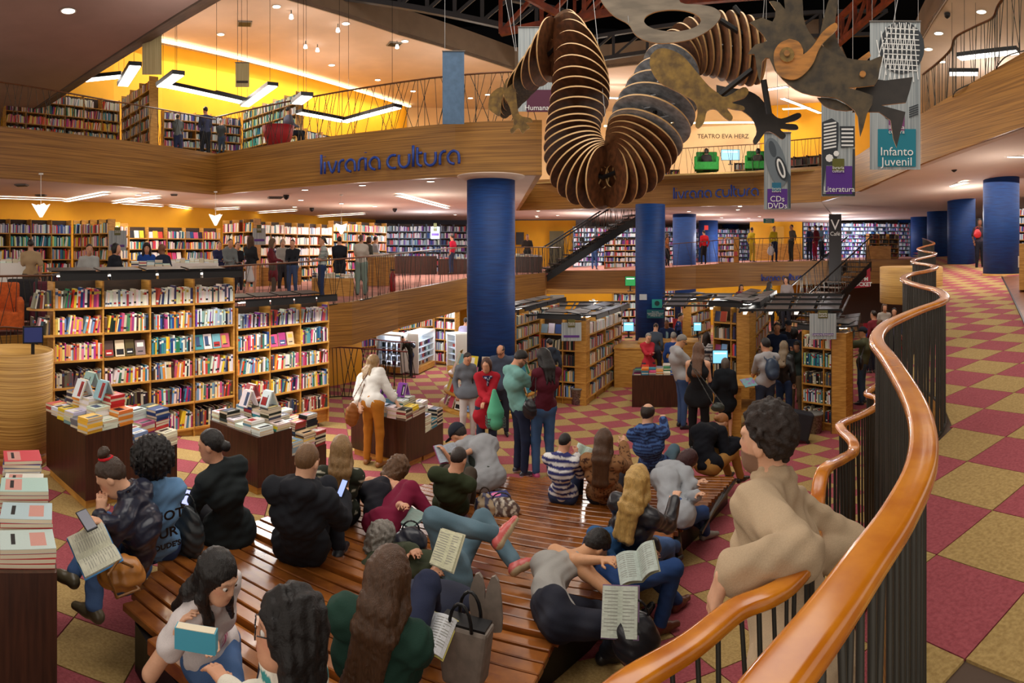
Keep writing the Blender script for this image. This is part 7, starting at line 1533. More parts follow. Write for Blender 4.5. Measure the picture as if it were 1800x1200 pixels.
def handbag(label, c, w, h, d, xdir, col, strap=None, vox=.012, name='handbag', mt=None):
    c = np.array(c, float); x = nrm(np.array(xdir, float)); U = V_(0, 0, 1); y = np.cross(U, x); R3 = np.array([x, y, U]); Q = SDF(vox)
    Q.e(c-U*h*.12, V_(w*.5, d*.5, h*.45), R3, k=.03).e(c+U*h*.12, V_(w*.40, d*.36, h*.4), R3, k=.04); Q.noise = lambda X, Y, Zz: .007*np.sin(X*45+Zz*60)*np.sin(Y*40-Zz*38+2*np.sin(X*22))
    P = [('bag_body', Q, mt or M_LEATH, col)]
    K = SDF(vox*.8); r_ = max(.008, vox*.6)
    if strap is not None:
        pts = [c+x*w*.35+U*h*.3]+[np.array(q, float) for q in strap]+[c-x*w*.35+U*h*.3]
        for a, b in zip(pts, pts[1:]): K.c(a, b, r_, k=.004)
    else:
        for j in range(8):
            a, b = PI*j/8, PI*(j+1)/8; K.c(c+x*w*.25*math.cos(a)+U*(h*.4+h*.35*math.sin(a)), c+x*w*.25*math.cos(b)+U*(h*.4+h*.35*math.sin(b)), r_, k=.004)
    P.append(('strap', K, mt or M_LEATH, (60, 50, 44) if callable(col) else tuple(int(v*.7) for v in col))); return blob(name, label, 'bag', P, vox, c)
# ================================================================ READERS ON THE DECK
cam0 = V_(0, 0, CZ)
def tocam(c): return nrm(cam0-np.array(c))
def pn(k, *a, **kw): return person(*a, **kw)
girl = person('girl in a white T-shirt with long dark hair, blue book in her hands', S=(372, 1180), head=(384, 1012), rel=128, look=136, pitch=20, sex='f', skin='f', h=1.62, root=-1, hair=('long', 'black'), shirt=((222, 214, 214), .27), pattern=('print', (190, 90, 130), 0), pants=((74, 104, 150), 'pants', 1), shoes=(60, 60, 66), hL=(372, 1130, -.40), hR=(312, 1108, -.34), fL=(.12, .5, -.35), fR=(-.05, .55, -.36), kneeL=(352, 1160, -.5), kneeR=(262, 1130, -.35), extra=('fronthair',), slump=.05)
p = at(345, 1122, 2.18); t = thing('book', 'thick light blue book held by the girl in the white T-shirt', 'book', tuple(p), rz=.25); g = MB(); g.box((0, 0, 0), (.15, .04, .075)); g.build('cover', mat('book_cyan', (60, 150, 176), .4), t); g = MB(); g.box((0, -.002, .0385), (.14, .034, .003)); g.build('pages', mat('page_edge', PAGE, .8), t)
lady = person('woman with curly black hair and glasses in a cream blouse with small birds, bottom edge', S=(500, 1250), r=2.3, head=(505, 1108), rel=-92, look=-92, pitch=-4, sex='f', skin='m', h=1.6, root=-1, hair=('curlylong', 'black'), shirt=((226, 220, 206), 1.0), pattern=('dots', (60, 140, 140), 42), pants=((40, 44, 62), 'pants'), shoes=None, hL=(400, 1205, -.1), hR=(430, 1225, -.3), fL=(-.1, .05, -.84), fR=(.1, .05, -.84), gl=True, slump=.05)
green = person('woman with long straight brown hair in a bottle green sweater, seen from behind', S=(672, 1200), r=2.85, head=(684, 1015), rel=18, look=25, pitch=20, sex='f', skin='m', h=1.68, root=-1, hair=('long', 'brown'), hair2=None, shirt=((34, 62, 52), .98), pants=((40, 46, 70), 'pants'), shoes=(60, 60, 60), hR=(738, 1132, .12), hL=(720, 1120, .25), fL=(-.1, .6, -.2), fR=(.1, .6, -.2), slump=.22, hlen=3, loose=.03)
openbook('open textbook held by the woman in the bottle green sweater', at(752, 1106, 3.02), (.1, -.62, .75), (.3, 1, .3), .12, .18, cov=(230, 220, 120), page=(226, 228, 232))
reader = person('grey-haired man with glasses reclining on the deck with crossed legs, reading', S=(800, 1035), head=(672, 952), rel=82, look=62, pitch=24, sex='m', skin='m', h=1.76, root=1, hair=('curly', 'grey'), shirt=((62, 68, 50), 1.0), pants=((92, 118, 132), 'pants', 1), shoes=((206, 96, 92), (196, 176, 140)), hL=(735, 972, -.15), hR=(812, 1000, -.25), fL=(905, 990, .1), fR=(872, 940, -.15), kneeL=(870, 940, .3), kneeR=(800, 890, -.1), gl=True, slump=.0, loose=.03)
openbook('yellowed open paperback read by the reclining grey-haired man', at(786, 966, 3.42), (-.72, -.45, .5), (-.1, .2, 1), .115, .19, cov=(200, 196, 170), page=(222, 222, 190), bend=.2)
tank = person('young man in a grey tank top bent over a magazine, elbow on his knee', S=(972, 1108), head=(1046, 962), rel=70, look=60, pitch=62, sex='m', skin='t', h=1.76, root=1, hair=('short', 'black'), shirt=((162, 160, 156), 0), pants=((38, 40, 52), 'pants', 1), shoes=(34, 34, 38), hL=(1068, 985, .2), hR=(1092, 1075, -.1), fR=(1066, 1165), fL=(1125, 1115), kneeR=(1056, 1030, -.4), kneeL=(1110, 1010, .3), slump=.28, extra=('beard',), armd=(0, .4))
openbook('magazine held low by the young man in the tank top', at(1090, 1075, 3.25), (-.45, -.7, .45), (0, .3, 1), .1, .24, cov=(120, 90, 130), page=(206, 214, 200), bend=.2)
curl = person('woman with short curly black hair and blue jacket reading beside the tank top man', S=(1075, 1040), head=(1102, 918), rel=52, look=62, pitch=45, sex='f', skin='m', h=1.66, root=1, hair=('curly', 'black'), shirt=((50, 92, 140), 1.0), pants=((44, 74, 128), 'pants', 1), shoes=(96, 50, 38), hL=(1130, 975, .3), hR=(1100, 990, .05), fR=(1160, 1115), fL=(1190, 1072), kneeR=(1140, 990, .0), kneeL=(1160, 985, .3), slump=.2, extra=('boots',))
openbook('open book with grey-green pages read by the curly-haired woman', at(1122, 992, 3.85), (-.5, -.45, .75), (.2, 1, .2), .13, .2, cov=(150, 150, 120), page=(192, 204, 196))
blond = person('woman with long blonde hair in a black leather jacket, seen from behind', S=(1122, 990), head=(1122, 846), rel=30, look=25, pitch=10, sex='f', skin='f', h=1.72, root=-1, hair=('wavy', (208, 168, 98)), shirt=((36, 36, 42), 1.0), pants=((70, 100, 150), 'pants', 1), shoes=((52, 48, 44), (200, 180, 140)), hL=(.0, .35, .15), hR=(1186, 880, .1), fR=(1176, 1006), fL=(1226, 972), kneeR=(1195, 905, .3), kneeL=(1215, 895, .5), slump=.12, mat_top=M_LEATH, loose=.02, hem=.0, hlen=2)
grayhood = person('person with dark red short hair in a light grey hooded top, head bowed', S=(1192, 922), head=(1210, 810), rel=50, look=70, pitch=50, sex='f', skin='f', h=1.64, root=1, hair=('bob', 'red'), shirt=((168, 172, 178), 1.0), pants=((50, 82, 140), 'pants', 1), shoes=(140, 136, 128), hL=(1222, 850, .3), hR=(1225, 870, .0), fR=(1240, 948), fL=(1232, 935), kneeR=(1240, 868, .2), slump=.3, extra=('hood', 'longback'), loose=.03)
leo = person('woman with long brown hair in a leopard pattern sweater', S=(1062, 885), head=(1062, 775), rel=8, look=20, pitch=15, sex='f', skin='f', h=1.68, root=-1, hair=('long', 'brown'), shirt=((150, 108, 72), 1.0), pattern=('spots', (62, 36, 26), 95), pants=((50, 50, 60), 'pants'), shoes=(40, 40, 40), hR=(1096, 782, .1), hL=(-.2, .3, .1), fL=(-.1, .55, -.3), fR=(.1, .55, -.3), slump=.12, loose=.028, hlen=2)
boy = person('boy in a white and navy striped top with short black hair', S=(990, 884), head=(993, 778), rel=14, look=30, pitch=25, sex='m', skin='m', h=1.38, root=-1, hair=('buzz', 'black'), shirt=((226, 226, 226), 1.0), pattern=('stripe', (54, 56, 112), .072), pants=((50, 60, 90), 'pants'), shoes=(50, 50, 60), hR=(1014, 800, .1), hL=(.05, .35, .3), fL=(-.1, .5, -.2), fR=(.1, .5, -.2), slump=.15, loose=.02)
openbook('pale paper booklet in the hands of the striped boy', at(1025, 797, 6.6), (-.3, -.8, .5), (.3, 0, 1), .09, .16, page=(206, 226, 214), cov=(190, 210, 200))
bald = person('balding man in a blue striped hooded shirt sitting at the far deck edge', S=(1152, 838), head=(1139, 728), rel=10, look=20, pitch=15, sex='m', skin='f', h=1.78, root=-1, hair=('balding', 'dark'), shirt=((72, 104, 162), 1.0), pattern=('stripe', (36, 46, 84), .04, .5), pants=((96, 124, 140), 'pants', 1), shoes=(50, 50, 50), hR=(1166, 738, .3), hL=(-.1, .35, .2), fL=(-.05, .6, -.3), fR=(.2, .55, -.3), kneeR=(1185, 790, .4), slump=.15, extra=('hood',), loose=.025, fat=1.1)
velvet = person('woman with tied ginger hair in a black velvet top bent forward in tan trousers', S=(1243, 832), head=(1268, 742), rel=38, look=50, pitch=50, sex='f', skin='f', h=1.7, root=1, hair=('bun', 'ginger'), shirt=((18, 20, 28), 1.0), pants=((168, 124, 66), 'pants'), shoes=(40, 36, 34), hL=(.1, .5, .2), hR=(.15, .5, .2), fL=(-.1, .6, -.3), fR=(.1, .6, -.3), slump=.35, loose=.04, fat=1.12)
hoodie = person('young man in a black hoodie with cropped fair hair, looking at a phone', S=(528, 988), head=(540, 812), rel=14, look=30, pitch=22, sex='m', skin='f', h=1.8, root=-1, hair=('buzz', 'lbrown'), shirt=((34, 36, 42), 1.0), pants=((36, 38, 46), 'pants'), shoes=((40, 42, 48), (190, 190, 190)), hR=(603, 872, .15), hL=(.08, .42, .3), fR=(596, 980, 'd'), fL=(572, 930, 'd'), kneeR=(598, 862, .3), kneeL=(560, 868, .5), slump=.15, extra=('hood',), loose=.035)
phone('glowing phone of the young man in the black hoodie', at(602, 858, 4.55), (-.5, -.6, .5), (.1, .3, 1))
blazer = person('woman in a black blazer with a low black bun, looking left', S=(402, 950), head=(371, 783), rel=-32, look=-70, pitch=14, sex='f', skin='m', h=1.72, root=-1, hair=('bun', 'black'), shirt=((36, 42, 44), 1.0), pants=((30, 30, 36), 'pants'), shoes=(30, 30, 30), hL=(322, 878, .15), hR=(.1, .3, .1), fL=(-.1, .55, -.3), fR=(.1, .55, -.3), slump=.12, loose=.025, hem=.08)
phone('phone in the hand of the woman in the black blazer', at(328, 874, 4.62), (.3, -.5, .8), (-.3, 1, .1), (170, 180, 250))
afro = person('woman with a big black afro in a light denim jacket with black lettering', S=(272, 985), head=(264, 812), rel=-18, look=-30, pitch=8, sex='f', skin='b', h=1.66, root=-1, hair=('afro', 'black'), shirt=((110, 152, 196), 1.0), pants=((56, 76, 120), 'pants', 1), shoes=(50, 50, 56), hL=(-.1, .35, .1), hR=(.1, .35, .1), fL=(-.1, .55, -.3), fR=(.1, .55, -.3), slump=.1, loose=.025, extra=('collar',))
for s_, dz, sz in (('NOT', .03, .1), ('UR', -.08, .1), ("DUDE'S", -.17, .055)):
    c = V3(afro['ch']+afro['rtt']*.035+afro['bk']*(.128 if dz > -.1 else .12)+V_(0, 0, 1)*(dz+.02)); o = text('jacket_lettering', s_, (0, 0, 0), sz, 0, M_DARK, None, ext=.001, rx=0, off=.002); o.matrix_world = Matrix.Translation(c) @ frame(afro['rtt'], nrm(np.cross(afro['bk'], afro['rtt'])), afro['bk']); mi = Matrix.Translation(afro['t'].location).inverted(); o.parent = afro['t']; o.matrix_parent_inverse = mi
bun = person('woman with a high bun and red hair tie in a navy leather jacket', S=(228, 1030), head=(196, 838), rel=-62, look=-78, pitch=42, sex='f', skin='f', h=1.66, root=-1, hair=('topbun', (64, 46, 34)), shirt=((34, 38, 56), 1.0), pants=((78, 108, 156), 'pants', 1), shoes=(98, 88, 66), hL=(176, 905, -.25), hR=(182, 918, -.4), fL=(128, 1010, .0), fR=(165, 1068, -.3), kneeL=(140, 950, .2), kneeR=(135, 1040, -.35), slump=.2, mat_top=M_LEATH, loose=.02, extra=('collar',))
c = bun['hc']+(bun['hu']*.11-bun['hf']*.05)*bun['s']; Q = SDF(.006)
for j in range(10):
    a, b = 2*PI*j/10, 2*PI*(j+1)/10; bu = nrm(bun['hu']*.85-bun['hf']*.5); bx_ = np.cross(bun['hf'], bun['hu']); by = np.cross(bu, bx_); Q.c(c+(bx_*math.cos(a)+by*math.sin(a))*.04, c+(bx_*math.cos(b)+by*math.sin(b))*.04, .009, k=.004)
v, f = Q.run(); npmesh('hair_tie', v, f, M_CLOTH, np.tile(lin((190, 30, 40)), (len(v), 1)), bun['t'], bun['base'])
phone('black phone held by the woman with the high bun', at(152, 914, 3.35), (.4, -.3, .85), (-.9, .3, .2), (60, 60, 70))
openbook('open book on the knees of the woman with the high bun', at(166, 968, 3.3), (.1, -.45, .9), (.5, .8, .2), .14, .21, cov=(60, 130, 190), page=(206, 206, 186))
bl1 = person('woman with long fair hair and a patterned top behind the hoodie man', S=(596, 920), head=(600, 790), rel=4, look=8, pitch=10, sex='f', skin='f', h=1.64, root=-1, hair=('long', 'dblond'), shirt=((50, 54, 44), 1.0), pattern=('dots', (200, 196, 176), 60), pants=((30, 30, 36), 'pants'), shoes=None, hL=(-.1, .3, .1), hR=(.1, .3, .1), fL=(-.1, .55, -.3), fR=(.1, .55, -.3), slump=.1, hlen=3)
tank2 = person('woman in a black tank top with short brown curls, head bent over a phone', S=(668, 945), head=(698, 828), rel=52, look=58, pitch=48, sex='f', skin='m', h=1.64, root=1, hair=('curly', (104, 74, 50)), shirt=((30, 30, 38), 0), pants=((122, 28, 58), 'pants'), shoes=None, hR=(708, 888, -.1), hL=(705, 875, .2), fL=(770, 930, 'd'), fR=(775, 945, 'd'), kneeR=(735, 905, .1), slump=.2, armd=(0, 0))
phone('small glowing phone of the woman in the black tank top', at(715, 878, 5.35), (-.3, -.5, .8), (.6, .8, 0))
openbook('book with a teal cover lying on the maroon trousers', at(714, 903, 5.1), (0, -.3, 1), (.5, .8, 0), .14, .2, cov=(60, 90, 100), page=(150, 176, 168), bend=.1)
gboy = person('short-haired boy in a dark green sweater seen from behind', S=(792, 905), head=(806, 808), rel=15, look=30, pitch=30, sex='m', skin='m', h=1.55, root=-1, hair=('buzz', 'dark'), shirt=((50, 58, 38), 1.0), pants=((70, 60, 50), 'pants'), shoes=None, hL=(-.05, .35, .15), hR=(.08, .38, .15), fL=(-.1, .5, -.2), fR=(.1, .5, -.2), slump=.15, loose=.02)
phone('glowing phone beside the boy in the green sweater', at(823, 867, 6.0), (-.2, -.6, .7), (.2, 1, .2), (110, 160, 250))
cap = person('man with a backwards dark cap and a light grey T-shirt, bent over a book', S=(853, 862), head=(806, 764), rel=-48, look=-60, pitch=45, sex='m', skin='m', h=1.82, root=1, hair=('short', 'dark'), shirt=((152, 154, 158), .5), pants=((60, 66, 60), 'pants'), shoes=(60, 60, 60), hL=(786, 800, .1), hR=(796, 810, -.2), fL=(-.1, .6, -.2), fR=(.1, .6, -.2), slump=.3, extra=('cap', 'longback'), loose=.03)
openbook('open book with violet cover held by the man in the cap', at(785, 797, 6.75), (.5, -.5, .6), (-.2, .3, 1), .14, .2, cov=(150, 60, 120), page=(178, 190, 206))
jack = person('man in a beige bomber jacket leaning back on the lower handrail', feet=(1412, 1200), r=2.08, zb=-2.42, head=(1347, 775), rel=-74, look=-66, pitch=-2, sex='m', skin='f', h=1.84, hair=('messy', 'dark'), shirt=((190, 166, 136), .93), pants=((34, 50, 76), 'pants', 1), shoes=(50, 44, 40), hL=(1272, 1012, -.34), hR=(1408, 985, .2), slump=-.06, extra=('collar', 'beard'), loose=.03, fat=1.2, hem=.1, curl=.35, armd=(-1.3, -1.0), hdL=(-.1, .35, -1), detail=1.1)
g = MB(); q = jack; c = q['ch']+q['cf']*.16*1-q['rtt']*.02; P_ = [V3(q['nb']+q['cf']*.10-q['tax']*.02), V3(q['ch']+q['cf']*.165), V3(q['pel']+q['cf']*.16)]; g.tube(P_, .006, 6); o = g.build('zip', M_ALU, q['t'])
o.matrix_parent_inverse = Matrix.Translation(q['t'].location).inverted()
# bags on the deck
def softbag(name, label, px, py, r, w, h, d, col, vox=.012, spots=None, mt=None, rel=0):
    c = np.array(at(px, py, r)); A = az(px)+math.radians(rel); x = V_(math.cos(A), -math.sin(A), 0); return handbag(label, c, w, h, d, x, (lambda v: np.where((vnoise(v, spots[1], 3) > .1)[:, None], lin(spots[0]), lin(col))) if spots else col, None, vox, name, mt)
handbag('slouchy tan leather handbag on the knees of the woman with the high bun', at(213, 1005, 3.38), .26, .18, .16, V_(.8, .3, -.2), (178, 116, 52), [np.array(at(208, 985, 3.2)), np.array(at(190, 1010, 3.15)), np.array(at(205, 1050, 3.2)), np.array(at(245, 1035, 3.3))], .009)
softbag('backpack', 'black leather backpack between the denim jacket and the black blazer', 330, 935, 4.35, .26, .36, .16, (44, 50, 54), .010, rel=30)
softbag('bag', 'black cloth bag behind the grey-haired reader', 722, 950, 4.6, .26, .2, .2, (40, 42, 54)); softbag('bag', 'patterned cloth bag with zigzags beside the green sweater boy', 852, 890, 5.6, .2, .24, .14, (190, 170, 140), spots=((70, 70, 100), 60)); softbag('bag', 'brown and white printed bag on the deck behind the patterned bag', 882, 893, 5.9, .36, .2, .22, (90, 68, 60), spots=((200, 188, 170), 70))
softbag('backpack', 'dark backpack at the feet of the tank top man', 1118, 1118, 3.25, .26, .26, .2, (34, 34, 40))
p = at(877, 870, 6.05); t = thing('book', 'blue book with a colourful cover lying on the printed bag', 'book', tuple(p), rz=.3); g = MB(); g.box((0, 0, 0), (.2, .16, .022)); g.build('cover', mat('cover_night', (50, 56, 110), .4), t); g = MB(); g.lathe((-.03, .0, .012), [(.05, 0), (.05, .001)], 12); g.build('printed_disc', mat('cover_pink', (226, 120, 170), .4), t)
# grey tote with black handles beside the green sweater woman
c = at(818, 1135, 3.05); t = thing('tote_bag', 'large grey-beige tote bag with black handles on the deck', 'bag', tuple(c), rz=-.35)
g = MB(); g.hexa([(-.1, -.07, -.17), (.1, -.07, -.17), (.1, .07, -.17), (-.1, .07, -.17)], [(-.14, -.06, .12), (.14, -.06, .12), (.14, .06, .12), (-.14, .06, .12)]); o = g.build('bag_body', mat('tote_grey', (138, 126, 116), .7, noise=.12, nscale=18), t); md = o.modifiers.new('b', 'BEVEL'); md.width = .02; md.segments = 2
g = MB(); g.box((0, 0, .122), (.25, .1, .012)); g.build('lining', M_DARK, t)
for s in (-.06, .06): g = MB(); g.tube([(math.cos(a)*.06, s, .11+math.sin(a)*.13) for a in np.linspace(0, PI, 10)], .009, 6); g.build('handle', M_DARK, t, True)
for x in (0, .07): g = MB(); plate(g, Pl(830, 3.2), [(812+x*420, 1100), (806+x*420, 1050), (818+x*420, 1008), (830+x*420, 1012), (836+x*420, 1050), (836+x*420, 1100)], .02, n=2); o = g.build('side_flap', mat('tote_grey'), t); o.matrix_parent_inverse = Matrix.Translation(t.location).inverted() @ Matrix.Identity(4)
blob('coat', 'folded grey and navy coat under the grey-haired reader', 'coat', [('folds', SDF(.014).e(at(760, 1050, 3.45), (.26, .16, .07)).e(at(735, 1080, 3.3), (.16, .14, .06), k=.05), M_CLOTH, (52, 56, 74))], .014, at(760, 1050, 3.4))
# ================================================================ STANDING VISITORS ON THE GROUND FLOOR
w = person('woman in a white blouse and mustard trousers reaching to the book table', feet=(655, 818), top=617, rel=35, look=60, pitch=12, sex='f', skin='f', hair=('wavy', (158, 124, 80)), hlen=1, shirt=((226, 222, 216), .8), pants=((184, 118, 40), 'pants'), shoes=(150, 100, 60), hR=(702, 716, .15), hL=(632, 712, .0), fR=(.12, .0, -.87), loose=.035, slump=.0, head=(657, 637))
handbag('tan shoulder bag of the woman in the white blouse', at(619, 728, 8.4), .24, .3, .08, V_(.6, .8, 0), (158, 96, 46), [w['nb']+V_(.0, -.12, .03)], .016)
person('woman in a grey sweater and white trousers walking with dark tied hair', feet=(822, 772), top=623, rel=165, look=150, pitch=25, sex='f', skin='m', hair=('bun', 'dark'), shirt=((104, 108, 116), 1.0), pants=((206, 200, 198), 'pants'), shoes=(60, 60, 60), hem=.05, loose=.02)
red = person('short-haired woman in a red coat with a navy scarf holding a basket', feet=(855, 812), top=633, rel=172, look=-168, pitch=15, sex='f', skin='m', hair=('bob', (84, 50, 36)), shirt=((176, 34, 48), 1.0), pants=((50, 60, 80), 'pants'), shoes=(34, 32, 34), hL=(.06, .25, .14), hR=(-.02, .27, .15), hem=.30, loose=.025, extra=('scarf', 'boots'))
c = at(871, 738, 8.8); t = thing('shopping_basket', 'dark grey plastic basket with a green bag, carried by the woman in red', 'basket', tuple(c), rz=.2); g = MB()
for z in (-.08, -.04, 0, .04): g.tube([(-.13, -.09, z), (.13, -.09, z), (.13, .09, z), (-.13, .09, z), (-.13, -.09, z)], .008, 4)
for x in np.linspace(-.13, .13, 8): g.tube([(x, -.09, -.09), (x, -.09, .05)], .006, 4); g.tube([(x, .09, -.09), (x, .09, .05)], .006, 4)
g.box((0, 0, -.09), (.26, .18, .01)); g.build('lattice', mat('basket_grey', (90, 100, 98), .5), t)
blob('plastic_bag', 'translucent green carrier bag over the grey basket', 'bag', [('film', SDF(.014).c(np.array(c)+V_(-.02, 0, .42), np.array(c)+V_(0, 0, .12), .03, .12).c(np.array(c)+V_(0, 0, .1), np.array(c)+V_(0, -.02, -.02), .11, .12), M_CLOTH, (92, 176, 140))], .014, c)
person('man with grey temples in a slate jacket behind the woman in red', feet=(880, 765), top=610, rel=178, look=-160, pitch=30, sex='m', skin='m', hair=('balding', 'dark'), shirt=((74, 82, 100), 1.0), pants=((44, 48, 60), 'pants'), shoes=(40, 38, 36), loose=.03, gl=True)
person('bearded man in a mint T-shirt and dark jeans looking down at a phone', feet=(915, 834), top=621, rel=62, look=70, pitch=40, sex='m', skin='m', hair=('short', 'black'), shirt=((120, 170, 164), .5), pants=((34, 42, 66), 'pants', 1), shoes=((50, 50, 60), (220, 220, 220)), hL=(.03, .32, .25), hR=(.0, .34, .22), extra=('beard',), gl=True, fat=1.15, loose=.02)
mar = person('woman with long black hair in a maroon sweater and blue jeans', feet=(955, 838), top=617, rel=-25, look=-35, pitch=25, sex='f', skin='b', hair=('long', 'black'), shirt=((88, 30, 44), .85), pants=((62, 92, 134), 'pants', 1), shoes=((190, 70, 120), (240, 180, 160)), hL=(-.02, .32, .22), hR=(.05, .32, .22), hlen=1, loose=.018, fat=1.08)
handbag('black shoulder bag of the woman in the maroon sweater', at(931, 718, 8.2), .2, .26, .1, V_(.8, -.3, 0), (30, 30, 36), [mar['sho'][0]+V_(0, 0, .06)], .015)
gm = person('grey-haired man with glasses in a light grey T-shirt and jeans', feet=(1198, 752), top=592, rel=72, look=75, pitch=35, sex='m', skin='t', hair=('short', 'grey'), shirt=((172, 172, 174), .5), pants=((58, 82, 126), 'pants', 1), shoes=(36, 34, 36), hL=(.0, .3, .3), hR=(.0, .32, .28), gl=True, fat=1.15, loose=.025)
wb = person('woman with very long wavy auburn hair in a black top and leggings', feet=(1228, 792), top=606, rel=8, look=10, pitch=12, sex='f', skin='f', hair=('wavy', (110, 76, 54)), shirt=((28, 30, 34), 0), pants=((26, 26, 30), 'pants'), shoes=(28, 28, 32), hem=.16, loose=.03, hL=(-.1, .25, .2), hR=(.1, .25, .2), hlen=2)
handbag('dark green bag with a long strap hanging from the auburn-haired woman', at(1262, 715, 9.6), .22, .14, .1, V_(.8, -.3, 0), (50, 56, 50), [wb['sho'][0]+V_(0, 0, .05)], .016)
person('smaller woman with grey-brown hair in a loose black dress at the monitor', feet=(1275, 772), top=632, rel=10, look=5, pitch=12, sex='f', skin='f', hair=('bob', (96, 84, 74)), shirt=((24, 28, 34), .7), pants=((24, 28, 34), 'dress'), shoes=(40, 36, 34), hem=.3, loose=.045)
person('woman in a red cardigan and glasses reading a leaflet by the counter', feet=(1140, 700), top=588, rel=165, look=150, pitch=20, sex='f', skin='f', hair=('short', 'grey'), shirt=((176, 44, 56), 1.0), pants=((60, 56, 66), 'pants'), shoes=(40, 40, 40), hL=(.03, .3, .3), hR=(-.03, .3, .32), hem=.2, gl=True)
person('man in a blue sweater seen from behind at the counter', feet=(1184, 700), top=586, rel=5, sex='m', skin='m', hair=('short', 'grey'), shirt=((34, 60, 118), 1.0), pants=((50, 52, 62), 'pants'), shoes=(40, 40, 40))
person('man in a slate grey shirt at the counter by the blue column', feet=(1153, 672), top=570, rel=20, pitch=20, sex='m', skin='m', hair=('buzz', 'dark'), shirt=((74, 84, 98), .9), pants=((50, 52, 62), 'pants'), shoes=(40, 40, 40))
person('cashier in a navy uniform with a lanyard behind the counter', feet=(1172, 662), top=564, rel=180, pitch=20, sex='m', skin='d', hair=('buzz', 'black'), shirt=((30, 44, 84), .9), pants=((40, 44, 60), 'pants'), shoes=(40, 40, 40), pattern=('front', (150, 190, 200), .02))
person('man in a blue checked shirt in front of the red cashier board', feet=(1197, 650), top=552, rel=100, pitch=15, sex='m', skin='m', hair=('short', 'black'), shirt=((40, 60, 120), .9), pattern=('check', (30, 36, 60), .08), pants=((40, 44, 60), 'pants'), shoes=(40, 40, 40))
person('woman with curly dark hair and a black and white striped top', feet=(1242, 700), top=588, rel=20, sex='f', skin='m', hair=('curlylong', 'dark'), shirt=((206, 202, 200), .8), pattern=('stripe', (40, 40, 50), .07), pants=((40, 44, 60), 'pants'), shoes=(40, 40, 40))
bp = person('man in a light grey shirt with a blue-grey leather backpack', feet=(1345, 768), top=598, rel=-28, look=-40, pitch=8, sex='m', skin='m', hair=('short', 'black'), shirt=((172, 170, 172), .9), pants=((52, 62, 84), 'pants'), shoes=(50, 46, 42), hL=(-.05, .35, .15), hR=(.02, .33, .15), extra=('backpack',), loose=.025)
p = at(1316, 672, 10.9); t = thing('magazine', 'colourful magazine held by the man with the leather backpack', 'magazine', tuple(p), rz=.3); g = MB(); g.box((0, 0, 0), (.28, .2, .012), M=Matrix.Rotation(.6, 3, 'X')); g.build('cover', mat('magazine_print', (150, 90, 160), .4, nscale=14, c2=(90, 180, 170)), t)
person('woman with long ash blonde hair in a black leather jacket, seen from behind', feet=(1378, 748), top=602, rel=15, look=10, sex='f', skin='f', hair=('wavy', (150, 130, 104)), shirt=((28, 30, 34), 1.0), pants=((40, 56, 90), 'pants', 1), shoes=(40, 36, 34), mat_top=M_LEATH, loose=.025)
person('man in a dark green jacket rubbing his face, camouflage trousers', feet=(1400, 728), top=603, rel=-150, look=-160, pitch=20, sex='m', skin='m', hair=('short', 'dark'), shirt=((52, 62, 58), 1.0), pants=((128, 110, 86), 'pants'), shoes=(44, 40, 38), hL=(.04, .12, .58), loose=.025)
person('man in a plain navy T-shirt standing between the bookcases', feet=(1366, 700), top=570, rel=178, pitch=5, sex='m', skin='b', hair=('short', 'black'), shirt=((36, 48, 76), .45), pants=((50, 56, 70), 'pants'), shoes=(40, 40, 40))
person('man in a dark cap behind the navy T-shirt man', feet=(1386, 688), top=566, rel=170, sex='m', skin='m', hair=('short', 'black'), shirt=((40, 44, 56), .9), pants=((50, 56, 70), 'pants'), shoes=(40, 40, 40), extra=('cap',))
person('black-haired person in a navy top beside the grey banner bookcase', feet=(1397, 706), top=579, rel=30, sex='f', skin='m', hair=('bob', 'black'), shirt=((40, 48, 70), .6), pants=((50, 56, 70), 'pants'), shoes=(40, 40, 40))
ol = person('man in an olive T-shirt and jeans with a black shoulder bag, reaching to the shelf', feet=(1516, 710), top=578, rel=-75, look=-95, pitch=0, sex='m', skin='t', hair=('short', 'black'), shirt=((92, 96, 72), .5), pants=((66, 92, 126), 'pants', 1), shoes=(60, 70, 84), hL=(.0, .62, .4), hR=(-.02, .25, .12), fat=1.15, gl=True, extra=('cap',), loose=.025)
handbag('black shoulder bag of the man in the olive T-shirt', at(1513, 637, 13.3), .3, .3, .12, V_(.5, .8, 0), (32, 34, 42), [ol['sho'][1]+V_(0, 0, .05)], .022)
person('woman with long brown hair in a sage blouse beyond the banner bookcase', feet=(1492, 644), top=561, rel=-60, sex='f', skin='m', hair=('long', 'dark'), shirt=((120, 138, 130), .9), pants=((44, 50, 70), 'pants'), shoes=(40, 40, 40))
person('child in a bright blue shirt behind the olive T-shirt man', feet=(1530, 655), top=566, rel=170, sex='m', skin='m', hair=('short', 'black'), shirt=((50, 90, 190), .5), pants=((44, 50, 70), 'pants'), shoes=(40, 40, 40))
person('dark-haired person in a black jacket browsing behind the maroon woman', feet=(966, 722), top=598, rel=-20, pitch=20, sex='m', skin='m', hair=('short', 'black'), shirt=((46, 54, 66), 1.0), pants=((40, 44, 60), 'pants'), shoes=(40, 40, 40), extra=('hood',))
person('man in a lilac shirt half hidden by the big blue column', feet=(819, 652), top=560, rel=20, sex='m', skin='m', hair=('short', 'dark'), shirt=((164, 158, 190), .9), pants=((60, 64, 80), 'pants'), shoes=(40, 40, 40))
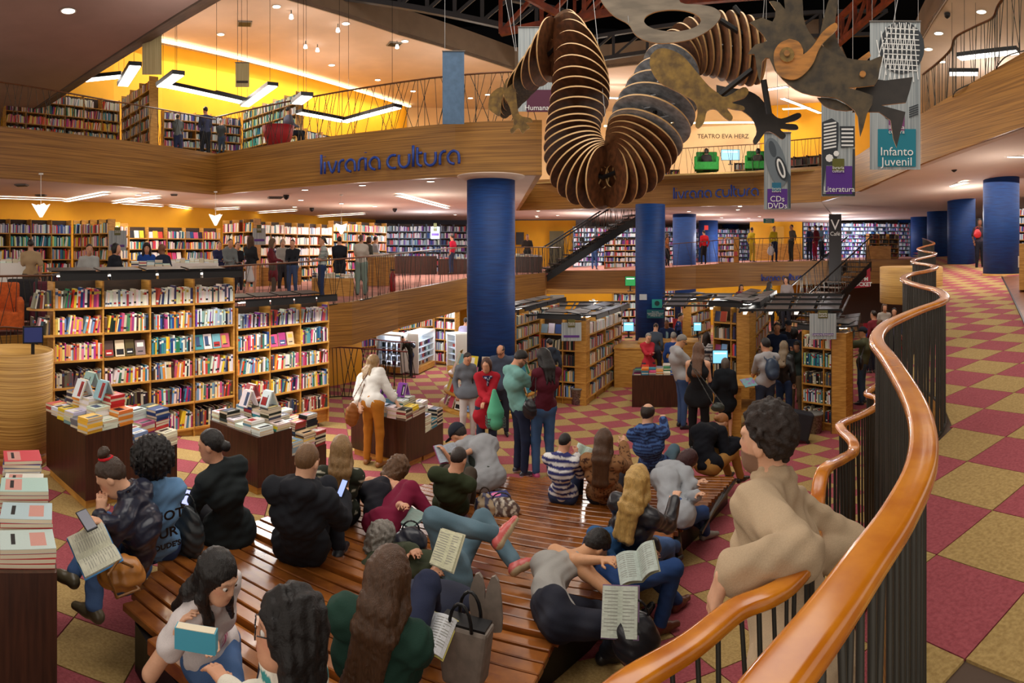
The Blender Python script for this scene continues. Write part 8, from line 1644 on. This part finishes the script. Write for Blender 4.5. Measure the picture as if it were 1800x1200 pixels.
person('man in dark clothes with a backpack bending over the red-brown rail', feet=(723, 662), top=592, h=1.7, rel=-75, look=-80, pitch=35, mid=62, sex='m', skin='m', hair=('short', 'black'), shirt=((44, 48, 42), .9), pants=((40, 44, 66), 'pants'), shoes=(30, 30, 34), extra=('backpack',), hL=(.0, .5, .05), hR=(.0, .5, .05)) 
# seated cafe visitors far right and people near the lower shelves
FC = [(1303, 505, 23, (130, 40, 50), 160, 'f', 'dark'), (1326, 515, 23, (60, 50, 54), 20, 'f', 'brown'), (1353, 500, 21, (30, 96, 92), 30, 'f', 'dark'), (1382, 492, 20, (150, 140, 140), 200, 'f', 'black'), (1376, 522, 21, (40, 40, 50), 60, 'm', 'dark'), (1535, 553, 17, (120, 40, 50), -40, 'm', 'dark'), (1555, 540, 18, (180, 170, 160), 170, 'f', 'brown'), (1572, 548, 18, (60, 60, 80), -170, 'm', 'black'), (1548, 570, 16, (150, 120, 90), 100, 'm', 'lbrown')]
FL = ['wine red shirt, leftmost by the lower far shelves', 'dark brown top beside the wine red shirt', 'teal dress by the lower far shelves', 'pale blouse on the lower stairs', 'black shirt under the blue shop name', 'dark red jacket at the café tables', 'cream blouse at the café tables', 'navy jacket at the café tables, farthest right', 'tan jacket nearest the wavy rail in the café']
for (x, y, rr_, c, rel, sx, hc_), lb in zip(FC, FL):
    person(('woman' if sx == 'f' else 'man')+' in a '+lb, feet=(x, 0), r=rr_, zb=(YH-y)/F*rr_-1.62, rel=rel, sex=sx, skin='m', hair=('long' if sx == 'f' else 'short', hc_), shirt=(c, .9), pants=((50, 50, 60), 'pants'), shoes=(40, 40, 40))
# ---- gallery visitors: px, head top, feet y, distance
GP = [('man in a beige shirt seen from behind at the far left of the gallery', 54, 424, 13.0, 0, 'm', ('short', 'dark'), (178, 152, 116), .5, (90, 80, 70), 'm', ()),
 ('man with a moustache in a pale grey polo shirt on the gallery', 157, 432, 12.2, 170, 'm', ('short', 'dark'), (178, 180, 178), .5, (60, 60, 70), 'm', ('moustache',)),
 ('person in a black track jacket with white stripes leaning over the rail', 205, 430, 12.0, 120, 'f', ('bob', 'black'), (36, 38, 46), 1.0, (40, 40, 50), 'm', ()),
 ('curly-haired saleswoman in a royal blue shirt with a lanyard', 258, 430, 13.2, 178, 'f', ('curlylong', 'dark'), (36, 76, 160), .5, (40, 40, 60), 'm', ()),
 ('bald man in a navy sweater turned to the curly-haired saleswoman', 284, 432, 12.6, -50, 'm', ('bald', 'black'), (36, 44, 64), 1.0, (40, 40, 60), 'd', ()),
 ('person in a navy top at the left end of the queue', 386, 426, 17.5, 150, 'm', ('short', 'black'), (44, 48, 80), .9, (40, 40, 60), 'm', ()),
 ('man in a grey hoodie with short dark hair in the queue', 405, 422, 15.8, 155, 'm', ('short', 'black'), (118, 124, 124), 1.0, (40, 40, 50), 'm', ('hood',)),
 ('man in a black T-shirt behind the grey hoodie', 418, 427, 16.8, 150, 'm', ('short', 'dark'), (36, 36, 42), .5, (60, 60, 70), 'm', ()),
 ('woman with long curls in a black jacket and white skirt', 441, 418, 16.0, 30, 'f', ('curlylong', 'brown'), (40, 42, 46), 1.0, (206, 204, 204), 'f', ('skirt',)),
 ('woman in a burgundy coat with a large scarf', 480, 422, 16.2, 100, 'f', ('curlylong', (110, 84, 60)), (110, 40, 48), 1.0, (90, 80, 70), 'f', ('hem', 'scarf')),
 ('grey-haired woman behind the burgundy coat', 497, 422, 17.0, 170, 'f', ('bob', 'grey'), (170, 166, 160), .9, (60, 60, 66), 'f', ()),
 ('elderly man in a dark suit jacket and jeans', 514, 425, 16.0, -160, 'm', ('short', 'dark'), (40, 42, 48), 1.0, (66, 84, 120), 'm', ()),
 ('woman with a ponytail in a striped top and jeans by the low table', 566, 425, 14.6, -100, 'f', ('pony', 'dark'), (126, 140, 136), .5, (46, 60, 96), 'm', ()),
 ('broad man in a black sweater seen from behind at the low table', 597, 419, 15.6, 5, 'm', ('short', 'dark'), (34, 36, 44), 1.0, (40, 42, 50), 'm', ()),
 ('woman in a cream top and pale striped trousers at the round counter', 635, 420, 15.2, 10, 'f', ('pony', 'brown'), (196, 186, 174), .5, (130, 150, 140), 'm', ('wide',)),
 ('person in a dark vest behind the round counter', 650, 421, 17.8, 60, 'f', ('bob', 'brown'), (90, 92, 88), .9, (60, 60, 70), 'm', ()), ('man in a pale shirt browsing at the round counter', 661, 420, 18.2, 70, 'm', ('short', 'dark'), (170, 172, 180), .9, (60, 60, 70), 'm', ()),
 ('man in a bright red polo shirt near the music racks', 794, 418, 24.0, -60, 'm', ('short', 'dark'), (196, 32, 62), .4, (50, 60, 90), 'm', ()),
 ('attendant in a black apron right of the big blue column', 927, 422, 24.8, 175, 'm', ('short', 'dark'), (62, 56, 52), .5, (30, 30, 32), 'm', ()),
 ('person in blue jeans behind the gallery stairs', 1045, 420, 27.5, 20, 'm', ('short', 'dark'), (50, 70, 110), .9, (60, 90, 140), 'm', ()), ('woman in an orange top between the two blue columns', 1173, 412, 27, 60, 'f', ('long', 'brown'), (150, 90, 50), .9, (30, 30, 36), 'm', ()),
 ('visitor in a red jacket by the fire sign column', 1237, 415, 27.2, -30, 'm', ('short', 'dark'), (206, 36, 44), 1.0, (36, 36, 40), 'm', ()), ('visitor in yellow walking past the yellow shop wall', 1322, 409, 27, 40, 'f', ('short', 'dark'), (214, 184, 40), .9, (196, 170, 60), 'm', ()),
 ('woman in a yellow shirt with a white carrier bag on the far gallery', 1361, 404, 26.2, 150, 'f', ('short', 'dark'), (214, 188, 40), .9, (36, 42, 70), 'm', ()), ('tall man in a grey T-shirt on the far gallery', 1391, 396, 25.8, -120, 'm', ('short', 'black'), (92, 88, 80), .5, (56, 54, 50), 'b', ()),
 ('man in navy with a backpack, leftmost of the three by the pillar panel', 1423, 402, 27, -40, 'm', ('short', 'dark'), (50, 66, 110), .9, (44, 50, 70), 'm', ('backpack',)), ('woman in wine red clothes in the middle of the three walkers', 1433, 405, 26, -60, 'f', ('short', 'dark'), (110, 36, 46), .9, (150, 30, 56), 'm', ()), ('man in a pale blue shirt, rightmost of the three walkers', 1444, 403, 26.4, 60, 'm', ('short', 'dark'), (120, 160, 190), .5, (36, 42, 60), 'm', ())]
def ghf(px):
    T = [(q[0], q[2]) for q in ME[:-1]]+[(q[0], q[2]) for q in MF]
    return itp(T, px)
for lb, px, top, rr_, rel, sx, hr_, c, sl, pc, sk, ex in GP:
    zb = ghf(px)-.01; h_ = (YH-top)/F*rr_-zb; h_ = min(1.85, max(1.5, h_))
    person(lb, feet=(px, 0), r=rr_, zb=zb, h=h_, rel=rel, sex=sx, skin=sk, hair=hr_, shirt=(c, sl), pants=(pc, 'skirt' if 'skirt' in ex else ('wide' if 'wide' in ex else 'pants')), shoes=(40, 38, 38), hem=.4 if 'hem' in ex else 0, extra=ex, pattern=('stripe', (180, 184, 180), .07) if 'striped top' in lb else None, hL=(-.08, .28, .15) if rr_ < 20 else None, hR=(.08, .26, .18) if rr_ < 20 and px > 380 else None)
c = at(1355, 440, 26); handbag('white carrier bag of the woman in the yellow shirt', c, .35, .4, .15, V_(1, 0, 0), (226, 222, 226), None, .04, 'carrier_bag')
# ---- upper floor visitors
for lb, px, top, rr_, rel, sx, hr_, c, sl, pc, ex in [('person in a grey hooded jacket browsing on the upper left gallery', 313, 203, 19.4, 20, 'm', ('short', 'dark'), (112, 120, 124), 1.0, (50, 60, 100), ('hood',)), ('man in a dark checked shirt, middle of the three upper browsers', 361, 190, 19.8, -20, 'm', ('short', 'black'), (58, 64, 92), .9, (30, 32, 42), ()), ('man in a charcoal T-shirt, rightmost of the three upper browsers', 389, 212, 18.9, 15, 'm', ('short', 'grey'), (60, 66, 70), .5, (54, 70, 96), ()),
    ('person in a striped shirt sitting in the red tub chair', 508, 190, 17.6, 60, 'm', ('short', 'black'), (110, 116, 136), .9, (40, 44, 60), ()), ('dark-haired person in the left green armchair upstairs', 1242, 262, 22.9, 20, 'f', ('bob', 'dark'), (50, 44, 44), .9, (40, 40, 50), ()), ('dark-haired person in the right green armchair upstairs', 1333, 262, 22.7, 30, 'f', ('bob', 'black'), (60, 54, 50), .9, (40, 40, 50), ())]:
    zb = 2.86; zt = (YH-top)/F*rr_
    if 'chair' in lb: person(lb, S=(px, 0), up=0, head=(px, top+7), r=None if False else rr_, rel=rel, sex=sx, skin='m', hair=hr_, shirt=(c, sl), pants=(pc, 'pants'), h=1.65, fL=(-.1, .4, -.4), fR=(.1, .4, -.4)) if False else person(lb, feet=(px, 0), r=rr_, zb=zt-1.62, h=1.62, rel=rel, sex=sx, skin='m', hair=hr_, shirt=(c, sl), pants=(pc, 'pants'), shoes=(40, 38, 38), fL=(-.1, .42, -.35), fR=(.1, .42, -.35), hL=(-.15, .3, .2), hR=(.15, .3, .2))
    else: person(lb, feet=(px, 0), r=rr_, zb=max(2.84, zt-1.78), h=min(1.8, zt-2.84), rel=rel, sex=sx, skin='m', hair=hr_, shirt=(c, sl), pants=(pc, 'pants'), shoes=(40, 38, 38), extra=ex, hL=(-.08, .28, .25), hR=(.08, .28, .25))
person('person with a red shoulder bag between the blue ramp columns', feet=(1722, 0), r=21, zb=-.7, h=1.75, rel=160, sex='f', skin='d', hair=('short', 'black'), shirt=((60, 50, 60), .5), pants=((30, 30, 40), 'pants'), shoes=(40, 40, 40))
handbag('red shoulder bag between the blue ramp columns', at(1718, 410, 20.8), .35, .3, .14, V_(1, 0, 0), (190, 36, 44), None, .03)
# small things
p = gr(1407, 778); t = thing('suitcase', 'dark wheeled suitcase standing on the carpet behind the jacket man', 'suitcase', tuple(p), rz=-.3); g = MB(); g.box((0, 0, .32), (.38, .24, .5), M=Matrix.Rotation(.25, 3, 'Y')); o = g.build('shell', mat('suitcase_navy', (26, 30, 42), .6), t); md = o.modifiers.new('b', 'BEVEL'); md.width = .03; md.segments = 2
for x, y in ((-.1, -.1), (.12, -.1), (-.1, .1), (.12, .1)): g = MB(); g.lathe((x, y, .035), [(.035, -.012), (.035, .012)], 10, M=Matrix.Rotation(PI/2, 3, 'X')); g.build('wheel', M_DARK, t)
def bin_(px, py, label):
    p = gr(px, py); t = thing('waste_bin', label, 'bin', tuple(p)); g = MB(); g.lathe((0, 0, 0), [(.13, 0), (.16, .36), (.17, .36), (.165, .34)], 20); g.build('bucket', mat('clear_liner', (170, 162, 166), .25, nscale=30, c2=(110, 100, 106), bump=.8), t, True); g = MB(); g.lathe((0, 0, 0), [(.172, .35), (.178, .37), (.172, .385)], 20); g.build('rim', M_GREY, t, True)
bin_(1432, 760, 'waste bin with a clear liner at the foot of the right bookcase end'); bin_(1015, 710, 'waste bin with a clear liner before the centre bookcase end')
flushbooks(300)
# names that tell look-alikes apart: order from left to right as seen
seen = {}
for o in [q for q in COL.objects if q.get('group') and q.get('label') and q.parent is None]: seen.setdefault((o['group'], o['label']), []).append(o)
for (gq, lb), ob in seen.items():
    if len(ob) < 2: continue
    ob.sort(key=lambda o: math.atan2(o.location.x, o.location.y))
    for i, o in enumerate(ob): o['label'] = ' '.join(lb.split()[:11])+', %s from the left' % nth(i)
